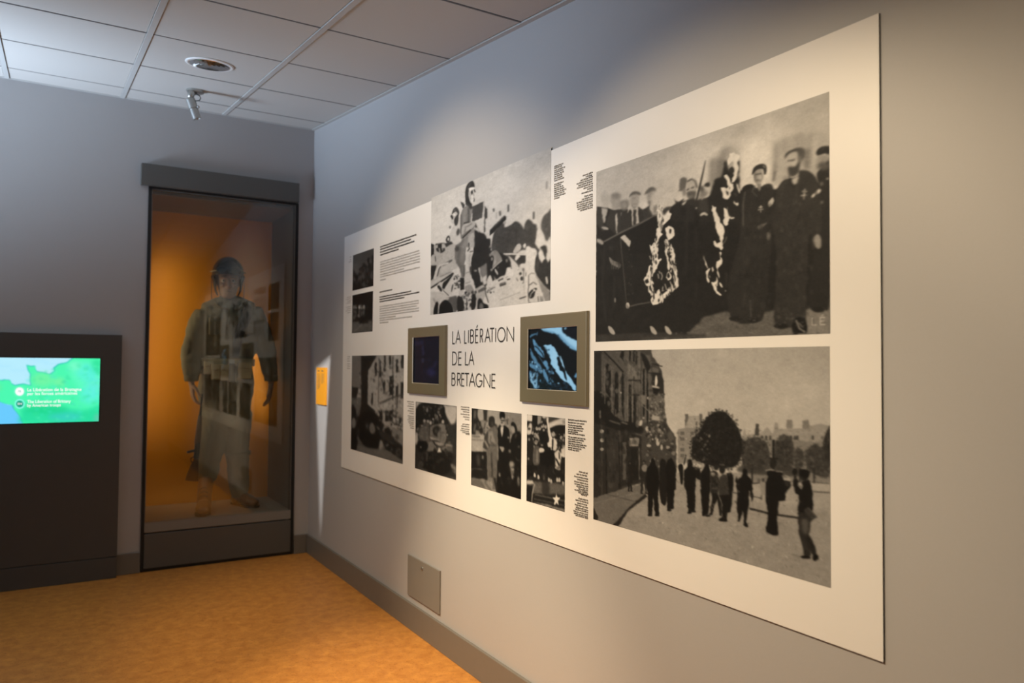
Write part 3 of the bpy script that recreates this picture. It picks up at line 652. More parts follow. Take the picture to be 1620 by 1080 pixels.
# two resistance men with berets
p.frame(930, 140, 2.572)
p.blob(.165, [(625, 425), (640, 400), (665, 392), (690, 405), (735, 388), (755, 420), (750, 600), (740, 700), (720, 900), (690, 950), (590, 940), (570, 800), (620, 600)], 1.8, 1, .015)
p.blob(.13, [(628, 410), (640, 395), (665, 390), (676, 400), (650, 410), (632, 425)], 1.2)
p.ell(.58, 694, 355, 20, 33, 0, 1.6); p.blob(.18, [(668, 352), (673, 326), (692, 311), (714, 308), (726, 318), (726, 342), (718, 352), (712, 330), (690, 330), (676, 345)], 1.3); p.line(.66, 4, [(712, 314), (722, 324)], 1.2, .8)
p.line(.30, 5, [(680, 350), (706, 348)], 1.4); p.line(.34, 5, [(686, 374), (702, 373)], 1.4); p.blob(.36, [(676, 345), (684, 350), (684, 376), (692, 388), (680, 380)], 2, .8); p.ell(.68, 700, 362, 8, 10, 0, 1.8); p.poly(.5, [(684, 388), (706, 388), (698, 420)], 1.4)
p.line(.30, 5, [(680, 395), (668, 420), (690, 440)], 1.6); p.line(.26, 4, [(715, 395), (742, 400)], 1.8)
p.line(.78, 4, [(704, 476), (703, 504)], .8); p.line(.78, 4, [(695, 484), (713, 482)], .8); p.line(.78, 4, [(692, 494), (715, 491)], .8); p.poly(.72, [(732, 474), (735, 460), (752, 442), (758, 455), (752, 470), (738, 484)], 1.3)
p.line(.34, 4, [(640, 420), (632, 470), (632, 560)], 1.5); p.blob(.36, [(690, 560), (730, 545), (700, 572)], 1.8); p.ell(.38, 735, 600, 8, 18, 0, 1.8); p.line(.3, 4, [(660, 860), (664, 930)], 1.2)
p.ell(.12, 600, 935, 26, 10, 0, 1.8); p.ell(.12, 672, 942, 22, 10, 0, 1.8)
p.blob(.185, [(765, 430), (775, 400), (800, 372), (850, 360), (890, 335), (930, 370), (950, 450), (950, 580), (930, 620), (900, 600), (890, 800), (880, 960), (830, 970), (760, 950), (770, 700), (752, 560)], 1.6, 1, .02)
p.blob(.15, [(930, 350), (960, 320), (985, 320), (985, 850), (950, 890), (900, 880), (920, 650), (955, 560), (945, 420)], 1.8)
p.frame(1200, 220, 6.896)
p.blob(.68, [(310, 230), (330, 180), (400, 150), (435, 150), (440, 240), (400, 290), (380, 310), (330, 310), (315, 270)], 2.4); p.blob(.26, [(290, 220), (288, 180), (320, 140), (400, 105), (470, 100), (500, 140), (490, 200), (440, 240), (430, 150), (390, 140), (330, 165), (300, 200)], 2.2); p.blob(.34, [(430, 110), (490, 110), (500, 200), (450, 250)], 5, .8)
p.line(.30, 18, [(320, 235), (340, 240)], 2); p.line(.28, 18, [(345, 240), (395, 225)], 2.2); p.blob(.24, [(320, 320), (340, 300), (400, 300), (450, 230), (450, 330), (420, 380), (370, 410), (330, 390)], 2.6); p.line(.52, 8, [(335, 300), (365, 300)], 2); p.blob(.5, [(440, 190), (465, 200), (460, 250), (440, 240)], 3, .8)
p.poly(.68, [(360, 440), (440, 400), (425, 480), (390, 500), (365, 480)], 2.2); p.poly(.64, [(455, 260), (480, 300), (520, 350), (490, 350), (450, 330)], 2.4); p.blob(.2, [(440, 350), (520, 350), (480, 440), (430, 520), (440, 430)], 2.4); p.line(.30, 10, [(440, 440), (415, 540), (395, 720)], 2.8); p.line(.28, 14, [(300, 410), (250, 560)], 4); p.line(.1, 10, [(330, 400), (360, 500), (390, 530)], 2)
p.line(.74, 12, [(502, 545), (490, 665)], 1.5); p.line(.74, 11, [(472, 572), (530, 574)], 1.5); p.line(.74, 12, [(458, 618), (530, 612)], 1.5); p.poly(.80, [(570, 640), (580, 610), (660, 540), (682, 560), (660, 590), (590, 640)], 1.6); p.ell(.6, 690, 690, 10, 16, 0, 2); p.ell(.5, 685, 490, 14, 24, 0, 2.5); p.ell(.66, 752, 434, 16, 10, 0, 1.8)
p.blob(.15, [(628, 160), (640, 120), (690, 85), (775, 85), (775, 170), (720, 160), (650, 182)], 1.6); p.line(.5, 8, [(705, 90), (705, 120)], 2); p.blob(.56, [(650, 190), (720, 180), (775, 200), (775, 240), (700, 250), (650, 240)], 3.4); p.blob(.28, [(640, 270), (700, 250), (775, 260), (775, 330), (700, 340), (640, 320)], 4, .9); p.line(.5, 16, [(700, 340), (750, 280)], 4, .7); p.blob(.6, [(625, 230), (650, 220), (640, 290), (625, 300)], 3)
p.frame(930, 140, 2.572)
p.blob(.56, [(915, 610), (930, 592), (946, 605), (948, 640), (938, 652), (922, 640)], 1.6); p.ell(.12, 938, 898, 26, 12, 0, 1.6)
p.ell(.10, 785, 965, 30, 10, 0, 1.8); p.blob(.08, [(830, 960), (850, 930), (885, 940), (888, 995), (840, 1000)], 1.5); p.line(.62, 5, [(846, 940), (860, 975), (884, 990)], 1.4); p.line(.5, 4, [(856, 950), (876, 972)], 1.4); p.line(.6, 5, [(850, 998), (884, 998)], 1.6)
for q in ([(410, 480), (402, 600), (400, 760)], [(440, 560), (446, 700), (440, 860)], [(640, 640), (636, 780), (650, 900)], [(700, 620), (706, 760)], [(800, 560), (790, 760)], [(870, 480), (866, 640)], [(915, 480), (925, 580)], [(965, 380), (958, 520)], [(70, 640), (60, 800), (76, 950)], [(110, 760), (104, 900)]): p.line(.20, 7, q, 2.8, .5)
p.specks([(380, 500), (480, 500), (470, 900), (400, 900)], [.16, .18, .10], 50, 5, 14, 41, 2.4, .5, 1.8); p.specks([(630, 430), (745, 430), (735, 900), (625, 900)], [.20, .23, .13], 110, 4, 10, 42, 1.8, .5, 1.8); p.specks([(770, 420), (935, 400), (910, 940), (770, 940)], [.22, .26, .15], 190, 3, 9, 43, 1.5, .55, 1.8); p.specks([(40, 640), (150, 640), (260, 960), (40, 960)], [.15, .17, .10], 70, 5, 14, 44, 2.4, .5, 1.6); p.specks([(480, 940), (985, 880), (985, 1000), (300, 1020)], [.28, .44, .34, .5], 150, 3, 9, 45, 1.3, .55, .5)
for x in (92, 262, 322): p.blob(.64, [(x-8, 966), (x+6, 970), (x+20, 992), (x+14, 1000), (x-2, 990)], 1.4)
p.ell(.44, 112, 860, 4, 10, 0, 1.2)
# the two letters at its lower edge
for q in ([(912, 930), (912, 962), (930, 960)], [(944, 930), (944, 960)], [(944, 931), (964, 929)], [(944, 945), (960, 944)], [(944, 960), (965, 958)]): p.line(.76, 4, q, .7)
p.line(.14, 3, [(916, 934), (916, 958)], .8, .6); p.line(.76, 4, [(950, 924), (958, 918)], .7)
p.make('photograph', board, gain=.96)

# ---------------------------------------------------------------- street with walking people
p = Print([(940.4, 554.8), (1313.7, 547.4), (938.5, 823.3), (1313.7, 925.9)], PX, 345, 340, .68).frame(930, 540, 2.7)
p.grad([(30, 40, .64), (300, 40, .64), (600, 60, .66), (1030, 30, .64), (500, 250, .68), (900, 260, .70), (380, 330, .70), (380, 500, .7)])
p.poly(.56, [(20, 560), (1040, 560), (1040, 1060), (20, 800)], 2, 1, .03)
p.poly(.62, [(640, 600), (1040, 580), (1040, 720), (700, 680)], 5, .8, .02)
# far houses
p.poly(.50, [(385, 375), (415, 370), (420, 308), (432, 320), (475, 318), (484, 306), (490, 350), (520, 350), (520, 520), (385, 520)], 1.2)
p.poly(.58, [(418, 368), (432, 320), (478, 318), (490, 366)], 1); p.poly(.36, [(416, 310), (430, 310), (426, 340), (418, 366)], 1); p.poly(.36, [(476, 310), (488, 310), (488, 350), (480, 350)], 1)
for x in (396, 404, 440, 458, 446): 
    for y in (385, 410, 455, 480): p.poly(.30, [(x, y), (x+8, y), (x+8, y+14), (x, y+14)], .8, .8)
p.poly(.56, [(660, 400), (668, 370), (676, 398), (715, 395), (718, 350), (728, 352), (732, 395), (765, 365), (790, 395), (800, 345), (812, 350), (814, 375), (850, 372), (850, 335), (872, 335), (872, 372), (915, 372), (915, 338), (942, 332), (944, 360), (995, 352), (1035, 362), (1035, 600), (660, 600)], 1.1)
p.poly(.46, [(660, 410), (1035, 430), (1035, 600), (660, 600)], 1.5, .9)
p.poly(.24, [(716, 352), (730, 352), (730, 402), (714, 400)], .9); p.poly(.48, [(850, 335), (872, 335), (872, 372), (850, 372)], .9); p.poly(.46, [(915, 340), (942, 335), (944, 372), (915, 374)], .9)
for x in (740, 757, 775, 862, 880, 890, 955): p.poly(.22, [(x, 402), (x+9, 402), (x+9, 420), (x, 420)], .8)
# left terrace of houses
bld = [(25, 40), (272, 36), (276, 60), (300, 95), (318, 130), (326, 200), (330, 300), (338, 350), (360, 385), (378, 410), (380, 560), (235, 600), (20, 680)]
p.poly(.24, bld, 1.3, 1, .02)
p.poly(.33, [(60, 45), (160, 42), (160, 330), (130, 330), (30, 200)], 1.8, .8, .02); p.poly(.36, [(165, 42), (225, 40), (225, 360), (170, 345)], 1.6, .7, .02); p.poly(.42, [(232, 60), (268, 60), (275, 110), (300, 110), (320, 200), (315, 330), (240, 350)], 2, .55, .03)
for x, y0, y1, w_ in ((85, 100, 240, 22), (122, 135, 330, 18), (150, 165, 300, 12), (182, 190, 340, 14), (200, 200, 350, 9), (214, 205, 350, 8), (240, 120, 300, 8), (256, 130, 330, 7), (45, 50, 210, 20), (182, 40, 90, 10), (202, 40, 100, 9)):
    p.blob(.10, [(x-w_/2, y1), (x-w_/2, y0+10), (x, y0), (x+w_/2, y0+10), (x+w_/2, y1)], 1.0)
p.line(.14, 9, [(60, 45), (150, 135), (160, 150)], 1.2); p.poly(.10, [(28, 230), (100, 255), (130, 335), (225, 350), (240, 380), (130, 370), (28, 300)], 1.8)
p.poly(.15, [(28, 290), (130, 370), (140, 640), (25, 680)], 2, .9); p.poly(.20, [(75, 380), (130, 390), (135, 640), (80, 650)], 1.8, .8); p.line(.10, 6, [(78, 410), (82, 650)], 1); p.line(.10, 5, [(133, 400), (140, 620)], 1); p.line(.28, 4, [(60, 330), (62, 660)], 1.2, .7)
for y in (383, 420, 460): p.ell(.62, 62, y, 8, 7, 0, 1.2, .9)
p.poly(.13, [(140, 380), (230, 385), (230, 600), (145, 620)], 1.6, .9); p.poly(.33, [(150, 430), (165, 430), (165, 590), (150, 590)], 1.2, .9); p.poly(.50, [(180, 415), (220, 415), (218, 448), (180, 448)], 1); p.poly(.10, [(184, 455), (216, 455), (216, 590), (184, 590)], 1.2); p.line(.40, 5, [(220, 450), (222, 590)], 1)
p.line(.08, 6, [(168, 165), (225, 165), (228, 180)], .9); p.line(.10, 5, [(170, 225), (225, 228)], .9)
p.blob(.80, [(288, 150), (298, 158), (300, 185), (312, 200), (290, 202), (284, 180)], .9); p.poly(.56, [(276, 310), (300, 318), (310, 345), (280, 345), (272, 330)], 1); p.line(.14, 4, [(282, 98), (320, 108)], .8)
p.specks([(270, 110), (322, 160), (330, 330), (345, 380), (375, 420), (378, 540), (250, 540), (240, 380), (260, 350)], [.12, .15, .5, .1, .62, .2, .36], 110, 3, 9, 3, .8, .8)
p.blob(.7, [(222, 345), (232, 335), (235, 350), (222, 365)], 1); p.ell(.66, 300, 430, 8, 16, 0, 1); p.ell(.6, 262, 445, 10, 6, 0, 1); p.ell(.66, 316, 452, 5, 12, 0, 1)
# nearer look at the house fronts
p.frame(940, 555, 6.177)
p.poly(.30, [(80, 5), (200, 5), (300, 180), (310, 690), (230, 680), (170, 600), (165, 470), (80, 400)], 1.8, .9, .03); p.poly(.34, [(300, 5), (450, 5), (450, 300), (440, 700), (320, 690)], 1.8, .75, .03); p.poly(.44, [(335, 120), (380, 150), (430, 230), (420, 280), (335, 260)], 2.4, .8, .03)
p.poly(.16, [(10, 20), (72, 5), (78, 400), (10, 380)], 1.8, .9); p.poly(.09, [(5, 390), (80, 420), (160, 480), (165, 570), (10, 560)], 1.8)
for P in ([(112, 400), (115, 150), (135, 122), (165, 160), (165, 460)], [(200, 640), (205, 230), (222, 200), (240, 240), (240, 600)], [(268, 560), (270, 240), (285, 215), (295, 250), (292, 680)], [(340, 700), (342, 340), (352, 322), (368, 345), (370, 700)], [(385, 700), (390, 420), (400, 380), (412, 420), (412, 710)], [(255, 60), (270, 5), (295, 5), (290, 100)], [(345, 100), (345, 5), (362, 5), (362, 110)], [(380, 100), (382, 5), (395, 5), (395, 110)], [(410, 130), (412, 5), (422, 5), (424, 160)]): p.poly(.10, P, 1.3)
for x, y0, y1 in ((180, 300, 600), (212, 570, 670), (262, 300, 590), (310, 300, 690), (330, 440, 690), (375, 440, 690), (428, 480, 640), (445, 20, 280), (470, 200, 780)): p.line(.44, 7, [(x, y0), (x, y1)], 1.5, .8)
p.line(.10, 14, [(100, 10), (200, 110), (290, 210)], 1.4); p.line(.08, 10, [(325, 288), (450, 292)], 1.2); p.line(.08, 9, [(325, 432), (450, 432)], 1.2); p.ell(.75, 265, 408, 7, 9, 0, 1.2); p.poly(.42, [(455, 430), (510, 440), (505, 530), (470, 520)], 2); p.poly(.10, [(455, 20), (500, 40), (560, 160), (520, 210), (470, 90)], 2)
p.poly(.32, [(520, 220), (565, 190), (555, 330), (525, 300)], 2); p.poly(.15, [(560, 140), (640, 175), (680, 290), (685, 420), (640, 400), (570, 340)], 1.8); p.poly(.40, [(570, 150), (640, 180), (630, 220), (575, 210)], 2, .8); p.blob(.80, [(600, 260), (612, 240), (622, 300), (610, 345), (596, 330)], 1.4); p.line(.74, 16, [(570, 345), (640, 362)], 1.8); p.poly(.10, [(570, 360), (650, 375), (620, 430), (580, 420)], 1.8); p.line(.10, 6, [(560, 128), (640, 134)], 1.1); p.line(.12, 7, [(520, 215), (660, 225)], 1.2)
p.specks([(530, 430), (690, 420), (700, 700), (560, 620)], [.12, .36, .5, .2, .62], 70, 6, 18, 12, 1.2, .8); p.poly(.60, [(565, 630), (640, 640), (650, 680), (570, 675)], 1.8); p.poly(.22, [(565, 675), (650, 685), (620, 715), (570, 700)], 1.8); p.poly(.72, [(430, 710), (455, 680), (470, 690), (440, 740)], 1.4); p.ell(.7, 520, 760, 16, 24, 0, 1.8); p.ell(.66, 485, 655, 10, 8, 0, 1.4); p.ell(.66, 525, 460, 8, 12, 0, 1.4); p.line(.44, 8, [(460, 520), (560, 610)], 1.6)
p.poly(.10, [(5, 570), (160, 600), (320, 720), (480, 740), (480, 800), (250, 780), (5, 700)], 2); p.line(.34, 14, [(150, 680), (260, 715)], 2); p.line(.38, 14, [(270, 695), (330, 715)], 2); p.line(.34, 12, [(370, 800), (470, 825)], 2); p.poly(.54, [(345, 850), (385, 850), (385, 900), (345, 900)], 1.5); p.poly(.44, [(395, 845), (440, 850), (440, 900), (395, 900)], 1.6)
for y in (600, 640): p.ell(.4, 62, y, 8, 22, 0, 2)
p.ell(.64, 78, 790, 18, 14, 0, 1.6); p.ell(.64, 80, 878, 18, 12, 0, 1.6); p.specks([(520, 720), (700, 720), (760, 890), (520, 890)], [.09, .14, .4, .62, .2], 80, 6, 18, 13, 1.1, .85, 1.4); p.poly(.3, [(720, 800), (750, 780), (780, 860), (740, 890)], 2)
p.frame(930, 540, 2.7)
# pavement and kerb
p.poly(.40, [(20, 670), (145, 630), (235, 605), (250, 655), (200, 700), (115, 785), (20, 765)], 1.5, 1, .02); p.poly(.12, [(245, 650), (256, 662), (175, 720), (130, 790), (110, 785), (170, 715)], 1.4); p.line(.30, 4, [(85, 652), (200, 682), (210, 676)], 1); p.line(.5, 4, [(30, 690), (150, 660), (240, 640)], 1.5, .5)
p.poly(.12, [(22, 700), (46, 750), (40, 766), (22, 762)], 1.2)
p.specks([(140, 790), (260, 670), (700, 700), (1035, 760), (1035, 1035), (400, 870)], [.48, .62, .52, .66, .44], 420, 3, 9, 31, 1.2, .5, .5)
# trees
def tree(P, g, seed, n=70, tex=.025):
    p.blob(g, P, 1.2, 1, tex, 4.0); p.specks(P, [g*.6, g*1.3, g*1.6, g*.8, g*.7], n*2, 3, 9, seed, .9, .6)
    Q = smooth_closed(P, 6); rr = random.Random(seed)
    for x, y in Q: p.specks([(x-9, y-9), (x+9, y-9), (x+9, y+9), (x-9, y+9)], [g, g*1.2], 2, 3, 6, rr.randint(0, 999), .8, .8)
tree([(660, 450), (680, 420), (720, 408), (760, 430), (775, 480), (770, 530), (730, 548), (690, 545), (660, 520)], .22, 2); tree([(800, 440), (830, 398), (870, 420), (880, 480), (870, 540), (820, 550), (795, 510)], .22, 4)
tree([(880, 480), (900, 455), (920, 480), (918, 530), (890, 540)], .25, 6, 30); tree([(930, 470), (965, 440), (1000, 450), (1035, 400), (1035, 560), (990, 575), (945, 550), (930, 510)], .22, 7, 80); tree([(1005, 420), (1035, 372), (1035, 500), (1010, 500)], .17, 8, 20)
p.blob(.20, [(655, 530), (760, 535), (900, 540), (900, 575), (660, 560)], 2.5, .8)
for x in (702, 905, 965): p.line(.14, 6, [(x, 540), (x, 605)], 1)
tree([(445, 460), (452, 415), (480, 380), (505, 330), (545, 300), (590, 305), (625, 345), (645, 380), (660, 430), (655, 490), (630, 530), (570, 540), (500, 520), (450, 500)], .10, 9, 130, .012)
# low walls of the square
p.line(.16, 9, [(690, 712), (780, 735), (900, 752)], 1); p.line(.20, 5, [(700, 606), (760, 600)], 1); p.line(.30, 5, [(960, 640), (1035, 645)], 1); p.line(.28, 4, [(955, 600), (1035, 606)], 1); p.line(.3, 5, [(600, 640), (740, 668)], 1)
p.poly(.56, [(820, 560), (860, 585), (870, 590), (865, 580)], 1.4)
# lamp
p.line(.10, 10, [(792, 420), (792, 560)], .8); p.line(.10, 8, [(775, 500), (812, 500)], .9); p.ell(.12, 790, 520, 16, 22, 0, 1.2)
# people
P_ = p.person
P_(181, 508, 640, 28, .10, stride=.2, face=.3); P_(240, 505, 650, 34, .14, stride=.3, face=.4); p.ell(.55, 244, 540, 13, 16, 0, 1.2, .8)
p.frame(1020, 700, 6.891)
p.blob(.07, [(365, 260), (390, 230), (420, 260), (418, 430), (395, 445), (380, 330)], 1.2); p.line(.08, 12, [(450, 130), (430, 240)], 1.2)
p.blob(.085, [(165, 250), (175, 190), (200, 175), (240, 250), (240, 640), (190, 660), (160, 500)], 1.3); p.poly(.085, [(165, 480), (240, 480), (235, 640), (180, 660), (180, 600)], 1.2); p.line(.55, 10, [(240, 250), (244, 290)], 1.6)
for P in ([(230, 260), (250, 190), (290, 160), (320, 210), (345, 290), (340, 510), (325, 520), (315, 720), (250, 735), (240, 500)], [(30, 270), (60, 240), (70, 180), (95, 165), (115, 200), (120, 240), (150, 290), (165, 420), (150, 560), (158, 790), (115, 780), (95, 590), (85, 780), (40, 790), (35, 560), (15, 420)],
          [(430, 300), (470, 260), (470, 190), (500, 175), (520, 210), (525, 260), (600, 290), (610, 400), (560, 380), (550, 560), (550, 700), (540, 750), (520, 740), (505, 760), (475, 765), (455, 520), (430, 470)], [(610, 330), (650, 260), (660, 230), (700, 230), (715, 300), (715, 480), (700, 720), (690, 780), (630, 790), (625, 700), (610, 540)]): p.poly(.055, P, 1.3)
for x, y in ((60, 790), (135, 790), (270, 735), (490, 762), (535, 748), (650, 788), (690, 795)): p.ell(.05, x, y, 26, 10, 0, 1.2)
p.poly(.07, [(540, 260), (600, 270), (620, 410), (570, 395)], 1.6); p.specks([(520, 200), (640, 220), (640, 300), (540, 280)], [.3, .1, .44], 14, 8, 18, 3, 1.4, .8)
p.frame(1120, 730, 8.144)
p.poly(.14, [(30, 130), (70, 110), (120, 130), (150, 240), (130, 420), (110, 440), (60, 640), (30, 640), (60, 440), (30, 380)], 1.4); p.poly(.08, [(60, 400), (130, 420), (180, 560), (180, 700), (150, 690), (120, 470), (70, 600), (60, 680), (10, 690), (40, 640)], 1.3); p.blob(.5, [(40, 140), (80, 140), (90, 170), (50, 180)], 1.8); p.specks([(30, 180), (130, 180), (130, 380), (40, 380)], [.08, .34, .2, .5], 22, 8, 20, 4, 1.4, .8); p.ell(.12, 105, 70, 34, 40, 0, 1.6); p.ell(.36, 60, 90, 18, 24, 0, 2)
p.poly(.06, [(240, 150), (300, 140), (330, 220), (310, 540), (290, 640), (260, 650), (250, 400)], 1.4); p.ell(.3, 262, 90, 18, 26, 0, 1.8); p.ell(.4, 285, 130, 20, 10, 0, 1.8)
p.poly(.19, [(150, 200), (190, 160), (240, 170), (265, 260), (270, 430), (140, 440), (130, 300)], 1.5, 1, .03); p.poly(.06, [(140, 430), (265, 420), (285, 560), (290, 640), (250, 660), (240, 760), (180, 760), (190, 560)], 1.3); p.blob(.05, [(145, 735), (200, 710), (240, 740), (240, 768), (150, 760)], 1.2); p.ell(.10, 185, 100, 40, 56, 0, 1.5); p.line(.5, 10, [(150, 36), (215, 44)], 1.5)
p.poly(.05, [(380, 240), (440, 170), (445, 110), (475, 80), (505, 110), (510, 180), (550, 220), (580, 350), (575, 500), (555, 515), (545, 380), (525, 370), (530, 540), (510, 640), (490, 770), (520, 830), (500, 845), (455, 815), (460, 700), (440, 620), (430, 700), (405, 770), (380, 765), (390, 680), (370, 600), (380, 400), (350, 250), (370, 180)], 1.3); p.ell(.4, 398, 385, 12, 10, 0, 1.3); p.ell(.2, 395, 290, 10, 18, 0, 1.6); p.line(.5, 8, [(500, 60), (470, 20)], 3, .5)
p.blob(.52, [(665, 260), (700, 230), (733, 250), (733, 400), (690, 430), (680, 380)], 1.6); p.ell(.12, 710, 235, 18, 24, 0, 1.5); p.line(.2, 14, [(690, 430), (685, 490)], 1.5); p.ell(.3, 655, 240, 16, 30, 0, 2)
p.frame(1210, 720, 4.981)
p.poly(.05, [(5, 220), (30, 160), (60, 120), (110, 130), (150, 200), (200, 190), (205, 240), (160, 300), (158, 355), (110, 360), (105, 400), (95, 470), (105, 620), (95, 630), (40, 620), (10, 600), (25, 440), (15, 390), (5, 350)], 1.2); p.ell(.06, 40, 140, 26, 26, 0, 1.2); p.ell(.06, 110, 150, 28, 24, 0, 1.2); p.line(.55, 10, [(5, 120), (40, 112), (75, 118)], 1.3); p.line(.5, 8, [(85, 125), (140, 130)], 1.3); p.poly(.62, [(140, 180), (180, 178), (210, 190), (200, 205), (150, 195)], 1.2); p.poly(.16, [(150, 200), (195, 205), (190, 250), (160, 240)], 1.6); p.line(.42, 8, [(5, 605), (50, 625)], 1.5)
p.frame(930, 540, 2.7)
# man on the right with camera and bag
p.frame(1210, 720, 4.981)
p.poly(.06, [(220, 230), (225, 190), (250, 180), (270, 230), (300, 200), (345, 190), (365, 240), (375, 320), (375, 430), (340, 470), (255, 460), (265, 380), (265, 310), (240, 300)], 1.2); p.ell(.07, 235, 130, 20, 28, 0, 1.2); p.blob(.05, [(270, 150), (275, 115), (310, 108), (350, 125), (350, 150), (330, 190), (290, 195)], 1.2); p.ell(.20, 290, 185, 20, 20, 0, 2, .6); p.poly(.62, [(262, 215), (285, 210), (298, 240), (285, 270), (262, 240)], 1.3); p.ell(.3, 280, 245, 7, 9, 0, 1.2); p.ell(.3, 250, 355, 5, 8, 0, 1.2); p.line(.07, 18, [(240, 160), (232, 230)], 1.2)
p.poly(.13, [(262, 450), (370, 450), (355, 580), (345, 620), (400, 740), (410, 790), (380, 790), (355, 750), (360, 790), (310, 790), (290, 690), (265, 610)], 1.3, 1, .02); p.blob(.36, [(285, 510), (330, 500), (345, 540), (330, 620), (295, 600)], 3.5, .75); p.line(.06, 18, [(345, 640), (375, 720)], 3); p.line(.28, 10, [(300, 640), (320, 740)], 3, .6)
p.poly(.20, [(305, 430), (345, 405), (412, 485), (365, 515), (320, 460)], 1.3); p.line(.34, 6, [(340, 410), (405, 485)], 1.2); p.line(.12, 5, [(310, 440), (360, 505)], 1.2); p.blob(.04, [(285, 790), (330, 785), (360, 800), (340, 812), (290, 806)], 1.2); p.blob(.04, [(375, 790), (410, 780), (420, 810), (385, 830)], 1.2)
p.frame(930, 540, 2.7)
p.line(.3, 6, [(870, 905), (905, 918)], 2, .5)
p.specks([(60, 60), (225, 50), (225, 360), (60, 260)], [.2, .3, .42, .34, .14], 150, 3, 9, 51, 1.1, .6, 1.8); p.specks([(30, 300), (140, 380), (230, 390), (230, 600), (30, 660)], [.09, .13, .22, .28], 90, 4, 12, 52, 1.6, .6, 1.8)
for x in (74, 104, 136, 172, 192, 224): p.line(.44, 3.5, [(x, 70+x*.5), (x, 230+x*.5)], 1, .6)
p.specks([(450, 330), (640, 330), (650, 520), (455, 510)], [.16, .20, .06], 120, 3, 8, 53, .9, .6); p.specks([(385, 380), (520, 380), (520, 510), (390, 510)], [.62, .36, .46], 40, 3, 7, 54, .8, .6); p.specks([(670, 370), (1035, 370), (1035, 440), (670, 420)], [.66, .42, .5], 70, 3, 9, 55, .9, .5, .6)
p.fine(1300, 3.2, 2, .07)
p.make('photograph', board, gain=.93)

# ---------------------------------------------------------------- soldier standing on a tank
p = Print([(682.8, 313), (872.1, 232.6), (680.7, 498.3), (870.8, 475)], PX, 230, 260, .80).frame(660, 230, 3.857)
p.grad([(90, 330, .76), (400, 190, .755), (810, 20, .70), (200, 450, .81), (500, 300, .80), (810, 250, .77), (120, 560, .81)])
p.frame(775, 330, 9.82)
p.poly(.775, [(-100, 40), (940, 20), (940, 500), (-100, 500)], 5, .6, .02); p.line(.70, 14, [(120, 60), (600, 20), (940, -30)], 4, .6); p.poly(.70, [(700, 0), (820, 0), (800, 200), (720, 200)], 6, .6)
for x, y0, y1, w_, g in ((60, 0, 50, 22, .3), (158, 40, 110, 26, .28), (285, -60, 50, 22, .25), (678, 50, 165, 24, .26), (100, 60, 160, 8, .5), (880, -420, -300, 16, .4)): p.line(g, w_, [(x, y0), (x+2, y1)], 2)
p.blob(.25, [(230, 290), (330, 250), (390, 200), (450, 215), (500, 270), (530, 320), (545, 230), (590, 165), (640, 190), (680, 240), (715, 260), (730, 380), (715, 470), (700, 540), (740, 590), (770, 650), (740, 690), (640, 660), (540, 640), (480, 650), (420, 700), (560, 720), (550, 850), (440, 870), (260, 720), (100, 760), (30, 640), (40, 470), (90, 330), (220, 200)], 2.2, 1, .03)
p.specks([(90, 330), (500, 270), (720, 270), (710, 520), (420, 600), (60, 640)], [.20, .31, .17, .28], 110, 12, 40, 3, 2.6, .55)
p.blob(.29, [(790, 250), (830, 120), (900, 60), (945, 20), (945, 440), (880, 500), (840, 430), (800, 330)], 2.4, 1, .03); p.blob(.40, [(870, 300), (890, 310), (880, 350)], 2.5)
p.blob(.79, [(740, 330), (800, 350), (840, 440), (830, 520), (770, 620), (720, 560), (715, 480)], 2)
p.blob(.79, [(880, 560), (940, 440), (945, 790), (900, 840), (875, 780)], 2); p.blob(.22, [(780, 600), (860, 570), (885, 640), (870, 760), (830, 740), (820, 660)], 2)
p.poly(.21, [(690, 790), (740, 640), (800, 800), (880, 760), (945, 800), (945, 1500), (760, 1100), (700, 1000)], 2, 1, .03); p.blob(.80, [(755, 680), (785, 650), (830, 710), (845, 770), (810, 850), (765, 760)], 1.8)
p.poly(.27, [(0, 420), (0, 330), (230, 105), (255, 130), (250, 170), (60, 360)], 1.6); p.poly(.14, [(0, 420), (0, 350), (245, 120), (250, 165), (60, 370)], 1.4); p.line(.5, 6, [(0, 335), (225, 108)], 1.4, .8); p.blob(.6, [(205, 220), (235, 190), (250, 220), (220, 245)], 1.6); p.blob(.78, [(0, 440), (40, 415), (30, 490), (10, 560), (-5, 600)], 2)
# gunner and the bright figure
p.blob(.70, [(360, 670), (420, 560), (465, 545), (490, 590), (460, 650), (400, 690)], 1.5); p.blob(.80, [(515, 570), (545, 535), (560, 570), (540, 615), (520, 600)], 1.4)
p.blob(.80, [(555, 620), (600, 580), (650, 610), (700, 620), (730, 680), (700, 780), (690, 1000), (560, 1000), (470, 900), (490, 850), (560, 830)], 1.6); p.blob(.2, [(410, 790), (470, 740), (555, 730), (560, 790), (520, 830), (460, 850), (440, 840)], 1.8)
p.line(.80, 26, [(210, 705), (330, 702), (555, 712)], 1.2); p.poly(.24, [(330, 745), (400, 740), (380, 780)], 1.4); p.poly(.80, [(385, 790), (400, 730), (450, 690), (470, 740), (410, 810)], 1.5)
p.blob(.74, [(290, 740), (350, 780), (430, 880), (440, 940), (400, 990), (360, 960), (320, 850)], 1.5); p.line(.18, 14, [(440, 850), (455, 920), (430, 960)], 1.5); p.line(.3, 10, [(300, 760), (340, 960), (365, 1000)], 1.4)
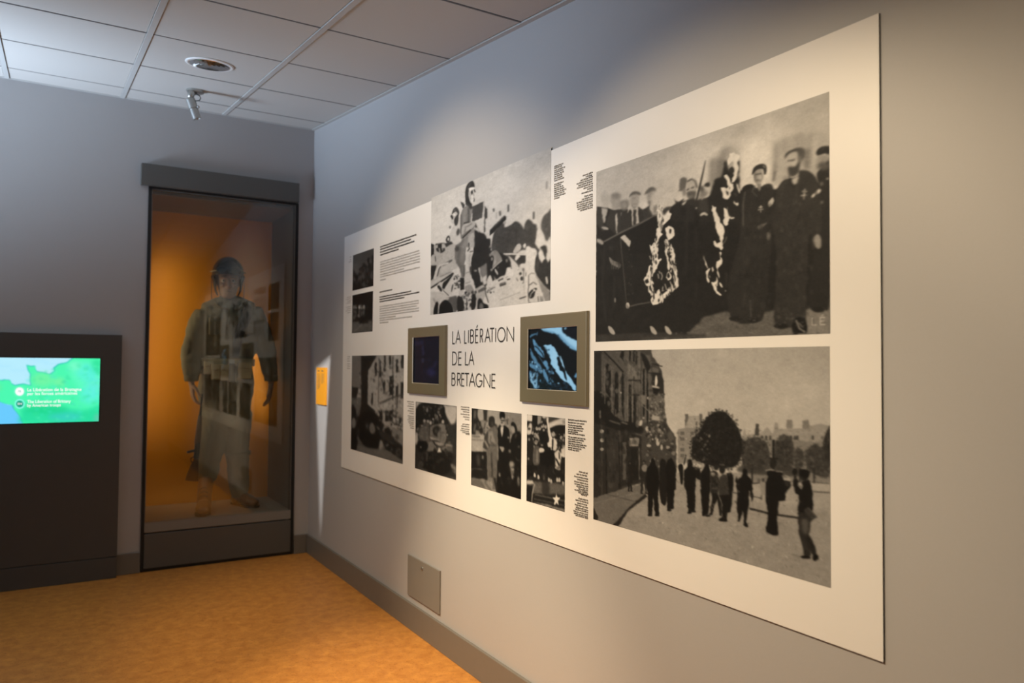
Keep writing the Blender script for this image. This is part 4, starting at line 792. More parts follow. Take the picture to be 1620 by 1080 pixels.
# helmeted man
p.poly(.13, [(-60, 640), (170, 690), (290, 740), (330, 900), (240, 920), (240, 1040), (60, 1100), (-60, 1000)], 2, 1, .02)
p.blob(.50, [(-10, 720), (40, 660), (95, 645), (150, 700), (190, 800), (120, 860), (20, 960), (50, 850), (60, 740)], 1.6); p.blob(.72, [(50, 680), (80, 740), (90, 830), (60, 880), (70, 760)], 3, .8); p.line(.72, 12, [(20, 955), (110, 870), (190, 800)], 1.4); p.line(.62, 12, [(-5, 720), (50, 665)], 2)
p.blob(.72, [(80, 930), (105, 960), (130, 1000), (110, 1030), (85, 990)], 1.4); p.line(.72, 16, [(135, 900), (125, 960)], 1.6); p.ell(.6, 30, 780, 14, 26, 0, 2); p.ell(.5, 262, 805, 16, 30, 0, 2)
# deck
p.frame(775, 400, 12)
p.poly(.765, [(-120, 520), (50, 520), (300, 400), (300, 300), (420, 300), (560, 260), (680, 220), (880, 380), (1145, 920), (600, 1000), (-120, 1080)], 1.6, 1, .03)
p.poly(.80, [(680, -40), (880, -40), (840, 180), (850, 380), (680, 380)], 1.6); p.blob(.8, [(300, 330), (345, 280), (420, 340), (440, 420), (300, 460)], 1.6)
p.blob(.14, [(60, 470), (180, 250), (320, 200), (310, 330), (280, 420), (210, 430), (150, 490), (100, 500)], 1.8); p.blob(.74, [(95, 300), (150, 360), (150, 420), (110, 360)], 1.4); p.line(.2, 18, [(20, 400), (60, 520)], 1.8); p.poly(.60, [(60, 420), (90, 450), (130, 500), (90, 520)], 1.8, .8)
p.poly(.24, [(150, 510), (250, 465), (255, 495), (170, 540)], 1.3); p.poly(.34, [(180, 590), (210, 565), (300, 545), (310, 590), (190, 635)], 1.3); p.line(.14, 10, [(190, 628), (308, 588)], 1.2); p.line(.62, 8, [(200, 580), (300, 555)], 1.2); p.line(.14, 18, [(325, 505), (385, 488)], 1.2); p.line(.5, 10, [(300, 470), (345, 440)], 1.6)
p.line(.36, 16, [(500, 470), (535, 535)], 1.6); p.ell(.18, 578, 390, 22, 30, 0, 1.4); p.ell(.22, 606, 484, 30, 40, 0, 1.5); p.line(.26, 14, [(640, 290), (640, 540), (620, 580)], 1.6); p.line(.24, 14, [(683, 365), (680, 440)], 1.5); p.ell(.4, 630, 315, 20, 30, 0, 2); p.line(.5, 10, [(640, 560), (650, 780)], 2, .7); p.line(.5, 8, [(560, 200), (550, 300), (525, 330)], 1.4)
p.line(.62, 12, [(240, 770), (340, 785)], 2.4); p.line(.50, 9, [(190, 890), (400, 810), (580, 740)], 1.5); p.line(.60, 10, [(370, 650), (440, 730)], 3, .7); p.line(.18, 20, [(560, 865), (690, 822)], 1.3); p.specks([(-60, 640), (90, 640), (90, 740), (-60, 760)], [.25, .4, .7], 26, 8, 22, 3, 1.2, .9)
p.line(.84, 26, [(705, 560), (700, 940)], 2); p.line(.24, 12, [(735, 420), (735, 620), (722, 740), (735, 930)], 1.3); p.line(.34, 9, [(740, 420), (790, 375), (850, 390)], 1.4); p.line(.22, 14, [(735, 610), (775, 590), (820, 550), (885, 595)], 1.3)
p.blob(.14, [(735, 760), (800, 690), (880, 660), (880, 720), (830, 830), (770, 860), (740, 830)], 1.4); p.line(.8, 14, [(760, 840), (780, 770), (850, 700)], 1.4); p.ell(.8, 840, 700, 24, 20, .4, 1.4); p.blob(.78, [(860, 720), (920, 730), (950, 920), (860, 930)], 1.6)
for x in (910, 960, 990): p.line(.26, 15, [(x, 820), (x+12, 930)], 1.5)
p.poly(.52, [(880, 420), (940, 500), (1140, 720), (1145, 900), (1040, 920), (950, 650)], 2, 1, .02); p.line(.82, 12, [(885, 430), (1000, 580), (1140, 730)], 1.6); p.line(.82, 14, [(930, 640), (1040, 915)], 1.8); p.blob(.2, [(730, 950), (760, 930), (770, 945), (740, 950)], 1.2)
p.poly(.19, [(860, 160), (1145, 100), (1145, 720), (1000, 580), (880, 420), (850, 300)], 2, .95, .03); p.poly(.30, [(870, 180), (960, 130), (900, 330), (870, 380)], 3, .7); p.blob(.8, [(1055, 460), (1080, 450), (1100, 560), (1080, 590), (1062, 540)], 1.5); p.poly(.8, [(920, 0), (1010, 0), (1035, 90), (985, 195), (930, 90)], 1.8); p.poly(.79, [(1080, 0), (1145, 0), (1145, 110), (1100, 185), (1065, 110)], 1.8)
# tank on the left
p.frame(680, 390, 9.82)
p.poly(.66, [(20, -20), (400, -60), (420, 330), (340, 380), (20, 600)], 1.6, 1, .03)
p.poly(.14, [(20, -50), (70, -30), (70, 120), (40, 130), (20, 160)], 1.6); p.poly(.16, [(90, -40), (230, -60), (240, 60), (180, 100), (110, 70)], 1.8); p.line(.72, 14, [(140, -40), (160, 90)], 1.8); p.line(.72, 10, [(190, -40), (205, 60)], 1.8); p.line(.6, 12, [(80, 40), (95, 240)], 1.8); p.line(.3, 14, [(88, 150), (96, 230)], 1.6)
p.poly(.12, [(20, 290), (110, 290), (60, 500), (20, 520)], 2); p.blob(.3, [(200, 290), (260, 240), (340, 200), (350, 220), (280, 270), (220, 300)], 1.6); p.line(.74, 30, [(75, 500), (110, 380), (160, 290), (300, 250)], 2); p.line(.26, 16, [(120, 460), (150, 340), (180, 305)], 2); p.poly(.68, [(180, 310), (400, 240), (430, 330), (340, 370), (180, 420)], 2); p.poly(.70, [(20, 560), (340, 360), (380, 400), (180, 530), (20, 620)], 1.4); p.line(.40, 18, [(160, 470), (330, 390)], 2.4, .7); p.line(.12, 24, [(20, 640), (180, 540), (370, 410)], 1.6)
p.poly(.12, [(210, 560), (380, 410), (360, 460), (230, 660), (180, 640)], 1.6); p.blob(.72, [(120, 590), (170, 545), (200, 580), (190, 650), (150, 640)], 1.6); p.blob(.14, [(120, 620), (150, 600), (190, 660), (180, 700)], 1.4)
p.poly(.74, [(230, 660), (370, 430), (480, 430), (490, 560), (440, 660), (370, 690), (350, 750), (290, 740)], 1.5); p.specks([(380, 430), (480, 430), (490, 600), (390, 680)], [.14, .2, .8, .3], 40, 8, 22, 4, 1.2, .95); p.blob(.2, [(350, 600), (370, 590), (350, 680), (335, 700)], 1.6)
p.poly(.72, [(20, 700), (180, 700), (290, 760), (240, 800), (150, 900), (20, 1060)], 1.8, 1, .03); p.line(.2, 10, [(195, 660), (300, 760)], 1.4); p.line(.46, 16, [(60, 800), (100, 880)], 3)
p.blob(.08, [(65, 1060), (70, 950), (110, 850), (140, 900), (130, 1050)], 2); p.blob(.08, [(140, 1050), (160, 900), (250, 820), (340, 880), (370, 1000), (340, 1030)], 2); p.poly(.33, [(290, 780), (420, 760), (470, 960), (380, 1020), (340, 880), (260, 830)], 2.2); p.line(.72, 16, [(135, 1040), (145, 900)], 2); p.ell(.66, 275, 800, 30, 24, 0, 1.8); p.blob(.14, [(430, 780), (520, 790), (540, 980), (440, 1010)], 2)
p.poly(.12, [(470, 480), (540, 480), (540, 660), (480, 680)], 2); p.blob(.70, [(450, 700), (490, 680), (560, 710), (540, 760), (470, 770)], 1.5); p.line(.12, 14, [(500, 770), (560, 720)], 1.5)
# turret
p.poly(.15, [(640, -120), (940, -120), (960, 280), (1000, 520), (870, 600), (880, 660), (720, 660), (690, 560), (640, 420), (650, 200)], 1.8, 1, .02)
p.poly(.46, [(770, 330), (880, 250), (900, 500), (810, 560)], 2.4); p.poly(.72, [(755, 330), (775, 320), (820, 540), (795, 550)], 1.5); p.ell(.6, 712, 372, 24, 14, 0, 2); p.poly(.76, [(820, 480), (880, 440), (890, 570), (830, 600)], 2); p.blob(.78, [(890, 520), (940, 440), (980, 540), (990, 600), (900, 610)], 1.6); p.ell(.6, 940, 130, 14, 26, 0, 2); p.ell(.55, 965, 190, 14, 26, 0, 2); p.ell(.6, 960, 360, 16, 20, 0, 2); p.ell(.66, 935, 0, 12, 20, 0, 2)
p.poly(.66, [(705, 650), (830, 590), (860, 620), (880, 700), (910, 880), (830, 880), (730, 900)], 1.8, 1, .03); p.poly(.34, [(750, 680), (850, 620), (870, 660), (760, 720)], 1.6); p.blob(.10, [(740, 950), (750, 830), (790, 800), (840, 870), (900, 900), (900, 960), (760, 975)], 1.8); p.blob(.5, [(770, 950), (790, 870), (830, 900), (830, 960)], 2.4, .8); p.blob(.78, [(830, 860), (870, 770), (910, 870), (900, 890)], 1.6); p.line(.16, 10, [(860, 640), (870, 730), (915, 870)], 1.3)
# legs of the soldier
p.poly(.44, [(390, -80), (565, -80), (560, 200), (530, 300), (470, 330), (410, 260), (390, 150)], 1.6); p.line(.28, 22, [(480, -40), (440, 200), (460, 300)], 5, .8); p.line(.58, 16, [(545, -40), (500, 220)], 5, .7); p.blob(.26, [(400, 0), (440, -10), (460, 40), (420, 80), (395, 40)], 2.4); p.poly(.36, [(460, 300), (560, 280), (550, 470), (500, 480), (480, 400)], 2.2); p.line(.56, 10, [(510, 300), (500, 470)], 3)
p.poly(.745, [(568, -60), (690, -60), (680, 90), (640, 200), (632, 560), (660, 640), (550, 640), (545, 480), (565, 300)], 1.5); p.line(.2, 18, [(600, -20), (620, 30), (590, 70)], 1.6); p.line(.26, 14, [(620, 80), (680, 70)], 1.6); p.line(.42, 8, [(560, 410), (635, 385)], 1.6); p.line(.42, 8, [(550, 570), (632, 545)], 1.6); p.line(.5, 10, [(635, 110), (615, 180), (625, 330)], 3); p.blob(.2, [(620, 340), (650, 300), (640, 440)], 2)
p.blob(.56, [(550, 620), (640, 590), (690, 680), (690, 720), (580, 720)], 1.8); p.poly(.70, [(510, 780), (600, 740), (680, 740), (650, 960), (560, 990)], 1.6, 1, .04); p.specks([(520, 700), (720, 700), (690, 960), (540, 980)], [.12, .2, .8, .16, .5], 44, 9, 26, 5, 1.2, .95, 1.4); p.line(.16, 12, [(580, 800), (570, 980)], 1.6); p.blob(.12, [(660, 760), (710, 740), (720, 880), (700, 960), (650, 970)], 1.8)
# rear crewman and the soldier above the waist
p.frame(680, 280, 9.82)
p.poly(.66, [(390, 990), (230, 1030), (20, 1080), (20, 1100), (400, 1100)], 1.6); p.poly(.2, [(225, 1030), (390, 985), (390, 1010), (260, 1090)], 1.6); p.blob(.16, [(255, 960), (290, 910), (320, 940), (310, 1000), (265, 1010)], 1.4); p.ell(.76, 292, 965, 16, 28, 0, 1.2); p.poly(.14, [(20, 1030), (70, 1070), (60, 1100), (20, 1100)], 1.4); p.poly(.14, [(130, 1045), (190, 1040), (190, 1100), (130, 1100)], 1.4)
p.poly(.755, [(370, 760), (460, 640), (490, 620), (490, 1000), (400, 1060), (330, 990), (310, 880)], 1.8); p.blob(.30, [(415, 860), (440, 800), (470, 820), (460, 880), (430, 910)], 2.2); p.ell(.45, 318, 780, 16, 20, 0, 1.8)
p.blob(.72, [(330, 680), (370, 560), (430, 560), (440, 640), (380, 730)], 1.6); p.blob(.25, [(345, 580), (370, 500), (410, 470), (445, 500), (462, 560), (440, 620), (430, 560), (400, 540)], 1.5); p.blob(.22, [(390, 640), (440, 580), (450, 650), (430, 740), (400, 755), (382, 700)], 1.8); p.blob(.18, [(325, 610), (345, 590), (370, 630), (355, 660)], 1.3); p.line(.86, 26, [(365, 580), (400, 590)], 1.6); p.line(.62, 10, [(380, 525), (400, 510)], 1.8)
p.poly(.24, [(478, 380), (548, 430), (530, 490), (515, 485)], 1.3)
p.poly(.27, [(660, 460), (840, 380), (815, 640), (660, 690)], 1.5, 1, .02); p.poly(.22, [(850, 440), (895, 500), (895, 640), (865, 650), (860, 860), (840, 860)], 1.6); p.line(.68, 14, [(842, 380), (848, 520), (828, 860)], 1.5); p.poly(.78, [(700, 690), (815, 640), (835, 620), (835, 860), (760, 850), (740, 780)], 1.6); p.line(.16, 26, [(700, 720), (740, 820), (790, 900)], 2); p.blob(.76, [(715, 830), (730, 780), (770, 840), (740, 890)], 1.6); p.poly(.15, [(690, 800), (760, 860), (850, 880), (900, 1000), (930, 1090), (690, 1090)], 2)
p.blob(.47, [(490, 560), (550, 460), (600, 460), (660, 500), (640, 690), (700, 700), (690, 800), (560, 920), (490, 960), (480, 760)], 1.6, 1, .02); p.line(.62, 24, [(560, 480), (540, 620), (540, 720)], 5, .8); p.line(.26, 22, [(600, 490), (615, 600), (600, 700)], 3); p.line(.30, 16, [(490, 580), (490, 800), (480, 880)], 2.6); p.line(.62, 12, [(640, 520), (625, 640)], 3, .7); p.line(.18, 20, [(530, 720), (620, 700)], 1.8)
p.blob(.68, [(530, 740), (620, 710), (690, 695), (710, 740), (640, 810), (560, 850), (500, 900), (500, 800)], 1.5); p.line(.36, 12, [(540, 780), (600, 760), (660, 720)], 2.4); p.line(.16, 22, [(510, 950), (580, 880), (640, 820)], 1.8); p.line(.40, 14, [(540, 860), (560, 790)], 2.6)
p.poly(.52, [(500, 970), (600, 890), (690, 800), (692, 1090), (470, 1090)], 1.8, 1, .02); p.line(.34, 20, [(530, 960), (480, 1080)], 4); p.poly(.72, [(600, 900), (690, 860), (690, 1090), (600, 1090)], 3, .7); p.line(.2, 16, [(608, 1020), (610, 1085)], 1.6)
p.poly(.24, [(555, 360), (620, 390), (660, 450), (680, 500), (630, 500), (560, 430)], 1.6)
p.blob(.80, [(608, 220), (640, 180), (695, 180), (705, 240), (695, 320), (690, 390), (660, 415), (630, 380), (610, 300)], 1.2); p.blob(.14, [(640, 230), (665, 210), (670, 250), (655, 280)], 1.4); p.line(.12, 16, [(690, 195), (706, 240)], 1.3); p.line(.26, 12, [(682, 335), (690, 325)], 1.2); p.line(.5, 12, [(625, 230), (630, 360)], 2.6); p.line(.2, 12, [(695, 340), (688, 385)], 1.3); p.line(.35, 8, [(680, 250), (688, 300)], 1.6)
p.blob(.17, [(560, 370), (552, 250), (575, 140), (620, 80), (660, 62), (690, 95), (695, 165), (640, 170), (610, 210), (605, 300), (630, 390), (660, 430), (620, 430), (580, 400)], 1.3); p.line(.40, 18, [(590, 200), (625, 110), (650, 85)], 4, .8); p.line(.34, 12, [(572, 330), (580, 220)], 3, .8); p.line(.90, 34, [(612, 200), (640, 180), (690, 172)], 1.2)
p.make('photograph', board)

# ---------------------------------------------------------------- street with vehicles (left)
p = Print([(556.4, 562.4), (638.8, 561.3), (555.6, 709.8), (637.7, 734.5)], PX, 96, 140, .58).frame(545, 555, 5.684)
p.poly(.42, [(60, 40), (170, 40), (150, 330), (60, 330)], 2); p.poly(.12, [(150, 42), (270, 40), (290, 50), (215, 180), (210, 480), (280, 500), (270, 620), (100, 620), (150, 480)], 2, 1, .02)
p.poly(.60, [(290, 70), (325, 40), (533, 38), (530, 700), (300, 560), (215, 480), (215, 180)], 1.3, 1, .02)
for x, y0, y1, w_ in ((282, 110, 230, 16), (322, 100, 240, 15), (362, 45, 190, 16), (410, 45, 130, 18), (470, 80, 200, 18), (520, 40, 160, 22), (356, 280, 390, 20), (420, 230, 400, 34), (468, 320, 410, 20), (515, 285, 430, 24), (250, 380, 480, 14)): p.poly(.12, [(x-w_/2, y0), (x+w_/2, y0-6), (x+w_/2, y1-6), (x-w_/2, y1)], 1.2)
p.line(.2, 6, [(310, 60), (305, 460)], 1.2); p.line(.16, 9, [(435, 50), (432, 560)], 1.2); p.line(.14, 8, [(480, 300), (470, 520)], 1.4); p.poly(.66, [(300, 500), (440, 440), (440, 480), (300, 530)], 1.2); p.line(.16, 12, [(300, 480), (430, 420), (530, 390)], 1.8)
for x in (325, 380, 415): p.poly(.10, [(x-14, 540), (x+16, 528), (x+16, 630), (x-14, 630)], 1.3)
p.poly(.14, [(66, 320), (130, 330), (110, 440), (66, 420)], 1.5); p.poly(.34, [(66, 420), (150, 420), (140, 600), (66, 560)], 2, .8, .05)
p.poly(.30, [(60, 780), (530, 780), (530, 1025), (60, 880)], 2, 1, .02)
p.blob(.09, [(110, 640), (180, 560), (280, 560), (340, 640), (400, 760), (320, 870), (220, 850), (130, 780)], 2); p.specks([(110, 600), (330, 620), (440, 740), (300, 860), (130, 780)], [.42, .12, .2, .08, .5, .1], 60, 8, 22, 3, 1.2, .7)
p.ell(.5, 250, 690, 24, 46, .2, 2, .8); p.blob(.10, [(66, 500), (110, 560), (120, 860), (70, 875)], 2); p.ell(.46, 84, 640, 16, 40, 0, 1.8)
p.poly(.46, [(360, 660), (520, 720), (525, 860), (440, 830), (340, 740)], 1.6, 1, .04); p.poly(.10, [(350, 780), (470, 860), (527, 890), (525, 990), (480, 960), (370, 870)], 2); p.ell(.36, 485, 900, 30, 42, 0, 1.6); p.ell(.12, 486, 905, 18, 26, 0, 1.4); p.poly(.12, [(365, 690), (430, 710), (420, 770), (360, 740)], 1.5); p.blob(.5, [(310, 880), (325, 790), (345, 850), (340, 880)], 1.4)
p.specks([(430, 560), (510, 600), (500, 690), (420, 660)], [.1, .14, .4], 26, 7, 16, 6, 1.1, .9)
p.specks([(220, 180), (525, 60), (525, 680), (300, 560)], [.66, .5, .4, .3, .2], 90, 5, 15, 81, 1.1, .7, 1.5); p.specks([(290, 520), (520, 480), (520, 700), (300, 640)], [.1, .5, .2, .66], 60, 5, 14, 82, 1, .8, 1.3); p.specks([(70, 600), (300, 600), (320, 860), (80, 860)], [.08, .2, .4, .12], 50, 6, 16, 83, 1.2, .7)
p.fine(420, 2.8, 4, .13)
p.frame(555, 640, 9.435)
p.blob(.07, [(130, 200), (200, 100), (350, 120), (420, 260), (470, 420), (430, 620), (300, 650), (180, 580), (130, 440)], 2.4); p.blob(.44, [(285, 300), (320, 260), (360, 330), (360, 410), (310, 430), (280, 370)], 2.2, .9, .06); p.ell(.3, 245, 315, 20, 40, 0, 3); p.line(.42, 26, [(390, 320), (430, 370)], 2.4); p.poly(.50, [(460, 390), (500, 310), (620, 330), (600, 400), (520, 360)], 2); p.blob(.10, [(500, 400), (510, 350), (570, 340), (600, 420), (560, 440)], 2); p.poly(.16, [(410, 400), (470, 390), (640, 470), (780, 610), (780, 700), (600, 560), (470, 500)], 2)
p.poly(.44, [(610, 400), (700, 360), (775, 400), (770, 590), (650, 520)], 2.2, .9, .06); p.line(.10, 10, [(690, 340), (775, 390)], 1.8); p.ell(.2, 690, 480, 26, 40, 0, 3); p.poly(.52, [(420, 620), (440, 520), (470, 540), (480, 620), (440, 660)], 2); p.poly(.44, [(520, 600), (560, 570), (580, 640), (540, 650)], 2); p.poly(.09, [(580, 600), (680, 600), (780, 640), (780, 830), (700, 790), (600, 700), (500, 640)], 2); p.ell(.34, 710, 700, 40, 56, .2, 3); p.ell(.10, 712, 705, 22, 34, .2, 2.4); p.ell(.36, 610, 660, 14, 30, 0, 3)
p.poly(.38, [(90, 590), (240, 640), (430, 660), (600, 700), (780, 840), (780, 880), (90, 680)], 2.4, .9, .02); p.blob(.07, [(15, 360), (70, 380), (90, 640), (20, 660)], 2); p.blob(.44, [(25, 240), (60, 200), (80, 280), (60, 340), (25, 340)], 2.4)
p.frame(545, 555, 5.684)
p.make('photograph', board, gain=.92)

# ---------------------------------------------------------------- tank covered with people
p = Print([(657.5, 635.2), (722.6, 641.9), (656.9, 740.2), (721.9, 759.4)], PX, 86, 110, .16).frame(640, 630, 7.714)
p.poly(.70, [(135, 40), (250, 50), (180, 80), (140, 140)], 3); p.poly(.72, [(465, 78), (640, 92), (636, 300), (560, 330), (520, 260)], 3); p.poly(.17, [(520, 240), (560, 320), (600, 330), (640, 240), (632, 800), (500, 600)], 3, 1, .02)
p.blob(.10, [(140, 160), (220, 60), (460, 80), (500, 200), (540, 320), (480, 340), (320, 320), (200, 300), (140, 380)], 2, 1, .02)
p.specks([(220, 100), (450, 90), (490, 280), (240, 320)], [.3, .46, .2, .56, .1], 46, 8, 20, 2, 1.2, .8)
for x, y in ((245, 278), (290, 285), (320, 300), (468, 285), (278, 150), (395, 225)): p.ell(.62, x, y, 13, 20, 0, 1.4)
p.blob(.34, [(190, 420), (240, 300), (310, 320), (320, 500), (200, 520)], 2, .8, .06)
p.blob(.52, [(315, 480), (330, 350), (400, 320), (490, 330), (510, 440), (490, 540), (430, 520), (370, 500)], 2, .9, .05); p.blob(.10, [(350, 460), (350, 370), (400, 350), (410, 420), (400, 480)], 2.4); p.ell(.46, 445, 390, 30, 50, 0, 3)
p.poly(.42, [(275, 540), (330, 520), (500, 560), (585, 575), (580, 640), (500, 640), (300, 660)], 2, 1, .05); p.line(.12, 12, [(340, 510), (380, 570), (450, 585), (495, 560)], 1.5); p.line(.62, 16, [(360, 530), (450, 570), (570, 575)], 2.5, .7); p.blob(.85, [(415, 640), (430, 600), (450, 640), (432, 660)], 1.2)
p.blob(.08, [(250, 660), (560, 650), (560, 880), (420, 940), (230, 880)], 3); p.line(.34, 20, [(280, 660), (270, 760)], 3, .8); p.line(.34, 16, [(490, 620), (520, 700)], 3, .8); p.line(.28, 12, [(345, 660), (350, 750)], 3, .6)
p.blob(.66, [(135, 440), (155, 420), (160, 540), (135, 560)], 1.4); p.blob(.07, [(190, 540), (270, 540), (260, 620), (200, 640)], 2); p.ell(.6, 205, 595, 6, 10, 0, 1); p.ell(.26, 200, 800, 36, 36, 0, 2.5)
p.poly(.34, [(130, 850), (220, 850), (420, 940), (632, 970), (632, 1000)], 2.5, .9); p.poly(.44, [(560, 790), (632, 830), (632, 940), (570, 840)], 2.4)
p.specks([(150, 280), (520, 300), (560, 560), (150, 560)], [.10, .34, .5, .2, .14], 110, 6, 18, 84, 1, .75, 1.3); p.specks([(150, 560), (600, 580), (600, 900), (150, 840)], [.06, .2, .28, .1], 70, 7, 20, 85, 1.2, .7, 1.3)
for x, y in ((215, 330), (262, 350), (480, 360), (520, 440), (350, 250), (430, 200)): p.ell(.56, x, y, 11, 16, 0, 1.1); p.ell(.08, x, y-14, 12, 9, 0, 1.1)
p.fine(380, 2.8, 5, .14)
p.frame(655, 633, 10.93)
p.blob(.36, [(90, 540), (190, 420), (270, 430), (280, 560), (260, 690), (140, 690)], 3.5, .7, .05); p.line(.12, 14, [(272, 440), (270, 620)], 2); p.line(.24, 20, [(180, 560), (180, 660)], 4, .7); p.line(.5, 12, [(150, 540), (150, 640)], 3, .6)
p.poly(.42, [(280, 640), (285, 460), (430, 420), (540, 430), (550, 560), (530, 740), (440, 700), (360, 650)], 2, .9, .05); p.blob(.12, [(330, 560), (325, 500), (370, 450), (430, 450), (440, 520), (400, 570), (410, 630), (360, 610)], 2.4); p.ell(.30, 380, 530, 22, 36, 0, 3); p.line(.58, 20, [(430, 430), (535, 440)], 3, .8); p.ell(.2, 450, 500, 14, 34, 0, 2.4); p.line(.16, 14, [(440, 560), (530, 560)], 2.4); p.line(.22, 14, [(460, 580), (470, 640), (440, 660)], 2.4); p.blob(.62, [(285, 640), (330, 650), (440, 690), (460, 700), (360, 680), (300, 680)], 2.2)
p.line(.10, 20, [(320, 690), (360, 760), (430, 800), (510, 790), (545, 750)], 2); p.poly(.40, [(220, 720), (320, 710), (370, 790), (330, 880), (230, 880)], 2.4, .9, .05); p.blob(.58, [(380, 720), (520, 740), (500, 780), (420, 780)], 3, .8); p.line(.60, 30, [(545, 760), (650, 790)], 2.6, .8); p.blob(.84, [(415, 870), (440, 820), (460, 870), (480, 890), (400, 895)], 1.8); p.poly(.30, [(560, 790), (650, 800), (660, 890), (570, 890)], 3, .8)
for x, y, r_, g in ((185, 360, 20, .60), (240, 365, 16, .62), (290, 398, 16, .74), (500, 375, 20, .74), (230, 180, 14, .36), (425, 210, 22, .42), (385, 280, 24, .36), (410, 330, 22, .34), (465, 130, 18, .34), (370, 110, 18, .26), (270, 265, 18, .28), (330, 390, 20, .28)): p.ell(g, x, y, r_, r_*1.25, 0, 2)
p.blob(.68, [(25, 620), (50, 560), (70, 600), (60, 720), (25, 750)], 1.8); p.blob(.06, [(80, 720), (220, 720), (240, 830), (130, 890), (80, 860)], 2.4); p.ell(.62, 122, 808, 10, 16, 0, 1.6)
p.frame(640, 630, 7.714)
p.make('photograph', board, gain=.92)

# ---------------------------------------------------------------- soldier and two men
p = Print([(746.6, 645.6), (825, 654), (745, 766.7), (824.6, 789.6)], PX, 100, 125, .50).frame(735, 640, 6.75)
p.poly(.58, [(140, 40), (380, 75), (480, 240), (230, 240)], 3); p.poly(.48, [(430, 85), (610, 98), (605, 330), (500, 260)], 3)
p.blob(.16, [(80, 45), (150, 45), (160, 150), (185, 220), (140, 320), (80, 310)], 1.6, 1, .06); p.ell(.46, 118, 110, 22, 50, .2, 2.4, .8); p.blob(.24, [(200, 60), (250, 70), (262, 160), (225, 190), (205, 140)], 1.5); p.ell(.54, 215, 210, 22, 46, 0, 2); p.ell(.12, 170, 260, 30, 40, 0, 2.6)
p.poly(.54, [(76, 330), (240, 340), (215, 500), (74, 495)], 1.4, 1, .03); p.line(.3, 8, [(76, 362), (230, 372)], 2)
p.poly(.09, [(74, 500), (240, 500), (250, 800), (72, 780)], 2, 1, .01); p.line(.32, 12, [(75, 690), (110, 670), (190, 690)], 2); p.ell(.42, 195, 560, 10, 24, 0, 2); p.line(.25, 20, [(140, 560), (150, 650)], 3)
p.poly(.36, [(70, 790), (180, 800), (225, 880), (210, 890), (70, 860)], 1.6); p.line(.44, 8, [(190, 800), (260, 900)], 2)
p.blob(.05, [(360, 260), (400, 220), (470, 260), (490, 330), (605, 330), (605, 1010), (350, 940), (350, 560)], 1.8)
# soldier
p.blob(.36, [(230, 330), (270, 260), (320, 230), (350, 260), (362, 480), (350, 600), (335, 620), (230, 480), (210, 400)], 1.5, 1, .03); p.blob(.50, [(270, 300), (310, 290), (330, 400), (290, 440), (262, 380)], 2.4, .8); p.line(.5, 16, [(215, 400), (265, 470)], 1.8); p.ell(.18, 290, 400, 14, 40, .4, 2.6)
p.ell(.20, 292, 190, 30, 48, 0, 1.4); p.blob(.14, [(262, 190), (268, 140), (300, 128), (322, 160), (318, 200), (290, 170)], 1.3); p.line(.52, 7, [(352, 240), (358, 580)], 1.4); p.line(.12, 12, [(310, 215), (345, 230)], 1.6)
p.poly(.34, [(240, 500), (350, 490), (345, 800), (330, 900), (300, 900), (300, 620), (290, 780), (255, 780)], 1.5, 1, .02); p.line(.18, 14, [(298, 540), (296, 780)], 2.2); p.ell(.42, 275, 800, 22, 26, 0, 1.8); p.line(.36, 18, [(215, 820), (280, 910)], 2); p.line(.12, 20, [(320, 780), (350, 930)], 2)
# men in suits
p.ell(.64, 402, 170, 24, 50, 0, 1.4); p.blob(.08, [(372, 130), (378, 85), (405, 75), (430, 100), (428, 140), (400, 135)], 1.2); p.line(.08, 9, [(384, 155), (424, 155)], 1); p.ell(.46, 440, 195, 18, 32, 0, 1.6); p.poly(.68, [(388, 250), (405, 225), (422, 250), (402, 352)], 1.2); p.ell(.10, 402, 230, 10, 8, 0, 1)
p.blob(.52, [(375, 450), (410, 450), (425, 475), (405, 510), (380, 480)], 1.6); p.ell(.42, 465, 352, 12, 12, 0, 1.5); p.ell(.52, 520, 260, 18, 46, 0, 1.6); p.blob(.09, [(495, 210), (515, 185), (545, 220), (560, 290), (545, 320), (535, 250)], 1.4); p.ell(.4, 513, 155, 8, 16, 0, 1.4); p.ell(.3, 495, 340, 12, 60, 0, 3, .9)
p.ell(.36, 482, 490, 14, 22, 0, 1.8); p.ell(.34, 576, 450, 10, 14, 0, 1.8); p.blob(.56, [(480, 620), (510, 600), (528, 650), (520, 770), (505, 790), (490, 690)], 2); p.ell(.5, 575, 810, 12, 56, 0, 2); p.ell(.5, 375, 745, 10, 22, 0, 1.6); p.specks([(500, 540), (600, 540), (600, 700), (500, 700)], [.4, .1, .3], 14, 6, 14, 2, 1.2, .8)
p.specks([(80, 60), (250, 80), (240, 320), (80, 310)], [.12, .56, .3, .2], 46, 6, 17, 86, 1, .8, 1.6); p.specks([(230, 260), (350, 250), (345, 620), (240, 600)], [.28, .44, .52, .2], 50, 5, 15, 87, 1.1, .7, 1.7); p.specks([(380, 260), (600, 340), (600, 960), (380, 900)], [.04, .12, .16, .07], 60, 8, 20, 88, 1.6, .7, 1.6)
p.line(.08, 8, [(388, 168), (420, 172)], .8); p.line(.3, 6, [(395, 195), (410, 196)], .8)
p.fine(420, 2.8, 6, .13)
p.frame(745, 645, 9.434)
